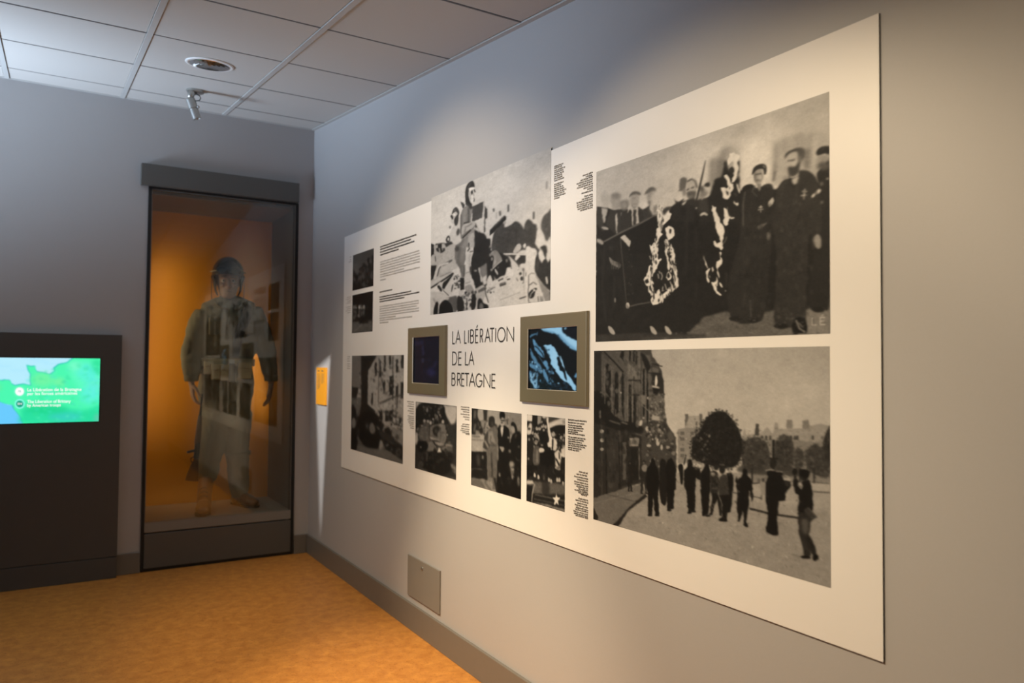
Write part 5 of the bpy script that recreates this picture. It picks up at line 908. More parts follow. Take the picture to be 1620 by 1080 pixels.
p.poly(.60, [(105, 20), (190, 30), (190, 190), (130, 200), (100, 120)], 1.8); p.poly(.58, [(260, 40), (430, 60), (420, 250), (380, 270), (340, 120), (260, 130)], 2.4); p.poly(.12, [(15, 10), (105, 20), (100, 120), (150, 260), (100, 330), (60, 400), (15, 390)], 1.8); p.line(.44, 30, [(70, 40), (60, 160)], 3, .8); p.line(.44, 26, [(75, 240), (50, 360)], 3, .8); p.line(.4, 10, [(110, 220), (125, 280)], 2); p.poly(.16, [(190, 30), (250, 45), (245, 180), (200, 200)], 1.8); p.line(.60, 24, [(262, 60), (255, 190)], 2.4); p.ell(.48, 190, 250, 32, 54, 0, 3); p.line(.2, 14, [(215, 230), (205, 320)], 2); p.ell(.12, 160, 355, 28, 34, 0, 2.4); p.poly(.5, [(80, 330), (130, 350), (120, 400), (70, 400)], 2.4)
p.poly(.60, [(15, 400), (210, 410), (185, 655), (15, 640)], 1.6, 1, .03); p.line(.28, 16, [(20, 425), (140, 432)], 2); p.line(.34, 12, [(20, 475), (190, 485)], 2); p.poly(.07, [(15, 655), (220, 660), (215, 895), (15, 895)], 1.8); p.line(.26, 40, [(110, 700), (120, 860)], 5); p.ell(.46, 180, 735, 14, 30, 0, 2)
p.poly(.2, [(215, 400), (260, 330), (290, 620), (220, 620), (180, 590)], 2); p.poly(.36, [(255, 340), (310, 290), (380, 300), (400, 560), (370, 760), (350, 895), (330, 895), (310, 720), (300, 895), (250, 895), (250, 660), (290, 560)], 1.6, 1, .03); p.poly(.52, [(270, 360), (320, 350), (370, 540), (320, 500), (270, 540), (255, 480)], 2.6, .8); p.line(.24, 14, [(300, 420), (290, 500), (350, 560)], 2.4); p.line(.52, 22, [(210, 490), (265, 600)], 2.2); p.line(.44, 16, [(400, 400), (405, 780)], 1.8); p.line(.16, 16, [(310, 660), (312, 880)], 3); p.line(.2, 10, [(290, 560), (380, 570)], 2)
p.blob(.13, [(270, 200), (275, 150), (310, 130), (350, 150), (355, 230), (340, 280), (290, 290), (265, 250)], 1.6); p.blob(.24, [(300, 220), (340, 210), (340, 270), (310, 280)], 3, .8); p.line(.12, 22, [(350, 240), (390, 275)], 2)
p.poly(.05, [(400, 300), (450, 265), (520, 270), (560, 320), (570, 420), (600, 600), (560, 895), (420, 895), (420, 640), (405, 500)], 1.6); p.poly(.72, [(445, 280), (490, 280), (480, 380), (462, 445), (448, 370)], 1.5); p.blob(.62, [(440, 180), (480, 160), (500, 200), (490, 270), (455, 280), (442, 230)], 1.6); p.blob(.06, [(430, 140), (440, 80), (480, 70), (505, 100), (505, 160), (470, 140), (440, 170)], 1.4); p.line(.10, 16, [(442, 190), (500, 195)], 1.4); p.ell(.12, 462, 225, 18, 8, 0, 1.4); p.blob(.48, [(500, 200), (530, 180), (545, 230), (530, 270), (505, 250)], 1.8); p.line(.10, 12, [(500, 190), (540, 180), (550, 250)], 1.8)
p.blob(.54, [(425, 580), (480, 580), (500, 610), (470, 660), (440, 610)], 1.8); p.ell(.5, 560, 445, 14, 18, 0, 1.8); p.line(.60, 24, [(600, 400), (590, 520)], 2.4); p.poly(.06, [(590, 480), (640, 380), (700, 390), (745, 430), (745, 895), (600, 895)], 1.8); p.blob(.56, [(605, 290), (640, 270), (655, 320), (630, 370), (605, 340)], 1.8); p.blob(.08, [(600, 270), (610, 230), (650, 230), (680, 290), (690, 360), (670, 390), (655, 310), (630, 270)], 1.6); p.ell(.4, 628, 180, 10, 26, 0, 2); p.line(.4, 12, [(675, 390), (660, 450)], 2); p.ell(.42, 578, 645, 18, 26, 0, 2.4); p.ell(.36, 712, 580, 14, 18, 0, 2.2); p.ell(.56, 610, 840, 36, 44, 0, 3); p.line(.3, 10, [(670, 740), (690, 780), (740, 790)], 2)
p.frame(735, 640, 6.75)
p.make('photograph', board, gain=.92)

# ---------------------------------------------------------------- crowd with children and a star
p = Print([(833.7, 655.8), (894.2, 661.3), (833.3, 792.5), (893.7, 809.2)], PX, 86, 150, .10).frame(825, 650, 6)
p.poly(.80, [(52, 40), (110, 40), (105, 100), (52, 110)], 1.5); p.poly(.10, [(108, 40), (155, 45), (155, 150), (110, 160)], 2); p.poly(.52, [(155, 45), (190, 50), (185, 120), (155, 120)], 2); p.poly(.74, [(200, 50), (415, 75), (415, 140), (280, 160), (250, 100)], 2); p.poly(.42, [(290, 75), (390, 85), (380, 130), (300, 110)], 3, .7); p.poly(.10, [(280, 160), (360, 130), (412, 150), (400, 260), (300, 240)], 2)
p.blob(.72, [(55, 160), (85, 150), (105, 200), (60, 230)], 2); p.ell(.2, 85, 150, 22, 28, 0, 2)
for x, y in ((150, 160), (175, 155), (205, 130), (230, 140), (380, 240), (410, 220), (140, 290), (75, 265), (350, 335), (400, 320)): p.ell(.66, x, y+8, 13, 22, 0, 1.3); p.ell(.09, x, y-10, 16, 12, 0, 1.3)
p.blob(.40, [(130, 220), (160, 210), (170, 280), (140, 300)], 2, .8); p.blob(.14, [(180, 210), (250, 190), (260, 300), (190, 330)], 2, 1, .03)
p.poly(.84, [(245, 75), (258, 72), (262, 150), (290, 260), (300, 330), (265, 330), (255, 250)], 1.6); p.ell(.7, 248, 70, 9, 10, 0, 1)
p.ell(.64, 302, 215, 18, 32, 0, 1.2); p.blob(.08, [(288, 200), (300, 180), (322, 195), (320, 215)], 1.1); p.poly(.80, [(270, 290), (310, 255), (335, 290), (325, 380), (280, 370)], 1.6); p.line(.08, 13, [(298, 265), (294, 380)], 1)
p.blob(.28, [(112, 360), (140, 330), (170, 350), (172, 490), (115, 500)], 1.5, 1, .03); p.line(.48, 14, [(148, 360), (150, 480)], 3, .7); p.ell(.76, 192, 372, 27, 24, 0, 1.4)
p.poly(.76, [(312, 400), (345, 370), (372, 400), (375, 470), (365, 555), (320, 545), (325, 470)], 1.6); p.line(.1, 14, [(325, 440), (360, 520)], 1.4); p.line(.1, 10, [(355, 370), (358, 460)], 1.3); p.poly(.78, [(375, 370), (414, 360), (412, 440), (370, 430)], 1.5); p.ell(.7, 400, 340, 14, 20, 0, 1.5)
p.poly(.05, [(55, 300), (110, 300), (112, 640), (55, 640)], 3); p.ell(.4, 68, 455, 8, 12, 0, 1.4); p.ell(.6, 350, 545, 20, 12, .5, 1.4)
for x, y in ((128, 610), (163, 628), (215, 635), (262, 655), (282, 668), (340, 655), (360, 655), (395, 690)): p.blob(.70 if x != 215 else .3, [(x-8, y-22), (x+5, y-20), (x+11, y+12), (x-8, y+14)], 1.2)
p.poly(.36, [(52, 660), (412, 690), (412, 790), (52, 780)], 3, .9, .05); p.poly(.10, [(190, 660), (260, 670), (270, 790), (200, 790)], 4, .7); p.poly(.68, [(52, 655), (105, 655), (120, 690), (52, 690)], 2); p.poly(.08, [(52, 700), (110, 700), (100, 860), (52, 850)], 2); p.line(.6, 8, [(128, 690), (105, 780), (100, 865)], 1.6)
p.poly(.10, [(125, 780), (412, 830), (412, 880), (110, 860)], 2); p.line(.42, 8, [(130, 790), (412, 850)], 1.6); p.line(.36, 7, [(120, 830), (412, 895)], 1.6); p.poly(.46, [(110, 868), (200, 870), (412, 930), (412, 955)], 2)
p.poly(.86, [(332+38*r_*math.sin(a), 838-66*r_*math.cos(a)) for k in range(10) for a, r_ in [(k*PI/5, 1 if k % 2 == 0 else .42)]], .9)
p.specks([(55, 160), (250, 130), (260, 330), (60, 330)], [.08, .6, .3, .14, .7], 80, 5, 14, 89, .9, .85, 1.2); p.specks([(300, 230), (412, 210), (412, 420), (310, 420)], [.1, .7, .5, .2], 46, 5, 14, 90, .9, .85, 1.2); p.specks([(60, 330), (410, 430), (410, 650), (60, 640)], [.05, .12, .2, .08], 60, 6, 18, 91, 1.3, .7, 1.6)
p.fine(420, 2.8, 7, .14)
p.frame(830, 650, 10.54)
p.poly(.82, [(45, 60), (135, 70), (130, 170), (45, 160)], 1.4); p.poly(.09, [(135, 68), (220, 75), (215, 250), (180, 260), (130, 190)], 1.6); p.poly(.56, [(222, 78), (275, 85), (270, 200), (220, 240)], 2); p.poly(.12, [(45, 165), (140, 190), (150, 330), (110, 380), (90, 270), (45, 260)], 2); p.blob(.74, [(48, 330), (90, 210), (125, 230), (115, 370), (70, 400)], 2.4); p.ell(.18, 80, 300, 26, 20, 0, 2)
p.poly(.78, [(275, 80), (480, 95), (650, 130), (685, 150), (685, 230), (420, 290), (400, 170), (330, 140)], 1.8); p.blob(.22, [(300, 150), (380, 110), (480, 100), (590, 125), (480, 170), (400, 200)], 2.6); p.blob(.10, [(420, 300), (540, 240), (680, 250), (670, 340), (600, 370), (520, 350), (440, 330)], 2); p.poly(.5, [(630, 150), (680, 155), (680, 220), (635, 220)], 2.4, .8)
p.poly(.11, [(45, 400), (130, 390), (160, 560), (130, 900), (45, 900)], 2); p.poly(.09, [(230, 370), (370, 330), (410, 450), (400, 600), (330, 650), (250, 600), (260, 480)], 2, 1, .02)
for x, y, r_ in ((205, 285, 24), (245, 290, 22), (290, 180, 18), (290, 260, 22), (318, 235, 18), (350, 250, 20), (80, 470, 24), (195, 510, 34), (482, 370, 30), (610, 440, 28), (645, 480, 26), (570, 600, 24), (640, 580, 26)): p.ell(.10, x, y-r_*.7, r_*1.05, r_*.8, 0, 1.4); p.ell(.70 if y < 460 else .52, x, y+r_*.2, r_*.72, r_*1.05, 0, 1.6); p.line(.26, r_*.28, [(x-r_*.5, y), (x+r_*.4, y)], 1.3, .8); p.ell(.3, x+r_*.2, y+r_*.6, r_*.3, r_*.14, 0, 1.2, .8)
p.poly(.62, [(170, 360), (230, 400), (250, 480), (200, 440)], 2); p.poly(.84, [(368, 130), (378, 108), (400, 112), (400, 170), (420, 300), (440, 400), (470, 470), (450, 610), (390, 600), (380, 540), (420, 500), (390, 330)], 1.6); p.poly(.80, [(470, 460), (500, 450), (540, 520), (535, 640), (480, 650), (455, 600)], 1.6); p.line(.08, 22, [(468, 470), (470, 560), (462, 640)], 1.4); p.line(.10, 20, [(560, 500), (575, 560), (550, 640)], 2)
p.blob(.30, [(150, 640), (190, 590), (240, 620), (255, 860), (150, 880)], 1.8, 1, .03); p.line(.58, 22, [(215, 650), (210, 860)], 3, .8); p.ell(.76, 286, 655, 46, 40, 0, 1.6); p.ell(.6, 290, 570, 20, 14, 0, 1.8); p.ell(.5, 160, 590, 12, 20, 0, 1.8); p.ell(.5, 68, 795, 14, 22, 0, 1.8)
p.poly(.06, [(260, 700), (450, 640), (500, 780), (480, 900), (260, 900)], 2); p.poly(.78, [(500, 720), (560, 640), (610, 720), (600, 850), (520, 900), (515, 790)], 1.8); p.line(.08, 24, [(520, 790), (570, 890)], 1.6); p.line(.10, 18, [(575, 690), (580, 800)], 1.6); p.poly(.80, [(610, 630), (685, 600), (685, 770), (620, 760)], 1.6); p.ell(.6, 450, 640, 12, 12, 0, 1.4)
p.frame(825, 650, 6)
p.make('photograph', board)

# ---------------------------------------------------------------- two small photographs
p = Print([(558.6, 403.7), (591.8, 392.6), (557.6, 460), (590.6, 452.3)], PX, 46, 62, .24).frame(545, 380, 6.75)
p.grad([(95, 170, .30), (300, 100, .26), (110, 300, .36), (200, 260, .28), (300, 300, .12), (100, 520, .08), (290, 470, .07)])
p.specks([(90, 370), (200, 260), (310, 180), (308, 480), (90, 530)], [.05, .07, .22, .28, .1, .06, .34], 60, 9, 24, 3, 1.4, .8, 1.8)
p.make('photograph', board)
p = Print([(557.6, 467.1), (590, 460), (556.9, 527.4), (589.9, 523.7)], PX, 46, 66, .07).frame(545, 380, 6.75)
for x, g in ((102, .5), (125, .62), (160, .72), (185, .66), (208, .6)): p.blob(g, [(x-9, 705), (x, 690), (x+10, 705), (x+8, 730), (x-8, 730)], 1.6); p.line(g*.7, 12, [(x, 730), (x-3, 820)], 2.4, .8)
p.poly(.36, [(82, 870), (300, 850), (300, 975), (82, 992)], 3, .9, .04); p.poly(.07, [(150, 820), (250, 800), (260, 880), (160, 890)], 3); p.line(.5, 10, [(100, 980), (190, 890)], 2.5, .7); p.specks([(90, 690), (250, 690), (250, 820), (90, 830)], [.06, .5, .3, .08], 26, 7, 15, 4, 1.2, .7, 1.5)
p.make('photograph', board)

# ---------------------------------------------------------------- lettering
LET = {
 'L': [[(0, 1), (0, 0), (1, 0)]], 'A': [[(0, 0), (.5, 1), (1, 0)], [(.2, .36), (.8, .36)]], 'I': [[(.5, 0), (.5, 1)]], 'T': [[(0, 1), (1, 1)], [(.5, 1), (.5, 0)]],
 'N': [[(0, 0), (0, 1), (1, 0), (1, 1)]], 'E': [[(1, 1), (0, 1), (0, 0), (1, 0)], [(0, .53), (.9, .53)]],
 'B': [[(0, 0), (0, 1), (.5, 1)] + [(.5+.44*math.sin(t), .77+.23*math.cos(t)) for t in np.linspace(.2, PI, 8)] + [(0, .54)], [(.5, .54)] + [(.55+.45*math.sin(t), .27+.27*math.cos(t)) for t in np.linspace(.1, PI, 9)] + [(0, 0)]],
 'R': [[(0, 0), (0, 1), (.45, 1)] + [(.5+.42*math.sin(t), .745+.255*math.cos(t)) for t in np.linspace(.1, PI, 9)] + [(0, .49)], [(.42, .49), (1, 0)]],
 'O': [[(.5+.5*math.sin(t), .5+.5*math.cos(t)) for t in np.linspace(0, 2*PI, 33)]],
 'D': [[(0, 0), (0, 1), (.3, 1)] + [(.35+.65*math.sin(t), .5+.5*math.cos(t)) for t in np.linspace(.1, PI-.1, 14)] + [(.3, 0), (0, 0)]],
 'G': [[(.5+.5*math.sin(t), .5+.5*math.cos(t)) for t in np.linspace(.85, -PI*1.36+.1-.62, 30)] + [(1, .46), (.55, .46)]],
}
LET['G'] = [[(.5+.5*math.sin(t), .5+.5*math.cos(t)) for t in np.linspace(.80, -4.45, 30)] + [(.98, .46), (.56, .46)]]
LET['É'] = LET['E']+[[(.35, 1.13), (.78, 1.34)]]
def stroke(bm, P, wd, x):
    """a mitred flat stroke through (y, z) points, standing proud of plane x"""
    P = [Vector(q) for q in P]; n = len(P); Lf, Rg = [], []
    closed = (P[0]-P[-1]).length < 1e-6
    for i in range(n):
        if closed: d0 = (P[i]-P[i-1 if i else n-2]).normalized(); d1 = (P[(i+1) if i < n-1 else 1]-P[i]).normalized()
        else:
            d0 = (P[i]-P[i-1]).normalized() if i else (P[1]-P[0]).normalized(); d1 = (P[i+1]-P[i]).normalized() if i < n-1 else d0
        t = d0+d1; t = t.normalized() if t.length > 1e-3 else d0; nn = Vector((-t.y, t.x)); k = min(2.0, 1/max(.3, nn.dot(Vector((-d1.y, d1.x)))))
        Lf.append(P[i]+nn*wd/2*k); Rg.append(P[i]-nn*wd/2*k)
    a = [bm.verts.new((x, q.x, q.y)) for q in Lf]; b = [bm.verts.new((x, q.x, q.y)) for q in Rg]
    for i in range(n-1): bm.faces.new([a[i], a[i+1], b[i+1], b[i]])
def title_row(s, spans, tl, bl, k=8.306, ox=640, oy=505):
    y0 = on_x(ox+tl[0]/k, oy+tl[1]/k, PX); z1 = y0.z; z0 = on_x(ox+bl[0]/k, oy+bl[1]/k, PX).z
    for ch, (xa, xb) in zip(s, spans):
        ym = (tl[1]+bl[1])/2
        ya = on_x(ox+xa/k, oy+ym/k, PX).y; yb = on_x(ox+xb/k, oy+ym/k, PX).y
        bm = bmesh.new()
        for st in LET[ch]: stroke(bm, [(ya+(yb-ya)*u, z0+(z1-z0)*v) for u, v in st], .0058, PX-.0012)
        link_mesh('title_letter', bm, 'ink', board)
title_row('LALIBÉRATION', [(634, 663), (676, 738), (790, 818), (838, 846), (868, 910), (935, 968), (997, 1032), (1060, 1128), (1124, 1180), (1195, 1203), (1224, 1325), (1348, 1436)], (632, 158), (632, 320))
title_row('DELA', [(633, 690), (712, 750), (802, 840), (848, 914)], (632, 432), (632, 596))
title_row('BRETAGNE', [(624, 667), (697, 740), (752, 788), (795, 850), (852, 930), (940, 1022), (1044, 1126), (1150, 1195)], (624, 706), (624, 866))

def text_block(rows, matname, seed, right=False, hfrac=.37, weight=1.0):
    """rows of small words too fine to read: ((x left, y), (x right, y)) pixel ends at mid height, line pitch in metres"""
    bm = bmesh.new(); rr = random.Random(seed)
    for (xa, ya), (xb, yb), hh in rows:
        a, b = on_x(xa, ya, PX), on_x(xb, yb, PX); z = (a.z+b.z)/2; h = hh*hfrac; y = a.y
        while y > b.y+.004:
            wl = rr.uniform(2.2, 9)*h*.8; ye = max(b.y, y-wl)
            while y > ye:
                l = h*rr.uniform(.5, .85); y2 = max(ye, y-l); t = h*(.5+.35*(rr.random() < .22)); d = h*(.5+.3*(rr.random() < .15)); mid = rr.uniform(-.1, .1)*h
                st = h*.2*weight
                for q in ((y, y-st, z+t, z-h*.5), (y2+st, y2, z+h*.45, z-d), (y, y2, z+h*.5, z+h*.5-st) if rr.random() < .6 else (y, y2, z-h*.3, z-h*.3-st)):
                    quad(bm, [(PX-.0007, q[0], q[2]), (PX-.0007, q[0], q[3]), (PX-.0007, q[1], q[3]), (PX-.0007, q[1], q[2])])
                y = y2-h*.12
            y -= h*.45
    o = link_mesh('caption_text', bm, matname, board); o['kind'] = 'stuff'; return o
def lines(k, ox, oy, x0, ys, x1s, slope, hh):
    """crop coordinates to rows; slope: crop rise per crop x"""
    out = []
    for y, x1 in zip(ys, x1s):
        xa = x0 if not isinstance(x0, list) else x0[len(out)]
        out.append(((ox+xa/k, oy+y/k), (ox+x1/k, oy+(y+slope*(x1-xa))/k), hh))
    return out
K = 6.347
text_block(lines(K, 595, 350, 42, [256, 283, 312, 340], [405, 350, 385, 232], -.33, .018), 'ink', 1, weight=1.8)
text_block(lines(K, 595, 350, 42, [408, 434, 460, 487, 513, 540, 566, 594], [440, 440, 440, 440, 440, 285, 438, 100], -.28, .017), 'ink_grey', 2, weight=.8)
text_block(lines(K, 595, 350, 36, [711], [162], -.2, .017), 'ink_mid', 3, weight=1.5)
text_block(lines(K, 595, 350, 36, [760, 784, 808], [350, 437, 285], -.18, .016), 'ink', 3, weight=1.7)
text_block(lines(K, 595, 350, 36, [855, 879, 903, 927, 951, 975, 999, 1022], [430, 430, 412, 430, 432, 200, 370, 125], -.14, .016), 'ink_grey', 4, weight=.8)
K = 9.82
text_block(lines(K, 860, 240, 165, [228, 260, 292, 324, 357, 388, 420, 452, 510, 540, 572, 604, 636, 668, 700, 732], [315, 285, 335, 315, 315, 300, 300, 318, 312, 290, 305, 320, 350, 320, 350, 260], -.30, .013), 'ink_mid', 5)
xs0 = [610, 655, 575, 515, 540, 520, 620, 680, 590, 635, 595, 515, 520, 520, 530, 570]; ysr = [325, 358, 392, 428, 462, 497, 530, 562, 600, 660, 695, 730, 765, 797, 830, 862]
text_block([((860+x/K, 240+(y+.27*(765-x))/K), (860+765/K, 240+y/K), .013) for x, y in zip(xs0, ysr)], 'ink_mid', 6)
K = 4.909
text_block(lines(K, 630, 630, 1320, [163, 185, 205, 222, 240, 255, 270], [1463, 1445, 1430, 1440, 1440, 1395, 1450], .13, .0125), 'ink', 7, weight=1.1)
text_block(lines(K, 630, 630, 1320, [297, 313, 330, 347, 363, 380, 395], [1455, 1440, 1425, 1462, 1455, 1422, 1405], .15, .0125), 'ink', 8, weight=1.1)
xs0 = [1405, 1385, 1368, 1390, 1368, 1370, 1385, 1400, 1370, 1400, 1420]; ysr = [583, 603, 625, 645, 665, 683, 700, 716, 730, 745, 757]
text_block([((630+x/K, 630+(y-.18*(1475-x))/K), (630+1475/K, 630+y/K), .0125) for x, y in zip(xs0, ysr)], 'ink_mid', 9, weight=1.2)
xs0 = [1400, 1378, 1390, 1372, 1380, 1375, 1362, 1365, 1378]; ysr = [793, 810, 830, 848, 867, 883, 900, 916, 930]
text_block([((630+x/K, 630+(y-.22*(1475-x))/K), (630+1475/K, 630+y/K), .0125) for x, y in zip(xs0, ysr)], 'ink_mid', 10, weight=1.2)
xs0 = [487, 490, 505, 485, 505, 520, 500, 490, 490, 483, 500, 525]; ysr = [72, 90, 108, 128, 148, 166, 205, 222, 240, 256, 270, 280]
text_block([((630+x/K, 630+(y-.1*(553-x))/K), (630+553/K, 630+y/K), .013) for x, y in zip(xs0, ysr)], 'ink_mid', 11)
xs0 = [70, 80, 72, 85, 75, 90, 75, 80, 72, 78, 85, 90, 95]; ysr = [28, 46, 64, 82, 100, 118, 140, 155, 170, 186, 200, 216, 232]
text_block([((630+x/K, 630+(y-.06*(122-x))/K), (630+122/K, 630+y/K), .0125) for x, y in zip(xs0, ysr)], 'ink_mid', 12)
text_block([((549.3, y), (554, y), .012) for y in (564, 567.5, 571, 575.5, 579, 582.5)], 'ink_mid', 13)
text_block([((553.3 - d, y+.8), (556, y), .012) for y, d in ((406, 0), (410, -.5), (413.5, 1))], 'ink_mid', 14)
text_block([((548+d, y+.7), (555.3, y), .011) for y, d in ((469.5, 1), (472.5, 0), (475.5, 2), (478.5, .5), (485, 0), (488, 1), (491, -.6), (494, 1.5))], 'ink_grey', 15)
settle(board)

# ================================================================== two framed screens on the board
def framed_screen(label, outer, inner, depth=.013):
    fx = PX-depth
    q = [on_x(*c_, fx) for c_ in outer]; y1, y0 = (q[0].y+q[2].y)/2, (q[1].y+q[3].y)/2; z1, z0 = (q[0].z+q[1].z)/2, (q[2].z+q[3].z)/2
    q = [on_x(*c_, fx) for c_ in inner]; iy1, iy0 = (q[0].y+q[2].y)/2, (q[1].y+q[3].y)/2; iz1, iz0 = (q[0].z+q[1].z)/2, (q[2].z+q[3].z)/2
    t = thing('video_screen', label, 'screen', (PX, (y0+y1)/2, z0))
    bm = bmesh.new(); e = .004
    def loop(a, b, c_, d, x): return [bm.verts.new(v) for v in ((x, b, c_), (x, b, d), (x, a, d), (x, a, c_))]
    back = loop(y0, y1, z0, z1, PX-.0008); s_ = loop(y0, y1, z0, z1, fx+e); s2 = loop(y0+e*.35, y1-e*.35, z0+e*.35, z1-e*.35, fx+e*.3); f_ = loop(y0+e, y1-e, z0+e, z1-e, fx)
    i0 = loop(iy0, iy1, iz0, iz1, fx); i1 = loop(iy0+.0025, iy1-.0025, iz0+.0025, iz1-.0025, fx+.003); i2 = loop(iy0+.0025, iy1-.0025, iz0+.0025, iz1-.0025, fx+.011)
    for u, v, mi in ((back, s_, 0), (s_, s2, 0), (s2, f_, 0), (f_, i0, 0), (i0, i1, 1), (i1, i2, 2)):
        for k in range(4):
            fc = bm.faces.new([u[k], u[(k+1) % 4], v[(k+1) % 4], v[k]]); fc.material_index = mi
    bmesh.ops.recalc_face_normals(bm, faces=bm.faces)
    link_mesh('bezel_frame', bm, ['bezel', 'bezel_lip', 'dark_plastic'], t)
    return t, fx, (iy0, iy1, iz0, iz1)
out1, in1 = [(644.6, 519.2), (704.2, 513.7), (644, 621.8), (703.2, 626.6)], [(652.4, 533.3), (694.8, 530.5), (652, 606.1), (694.2, 607.9)]
v1, fx, ii = framed_screen('beige framed screen, nearly black, left of the title lettering', out1, in1)
p = Print(in1, fx+.009, 60, 100, (.06, .06, .10)).frame(640, 505, 8.306)
p.poly((.10, .10, .18), [(120, 290), (250, 280), (250, 335), (130, 345)], 3, .9); p.poly((.15, .15, .25), [(228, 350), (255, 345), (258, 470), (232, 480)], 2.5, .8); p.ell((.24, .24, .32), 240, 540, 12, 34, 0, 2.6, .7); p.ell((.12, .12, .24), 350, 690, 60, 56, .6, 6, .9); p.ell((.14, .14, .28), 400, 590, 14, 56, .3, 4, .6); p.line((.02, .02, .04), 14, [(110, 500), (320, 490)], 4, .7); p.specks([(110, 260), (440, 230), (440, 840), (110, 830)], [(.03, .03, .06), (.10, .10, .16), (.05, .05, .1)], 60, 8, 30, 4, 4, .5)
o = p.make('display', v1, 'lit_screen', .01, False, 0, 1.6); o['label'] = 'dark display with a faint blue image'
settle(v1)
out2, in2 = [(822.7, 501), (928.8, 491.2), (821.2, 635.4), (926.4, 643.5)], [(834.3, 519.8), (912.8, 514.6), (833.5, 616.1), (912, 619.1)]
v2, fx, ii = framed_screen('beige framed screen showing a blue tinted film, right of the title lettering', out2, in2)
p = Print(in2, fx+.009, 110, 150, (.03, .06, .08)).frame(815, 485, 6.75)
LB, MB_, DB = (.56, .74, .84), (.34, .52, .64), (.14, .24, .32)
BK, L2 = (.03, .06, .08), (.62, .78, .86)
p.poly(LB, [(270, 235), (340, 222), (500, 215), (512, 280), (600, 340), (662, 365), (662, 480), (600, 450), (530, 385), (470, 320), (430, 290), (380, 280), (300, 260)], 2.4, 1, 0, 1.6); p.poly(MB_, [(290, 245), (420, 270), (430, 292), (310, 268)], 3, .7); p.poly(MB_, [(430, 290), (480, 300), (560, 385), (640, 450), (660, 480), (600, 450), (520, 385)], 4, .75); p.poly(L2, [(520, 290), (600, 350), (660, 385), (660, 430), (590, 390)], 5, .6)
p.poly((.04, .07, .1), [(512, 205), (660, 195), (660, 355), (600, 330), (545, 300), (515, 265)], 2.6); p.poly((.45, .6, .68), [(520, 228), (548, 215), (545, 242), (525, 250)], 2)
p.poly(LB, [(300, 418), (325, 405), (345, 412), (385, 402), (410, 425), (450, 490), (490, 560), (510, 610), (525, 660), (560, 720), (600, 770), (650, 850), (640, 900), (610, 880), (560, 810), (530, 800), (500, 775), (470, 740), (430, 690), (400, 640), (380, 590), (370, 520), (340, 480), (330, 450)], 1.6, 1, 0, 1.8)
p.poly(L2, [(400, 440), (440, 500), (440, 580), (470, 680), (520, 760), (480, 720), (420, 640), (390, 540)], 4, .5); p.poly(BK, [(446, 540), (462, 528), (478, 560), (500, 630), (522, 660), (535, 700), (548, 760), (545, 800), (525, 750), (505, 690), (478, 680), (470, 640), (455, 600)], 1.6, 1, 0, 1.6); p.line((.55, .68, .75), 10, [(480, 525), (498, 570), (520, 650)], 1.6); p.poly((.40, .55, .64), [(310, 425), (335, 430), (365, 500), (375, 540), (350, 500), (335, 470)], 2.6, .8); p.ell((.2, .34, .42), 360, 460, 8, 10, 0, 1.6)
p.poly(MB_, [(190, 345), (205, 350), (235, 395), (280, 450), (312, 510), (314, 545), (280, 535), (240, 500), (212, 465), (205, 420), (192, 385)], 1.8, 1, 0, 1.8); p.line(BK, 10, [(212, 420), (240, 440), (290, 500), (305, 540)], 1.8); p.line((.2, .34, .42), 8, [(225, 400), (270, 470)], 2); p.poly(MB_, [(150, 320), (175, 295), (215, 285), (245, 290), (215, 302), (180, 318), (160, 335)], 2, .8); p.line(MB_, 10, [(240, 270), (232, 310)], 2, .7); p.ell(MB_, 148, 365, 8, 24, 0, 2.4, .8)
p.poly(MB_, [(165, 440), (200, 520), (235, 570), (270, 620), (288, 660), (270, 680), (235, 650), (200, 590), (170, 520)], 2.4, .85, 0, 2); p.line(BK, 14, [(240, 520), (300, 610), (340, 690), (390, 780)], 1.8); p.line((.30, .44, .54), 6, [(252, 525), (300, 600)], 1.6); p.poly(MB_, [(295, 600), (310, 575), (335, 575), (350, 605), (345, 655), (320, 640)], 1.8, 1, 0, 1.6); p.poly(MB_, [(290, 660), (320, 670), (340, 720), (360, 790), (350, 815), (335, 800), (310, 740)], 1.8, .95, 0, 2)
p.poly(MB_, [(150, 600), (175, 620), (230, 610), (270, 670), (290, 710), (250, 700), (210, 680), (170, 650)], 2, .85, 0, 2); p.poly(LB, [(150, 690), (175, 700), (205, 760), (215, 800), (235, 690), (242, 720), (240, 830), (262, 850), (240, 870), (200, 870), (185, 820), (160, 780)], 2, .85, 0, 2); p.line(BK, 12, [(242, 680), (248, 800)], 1.8); p.line(BK, 10, [(170, 690), (200, 740)], 2)
p.specks([(150, 560), (290, 640), (330, 740), (260, 870), (150, 870)], [MB_, DB, BK, LB], 70, 5, 16, 3, 1.3, .8, 1.6); p.specks([(340, 620), (410, 690), (410, 810), (360, 820), (330, 720)], [MB_, DB, BK], 40, 5, 15, 6, 1.3, .9, 1.5); p.specks([(280, 800), (560, 810), (620, 890), (280, 870)], [DB, (.05, .1, .14), (.09, .17, .22)], 50, 6, 18, 5, 1.8, .7); p.poly(MB_, [(625, 745), (645, 710), (660, 700), (660, 750), (640, 760)], 1.8); p.ell(LB, 462, 815, 11, 8, 0, 1.8); p.ell(MB_, 378, 880, 8, 5, 0, 1.5); p.ell(MB_, 492, 885, 8, 5, 0, 1.5)
o = p.make('display', v2, 'lit_screen', .012, False, 0, 1.6); o['label'] = 'lit display with a blue tinted film image'
settle(v2)

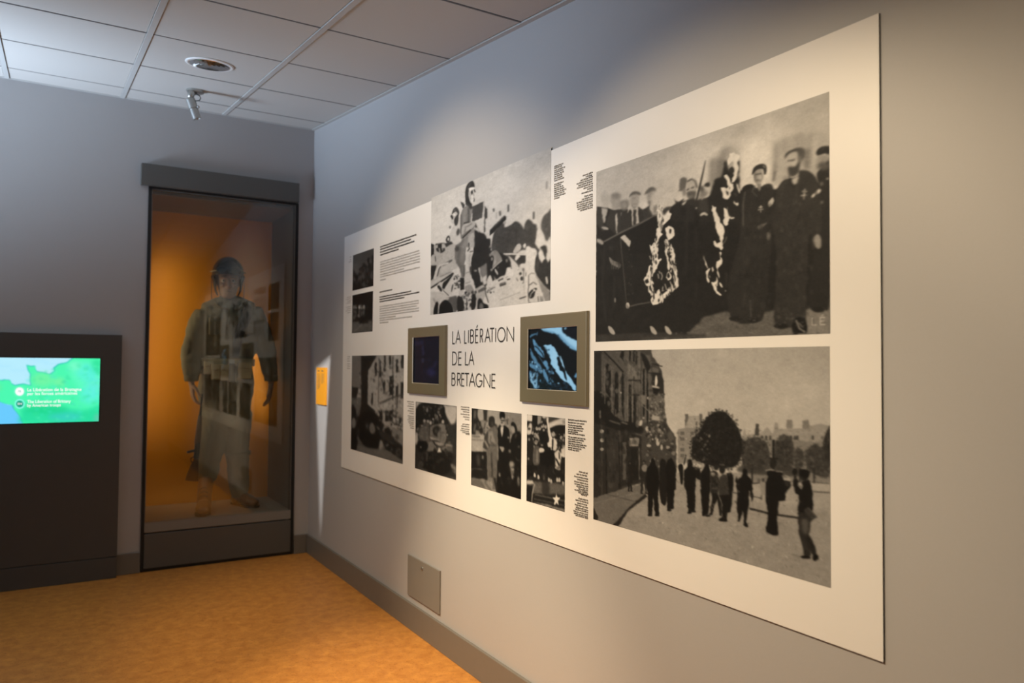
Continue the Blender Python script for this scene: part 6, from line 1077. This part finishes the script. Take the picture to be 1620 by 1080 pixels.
# ================================================================== the map on the console screen
p = Print([(s1.x, 0)]*4, CY, 10, 10, 0, 'y') if False else None
class MapPrint(Print):
    def __init__(s, x0, x1, z0, z1, y, W, H, bg):
        s.axis, s.plane = 'y', y; s.u0, s.u1, s.v0, s.v1 = x0, x1, z0, z1
        s.W, s.H, s.S, s.w, s.h = W, H, 2, W*2, H*2; s.im = np.zeros((s.h, s.w, 3)); s.im[:] = bg; s.rng = np.random.default_rng(3); s.r = random.Random(3); s.fr = (0, 550, 8.306)
p = MapPrint(sx0, s1.x, s0.z, s1.z, CY-.0022, 300, 170, (.72, .93, 1.0))
G0, G1 = (.18, .88, .58), (.30, .98, .70)
for i in range(60): p.line((.74, .95, 1.0) if i % 2 else (.62, .88, 1.0), 10, [(-1200+(i*397 % 2200), 120+i*9 % 420), (-1000+(i*397 % 2200), 122+i*9 % 420)], 5, .5)
p.blob((.42, .80, 1.0), [(-1300, 640), (0, 690), (90, 740), (190, 760), (280, 880), (330, 1000), (-1300, 1000)], 3)
land = [(960, 120), (880, 190), (760, 215), (700, 265), (715, 300), (650, 345), (560, 320), (480, 310), (455, 270), (460, 235), (400, 240), (345, 225), (365, 290), (395, 340), (390, 420), (402, 490), (300, 470), (190, 490), (150, 470), (120, 420), (60, 415), (20, 425), (-100, 400), (-260, 440), (-420, 480), (-420, 560), (-250, 640), (-60, 680), (60, 725), (160, 745), (180, 800), (225, 850), (260, 900), (300, 990), (1400, 1000), (1400, 120)]
p.poly((.16, .72, .72), land, 3); p.fill(p.cv(land)+np.array([3, 3]), G1, 3)
p.blob((.14, .86, .62), [(300, 800), (700, 780), (1100, 820), (1320, 760), (1320, 990), (330, 990), (280, 880)], 10, .8); p.blob((.40, 1, .78), [(900, 200), (1200, 200), (1320, 400), (1300, 650), (1100, 600), (950, 400)], 14, .7); p.ell((.55, .96, .62), 560, 420, 150, 90, 0, 14, .6); p.ell((.62, .96, .62), 780, 450, 80, 60, 0, 10, .5); p.ell((.26, .80, .82), 850, 900, 220, 60, 0, 12, .6); p.ell((.40, .92, .88), 1240, 480, 90, 110, 0, 14, .7); p.ell((.5, .9, .55), -100, 520, 120, 60, 0, 10, .5); p.ell((.52, .75, .70), 1290, 920, 60, 60, 0, 8, .5)
p.ell((.36, .95, .90), 1150, 330, 150, 110, .3, 16, .7); p.ell((.38, .95, .92), 1180, 620, 120, 120, 0, 16, .7); p.ell((.5, 1, .80), 980, 240, 80, 60, 0, 10, .7); p.ell((.10, .82, .52), 600, 800, 300, 60, 0, 14, .6); p.ell((.12, .84, .55), 1270, 240, 60, 90, 0, 12, .6)
p.specks([(400, 330), (1320, 180), (1320, 950), (320, 980), (300, 560)], [(.24, .9, .6), (.40, 1, .76), (.3, .92, .82), (.2, .85, .6)], 160, 14, 46, 8, 4, .4, .6)
p.ell((.7, 1, .92), 258, 572, 66, 62, 0, 5, .6); p.ell((1, 1, 1), 258, 574, 58, 54, 0, 1.5); p.ell((.55, 1, .92), 260, 736, 66, 64, 0, 2); p.ell((.08, .62, .50), 260, 736, 46, 44, 0, 2)
o = p.make('map_display', cs, 'lit_screen', .006, False, 0, .8); o['label'] = 'lit display with a green and pale blue map'
o.matrix_parent_inverse = cs.matrix_world.inverted()
mat('screen_white', (.02, .02, .02), .3, emit=((1, 1, 1), 1.0)); mat('screen_ink', (.02, .02, .02), .3, emit=((.05, .45, .36), 1.0))
def screen_text(s, xl, yb, xr, hcap, matname, bold=.35):
    cu = bpy.data.curves.new('tmp', 'FONT'); cu.body = s; cu.offset = .012*bold/.35; ob = bpy.data.objects.new('tmp', cu); COL.objects.link(ob)
    bpy.context.view_layer.update(); dg = bpy.context.evaluated_depsgraph_get(); me = bpy.data.meshes.new_from_object(ob.evaluated_get(dg))
    bpy.data.objects.remove(ob); xs_ = [v.co.x for v in me.vertices]; w0, w1 = min(xs_), max(xs_)
    a = on_y(xl/8.306, 550+yb/8.306, CY); b = on_y(xr/8.306, 550+yb/8.306, CY); h = on_y(xl/8.306, 550+(yb-hcap)/8.306, CY).z-a.z
    for v in me.vertices: v.co = Vector((a.x+(v.co.x-w0)/(w1-w0)*(b.x-a.x), CY-.0032, a.z+v.co.y/.69*h))
    me.name = 'screen_text'; me.materials.clear(); me.materials.append(MATS[matname]); o = bpy.data.objects.new('screen_text', me); COL.objects.link(o); o.parent = cs; o.matrix_parent_inverse = cs.matrix_world.inverted(); o['kind'] = 'stuff'
screen_text('La Libération de la Bretagne', 358, 570, 1070, 40, 'screen_white')
screen_text('par les forces américaines', 358, 620, 1015, 38, 'screen_white')
screen_text('The Liberation of Brittany', 358, 727, 930, 40, 'screen_white')
screen_text('by American troops', 358, 775, 798, 38, 'screen_white')
screen_text('FR', 240, 585, 278, 24, 'screen_ink', .1)
screen_text('EN', 234, 748, 288, 26, 'screen_white', .2)
# ================================================================== the dressed mannequin in the case
mat('skin', (.36, .225, .155), .55, var=.06, scale=25)
mat('coverall', (.165, .15, .10), .85, bump=.4, scale=420, var=.16)
mat('leather', (.17, .075, .03), .45, var=.3, scale=60)
mat('helmet_green', (.022, .026, .021), .24, var=.3, scale=30)
mat('canvas', (.42, .36, .22), .9, bump=.3, scale=300, var=.1)
mat('dark_leather', (.022, .016, .011), .5)
mat('lens', (.03, .032, .03), .08)
mat('eye_white', (.6, .58, .54), .25)
mat('eye_dark', (.03, .02, .015), .2)
mat('gun_wood', (.085, .04, .018), .5, var=.3, scale=40)
mat('gun_steel', (.012, .012, .013), .38, metal=.5)
YM = D+.36
def Mp(px, py, dy=0.0): return on_y(px, py, YM)+Vector((0, dy, 0))
mq = thing('mannequin', 'mannequin in khaki uniform, dark helmet with goggles and brown boots inside the glass case', 'mannequin', (Mp(358, 660).x, YM, DECK))

def solid(name, bm, voxel, matn, parent, smooth_it=6, wrinkle=0.0, wscale=(9, 9, 4), seed=0):
    bmesh.ops.recalc_face_normals(bm, faces=bm.faces)
    me = bpy.data.meshes.new('tmp'); bm.to_mesh(me); bm.free(); o = bpy.data.objects.new('tmp', me); COL.objects.link(o)
    r = o.modifiers.new('r', 'REMESH'); r.mode = 'VOXEL'; r.voxel_size = voxel
    s = o.modifiers.new('s', 'SMOOTH'); s.factor = .5; s.iterations = smooth_it
    bpy.context.view_layer.update(); dg = bpy.context.evaluated_depsgraph_get()
    m2 = bpy.data.meshes.new_from_object(o.evaluated_get(dg)); bpy.data.objects.remove(o)
    if wrinkle:
        nn = [v.normal.copy() for v in m2.vertices]
        for v, n_ in zip(m2.vertices, nn):
            q = Vector((v.co.x*wscale[0]+seed, v.co.y*wscale[1], v.co.z*wscale[2]))
            f = noise.noise(q)+.6*abs(noise.noise(q*2.3+Vector((3, 1, 7))))-.3
            v.co += n_*wrinkle*f
    for p_ in m2.polygons: p_.use_smooth = True
    m2.materials.clear(); m2.materials.append(MATS[matn]); m2.name = name
    o = bpy.data.objects.new(name, m2); COL.objects.link(o); o.parent = parent; return o

HC_ = Mp(361, 472.5)                     # chin
HX, HY, HZ = HC_.x, YM+.02, HC_.z
TURN = Matrix.Rotation(-.16, 3, 'Z')     # head turned a little to the viewer's left
def hd_(x, y, z): return Vector((HX, HY, HZ)) + TURN @ Vector((x, y, z))
def hand(bm, wrist, s, curl, lean=Vector((0, 0, 0))):
    d = (Vector((0, -.08, -1))+lean).normalized(); f = Vector((0, -1, 0)); f = (f-d*f.dot(d)).normalized(); n_ = Vector((s, 0, 0))
    tube(bm, [wrist+Vector((0, .01, .09)), wrist, wrist+d*.03, wrist+d*.07, wrist+d*.092], [(.026, .026), (.021, .027), (.016, .034), (.0145, .041), (.012, .039)], 12)
    for off, L in ((.031, .90), (.0105, 1.0), (-.0105, .95), (-.031, .76)):
        p0 = wrist+d*.075+f*off; pts = [p0, wrist+d*.09+f*off]; a = 0
        for l, k in ((.044, .55), (.027, .95), (.021, 1.1)):
            a += curl*k; dd = d*math.cos(a)+n_*math.sin(a); pts.append(pts[-1]+dd*l*L)
        tube(bm, pts, [.0088, .0096, .0088, .0082, .0068], 9)
    t0 = wrist+d*.025+f*.03+n_*.004; t1 = t0+(d*.65+f*.6+n_*.35).normalized()*.042; t2 = t1+(d*.9+f*.15+n_*.55*curl).normalized()*.033; t3 = t2+(d*.85+n_*.7*curl-f*.1).normalized()*.025
    tube(bm, [t0, t1, t2, t3], [.013, .0115, .0098, .0078], 9)
WL, WR = Mp(301, 604, -.05), Mp(427.5, 604, -.03)
bm = bmesh.new()
prof = [(-.002, .020, -.080, -.035), (.010, .040, -.092, .0), (.032, .054, -.096, .045), (.062, .062, -.096, .075), (.095, .068, -.093, .088), (.122, .071, -.089, .094), (.15, .075, -.093, .096), (.185, .071, -.082, .090), (.212, .056, -.058, .072), (.230, .030, -.022, .040)]
rings = []
for z, hw, yf, yb in prof:
    rings.append([bm.verts.new(hd_(hw*math.sin(2*PI*k/28), (yf+yb)/2-(yb-yf)/2*math.cos(2*PI*k/28), z)) for k in range(28)])
for i in range(len(rings)-1):
    for k in range(28): bm.faces.new([rings[i][k], rings[i][(k+1) % 28], rings[i+1][(k+1) % 28], rings[i+1][k]])
bm.faces.new(rings[0][::-1]); bm.faces.new(rings[-1])
tube(bm, [hd_(0, -.088, .128), hd_(0, -.104, .098), hd_(0, -.113, .079), hd_(0, -.094, .072)], [.009, .012, .0145, .012], 10)
for sx_ in (-1, 1):
    tube(bm, [hd_(sx_*.012, -.094, .078), hd_(sx_*.014, -.102, .077)], [.009, .008], 8)
    tube(bm, [hd_(sx_*.008, -.093, .138), hd_(sx_*.032, -.090, .142), hd_(sx_*.054, -.074, .136)], [.007, .0085, .006], 8)
    tube(bm, [hd_(sx_*.026, -.082, .085), hd_(sx_*.05, -.066, .09)], [.016, .014], 8)
    tube(bm, [hd_(sx_*.070, .0, .092), hd_(sx_*.078, .006, .11), hd_(sx_*.078, .01, .135), hd_(sx_*.07, .004, .145)], [(.007, .014), (.008, .018), (.008, .018), (.006, .01)], 10)
tube(bm, [hd_(-.026, -.086, .046), hd_(-.01, -.099, .0505), hd_(0, -.1, .0495), hd_(.01, -.099, .0505), hd_(.026, -.086, .046)], [.004, .006, .006, .006, .004], 8)
tube(bm, [hd_(-.02, -.088, .040), hd_(0, -.099, .037), hd_(.02, -.088, .040)], [.004, .007, .004], 8)
tube(bm, [hd_(0, .02, .05), hd_(0, .03, -.02), Vector((HX, HY+.035, HZ-.08)), Vector((HX, HY+.03, HZ-.3)), Vector((HX, HY+.03, HZ-.75))], [.056, .056, .062, (.11, .07), (.1, .07)], 18)
for sh, el, wr in ((Mp(318, 500, .02), Mp(303, 560, .02), WL), (Mp(408, 498, .02), Mp(424, 560, .02), WR)):
    tube(bm, [Vector((HX, HY+.03, HZ-.16)), sh, el, wr+Vector((0, .01, .06))], [.05, .045, .036, .027], 12)
for hp, kn, an in ((Mp(340, 655), Mp(334, 715), Mp(326, 770)), (Mp(377, 655), Mp(376, 715), Mp(379, 775))):
    tube(bm, [Vector((HX-.01, HY+.03, HZ-.7)), hp, kn, an], [.07, .06, .045, .036], 12)
hand(bm, WL, 1, .62, Vector((.10, 0, 0))); hand(bm, WR, -1, .34, Vector((-.12, 0, 0)))
body = solid('body', bm, .0045, 'skin', mq, 3)
for sx_ in (-1, 1):
    c_ = hd_(sx_*.031, -.0795, .118); bm = bmesh.new(); bmesh.ops.create_uvsphere(bm, u_segments=16, v_segments=10, radius=.0125, matrix=Matrix.Translation(c_)); ob = link_mesh('eye', bm, 'eye_white', mq, True)
    bm = bmesh.new(); lathe(bm, c_+TURN@Vector((0, -.0112, 0)), TURN@Vector((0, -1, 0)), [(.0062, 0), (.005, .0012), (.001, .0017)], 14, cap1=True); link_mesh('iris', bm, 'eye_dark', ob, True)
    bm = bmesh.new(); tube(bm, [hd_(sx_*.012, -.0985, .137), hd_(sx_*.032, -.0985, .143), hd_(sx_*.053, -.082, .137)], [(.002, .004), (.002, .005), (.0015, .003)], 8); link_mesh('eyebrow', bm, 'dark_leather', mq, True)
bm = bmesh.new(); tube(bm, [hd_(-.024, -.0925, .0435), hd_(0, -.1045, .0445), hd_(.024, -.0925, .0435)], [.0012, .002, .0012], 6); link_mesh('mouth_line', bm, 'dark_leather', mq, True)

# coverall: jacket and trousers as one garment with folds
bm = bmesh.new()
ts = [Mp(358, 676), Mp(358, 650), Mp(359, 615), Mp(360, 586), Mp(360, 574), Mp(361, 550), Mp(362, 520), Mp(362, 498), Mp(362, 487), Mp(362, 480)]
ts = [q+Vector((0, .025, 0)) for q in ts]
tube(bm, ts, [(.10, .09), (.165, .115), (.185, .125), (.182, .125), (.172, .118), (.19, .13), (.205, .135), (.20, .12), (.13, .095), (.075, .07)], 28)
tube(bm, [Mp(322, 492, .03), Mp(362, 484, .03), Mp(402, 490, .03)], [.062, .085, .062], 16)
for sh, el, wr, s in ((Mp(322, 499, .03), Mp(304, 556, .02), WL, -1), (Mp(403, 497, .03), Mp(423, 556, .02), WR, 1)):
    tube(bm, [Mp(362, 505, .03).lerp(sh, .6), sh, sh.lerp(el, .5)+Vector((s*.012, 0, 0)), el, el.lerp(wr, .5), wr+Vector((0, .006, .045)), wr+Vector((0, .006, .022))], [.07, .074, .068, .066, .060, .050, .045], 18)
KL, KR = Mp(333, 716, -.01), Mp(376, 716, 0)
tube(bm, [Mp(350, 640, .02), Mp(339, 660, .02), Mp(336, 690), KL, Mp(329, 742), Mp(327, 754), Mp(327, 761)], [.09, .098, .09, .080, .076, .068, .052], 20)
tube(bm, [Mp(368, 640, .02), Mp(377, 660, .02), Mp(377, 690), KR, Mp(377.5, 750), Mp(379, 776), Mp(379.5, 786)], [.09, .098, .09, .080, .070, .062, .053], 20)
solid('coverall', bm, .009, 'coverall', mq, 4, .017, (9, 9, 6), 2)
# cuffs, collar, front strip, pockets, knee strap
for wr in (WL, WR):
    bm = bmesh.new(); tube(bm, [wr+Vector((0, .006, .05)), wr+Vector((0, .005, .03)), wr+Vector((0, .005, .012)), wr+Vector((0, .005, .005))], [.049, .0475, .046, .04], 20); link_mesh('cuff', bm, 'coverall', mq, True)
for s in (-1, 1):
    bm = bmesh.new(); cp = [Vector((HX+s*.012, YM-.075, HZ-.075)), Vector((HX+s*.055, YM-.075, HZ-.07)), Vector((HX+s*.085, YM-.03, HZ-.045)), Vector((HX+s*.075, YM+.05, HZ-.03))]
    tube(bm, cp, [(.006, .022), (.008, .03), (.009, .03), (.008, .022)], 10); link_mesh('collar', bm, 'coverall', mq, True)
bm = bmesh.new(); tube(bm, [Mp(361, 488, -.10), Mp(361, 510, -.112), Mp(360, 545, -.108), Mp(359, 570, -.098)], [(.016, .006)]*4, 8); link_mesh('front_placket', bm, 'coverall', mq, True)
for cx_, cy_ in ((340, 515), (384, 514)):
    c_ = Mp(cx_, cy_, -.098); bm = bmesh.new(); box(bm, c_.x-.052, c_.x+.052, c_.y-.012, c_.y+.03, c_.z-.065, c_.z+.05, .006); box(bm, c_.x-.054, c_.x+.054, c_.y-.016, c_.y-.010, c_.z+.022, c_.z+.052, .002); link_mesh('chest_pocket', bm, 'coverall', mq)
bm = bmesh.new(); tube(bm, [KR+Vector((0, 0, .012)), KR+Vector((0, 0, -.014))], [.086, .085], 24); link_mesh('knee_strap', bm, 'coverall', mq, True)
# belt with pouches, holster, chin straps
bm = bmesh.new(); bc = Mp(360, 573, .025)
lathe(bm, bc, (0, 0, 1), [(.183, -.026), (.186, -.024), (.186, .024), (.183, .026)], 40)
for v in bm.verts: v.co.y = bc.y+(v.co.y-bc.y)*.72
link_mesh('belt', bm, 'canvas', mq)
for cx_, cy_, w_, h_ in ((339, 588, .038, .050), (349.5, 589, .030, .052), (381, 586, .045, .055), (326, 582, .026, .04)):
    c_ = Mp(cx_, cy_, 0); dx = (c_.x-bc.x)/.186; yy = bc.y-.72*.186*math.sqrt(max(.05, 1-dx*dx)); bm = bmesh.new()
    box(bm, c_.x-w_, c_.x+w_, yy-.034, yy+.012, c_.z-h_, c_.z+h_, .007); ob = link_mesh('belt_pouch', bm, 'canvas', mq)
    bm = bmesh.new(); box(bm, c_.x-w_-.002, c_.x+w_+.002, yy-.040, yy+.004, c_.z+h_*.25, c_.z+h_+.004, .004); lathe(bm, (c_.x, yy-.040, c_.z+h_*.4), (0, -1, 0), [(.006, 0), (.006, .003), (.003, .005)], 10, cap1=True); link_mesh('pouch_flap', bm, 'canvas', ob)
bm = bmesh.new(); c_ = Mp(360.5, 587, -.135); box(bm, c_.x-.022, c_.x+.022, c_.y-.02, c_.y+.03, c_.z-.075, c_.z+.055, .01); link_mesh('dark_pouch', bm, 'dark_leather', mq)
bm = bmesh.new(); c_ = Mp(360.5, 573, -.118); box(bm, c_.x-.02, c_.x+.02, c_.y-.006, c_.y+.004, c_.z-.018, c_.z+.018, .003); link_mesh('belt_buckle', bm, 'brushed_metal', mq)
bm = bmesh.new(); tube(bm, [Mp(392, 484, -.03), Mp(384, 500, -.118), Mp(372, 530, -.128), Mp(366, 565, -.118)], [(.026, .006), (.034, .007), (.03, .006), (.022, .005)], 8); link_mesh('chest_strap', bm, 'dark_leather', mq, True)  # dark band, mostly the board's reflection put on the chest as colour

# helmet
bm = bmesh.new(); N = 40; hz0 = .150; rg = []
def hel(rx, ry, z): return [bm.verts.new(hd_(rx*math.sin(2*PI*k/N), .004-ry*math.cos(2*PI*k/N), z+(.012*math.cos(2*PI*k/N) if z < .17 else 0))) for k in range(N)]
for rx, ry, z in ((.098, .122, .150), (.112, .140, .1485), (.110, .136, .156), (.106, .128, .170)): rg.append(hel(rx, ry, z))
for a in np.linspace(.08, PI/2-.08, 9): rg.append(hel(.106*math.cos(a), .128*math.cos(a), .170+.125*math.sin(a)))
for i in range(len(rg)-1):
    for k in range(N): bm.faces.new([rg[i][k], rg[i][(k+1) % N], rg[i+1][(k+1) % N], rg[i+1][k]])
bm.faces.new(rg[-1]); hm = link_mesh('helmet', bm, 'helmet_green', mq, True)
for s in (-1, 1):
    bm = bmesh.new(); c_ = hd_(s*.042, -.128, .188); nrm_ = TURN@Vector((s*.25, -1, .25)).normalized()
    lathe(bm, c_, nrm_, [(.036, -.022), (.037, .004), (.031, .008), (.029, .004)], 24)
    for v in bm.verts: v.co.z = c_.z+(v.co.z-c_.z)*.72
    ob = link_mesh('goggle_frame', bm, 'dark_leather', mq, True)
    bm = bmesh.new(); lathe(bm, c_, nrm_, [(.030, .003), (.02, .006), (.002, .0072)], 24)
    for v in bm.verts: v.co.z = c_.z+(v.co.z-c_.z)*.72
    link_mesh('goggle_lens', bm, 'lens', ob, True)
    bm = bmesh.new(); tube(bm, [hd_(s*.098, -.02, .158), hd_(s*.088, -.025, .11), hd_(s*.080, -.03, .055), hd_(s*.066, -.035, .02)], [(.006, .030), (.008, .034), (.006, .022), (.004, .012)], 12); link_mesh('ear_flap', bm, 'dark_leather', mq, True)
    bm = bmesh.new(); tube(bm, [hd_(s*.104, -.01, .150), hd_(s*.106, -.012, .08), hd_(s*.104, -.012, .01), hd_(s*.098, -.012, -.03)], [(.0025, .006)]*4, 6); link_mesh('chin_strap', bm, 'dark_leather', mq, True)
bm = bmesh.new(); tube(bm, [hd_(-.108, .0, .185), hd_(-.085, -.088, .184), hd_(-.06, -.112, .186)], [(.003, .012)]*3, 8); tube(bm, [hd_(.06, -.112, .186), hd_(.085, -.088, .184), hd_(.108, .0, .185)], [(.003, .012)]*3, 8); ob = link_mesh('goggle_strap', bm, 'canvas', mq, True); ob['kind'] = 'stuff'

# boots
def boot(ankle_top, ax_, ay_, dirx, diry, L, name='boot'):
    bm = bmesh.new(); dv = Vector((dirx, diry, 0)).normalized(); a0 = Vector((ax_, ay_, DECK))
    tube(bm, [ankle_top, ankle_top.lerp(a0+Vector((0, 0, .09)), .5), a0+Vector((0, 0, .10)), a0+Vector((0, 0, .05)), a0-dv*.01+Vector((0, 0, .02))], [.050, .048, .046, .047, .045], 18)
    tube(bm, [a0-dv*.055+Vector((0, 0, .032)), a0+Vector((0, 0, .048)), a0+dv*L*.4+Vector((0, 0, .045)), a0+dv*L*.72+Vector((0, 0, .036)), a0+dv*L*.93+Vector((0, 0, .031)), a0+dv*L+Vector((0, 0, .028))], [(.032, .032), (.041, .044), (.044, .042), (.047, .034), (.038, .028), (.018, .018)], 16, flat=(0, 0, 1))
    bmb = solid(name, bm, .006, 'leather', mq, 4)
    for v in bmb.data.vertices: v.co.z = max(v.co.z, DECK+.011)
    bm = bmesh.new(); pts = []; sd = Vector((-dv.y, dv.x, 0))
    for t_, w_ in ((-.068, .012), (-.05, .034), (0, .043), (L*.4, .044), (L*.7, .05), (L*.92, .042), (L+.012, .018)): pts.append((a0+dv*t_, w_))
    ring = [q+sd*w_ for q, w_ in pts]+[q-sd*w_ for q, w_ in pts[::-1]]
    lo = [bm.verts.new((q.x, q.y, DECK+.0004)) for q in ring]; hi = [bm.verts.new((q.x, q.y, DECK+.014)) for q in ring]
    bm.faces.new(lo[::-1]); bm.faces.new(hi)
    for k in range(len(ring)): k2 = (k+1) % len(ring); bm.faces.new([lo[k], lo[k2], hi[k2], hi[k]])
    bmesh.ops.recalc_face_normals(bm, faces=bm.faces); link_mesh('sole', bm, 'dark_leather', bmb)
    bm = bmesh.new()
    for k in range(6):
        q = a0+dv*(.05+.01*k)*(1 if k < 3 else .9)+Vector((0, 0, .082+.0*k)) if k < 3 else a0+dv*.046+Vector((0, 0, .085+.026*(k-2)))
        tube(bm, [q-sd*.024-Vector((0, 0, .012)), q+dv*.006, q+sd*.024-Vector((0, 0, .012))], .003, 6)
    ob = link_mesh('lace', bm, 'dark_leather', bmb, True); ob['kind'] = 'stuff'
boot(Mp(327, 752), Mp(319, 780).x, YM-.10, -.22, -1, .20)
boot(Mp(379.5, 778), Mp(379.5, 786).x, YM+.02, .42, -1, .19)
settle(mq)
for o_ in mq.children:
    pass

# carbine held by the muzzle at the right thigh
r0 = Mp(315.5, 622, -.107); r1 = Mp(303.5, 757, -.098)
gun = thing('carbine', 'dark carbine held muzzle up beside the right leg of the mannequin', 'rifle', (r1.x, r1.y, r1.z))
dv = (r1-r0); LG = dv.length; dv.normalize()
def gp(t, off=0.0): return r0+dv*t*LG+Vector((0, -1, 0))*off
bm = bmesh.new(); tube(bm, [gp(.0), gp(.12), gp(.25), gp(.62)], [.0062, .0062, .0085, .0095], 12); link_mesh('barrel', bm, 'gun_steel', gun, True)
bm = bmesh.new(); tube(bm, [gp(.25, -.004), gp(.4, -.006), gp(.56, -.006), gp(.60, -.004)], [(.012, .013), (.018, .020), (.020, .022), (.016, .02)], 12); link_mesh('handguard', bm, 'gun_wood', gun, True)
bm = bmesh.new(); tube(bm, [gp(.56), gp(.60), gp(.72), gp(.75)], [(.013, .016), (.018, .024), (.018, .024), (.014, .018)], 10); link_mesh('receiver', bm, 'gun_steel', gun, True)
bm = bmesh.new(); q = gp(.65); tube(bm, [q+Vector((-.01, 0, 0)), q+Vector((-.06, 0, -.01))], [(.009, .016), (.008, .015)], 8); link_mesh('magazine', bm, 'gun_steel', gun, False)
bm = bmesh.new(); tube(bm, [gp(.72)+Vector((-.012, 0, 0)), gp(.74)+Vector((-.034, 0, 0)), gp(.78)+Vector((-.03, 0, 0)), gp(.79)+Vector((-.008, 0, 0))], .0035, 8); link_mesh('trigger_guard', bm, 'gun_steel', gun, True)
bm = bmesh.new(); tube(bm, [gp(.70), gp(.77), gp(.82)+Vector((-.006, 0, 0)), gp(.93)+Vector((-.012, 0, 0)), gp(1.0)+Vector((-.015, 0, 0))], [(.016, .018), (.017, .019), (.024, .02), (.038, .021), (.042, .021)], 14); link_mesh('stock', bm, 'gun_wood', gun, True)
settle(gun)
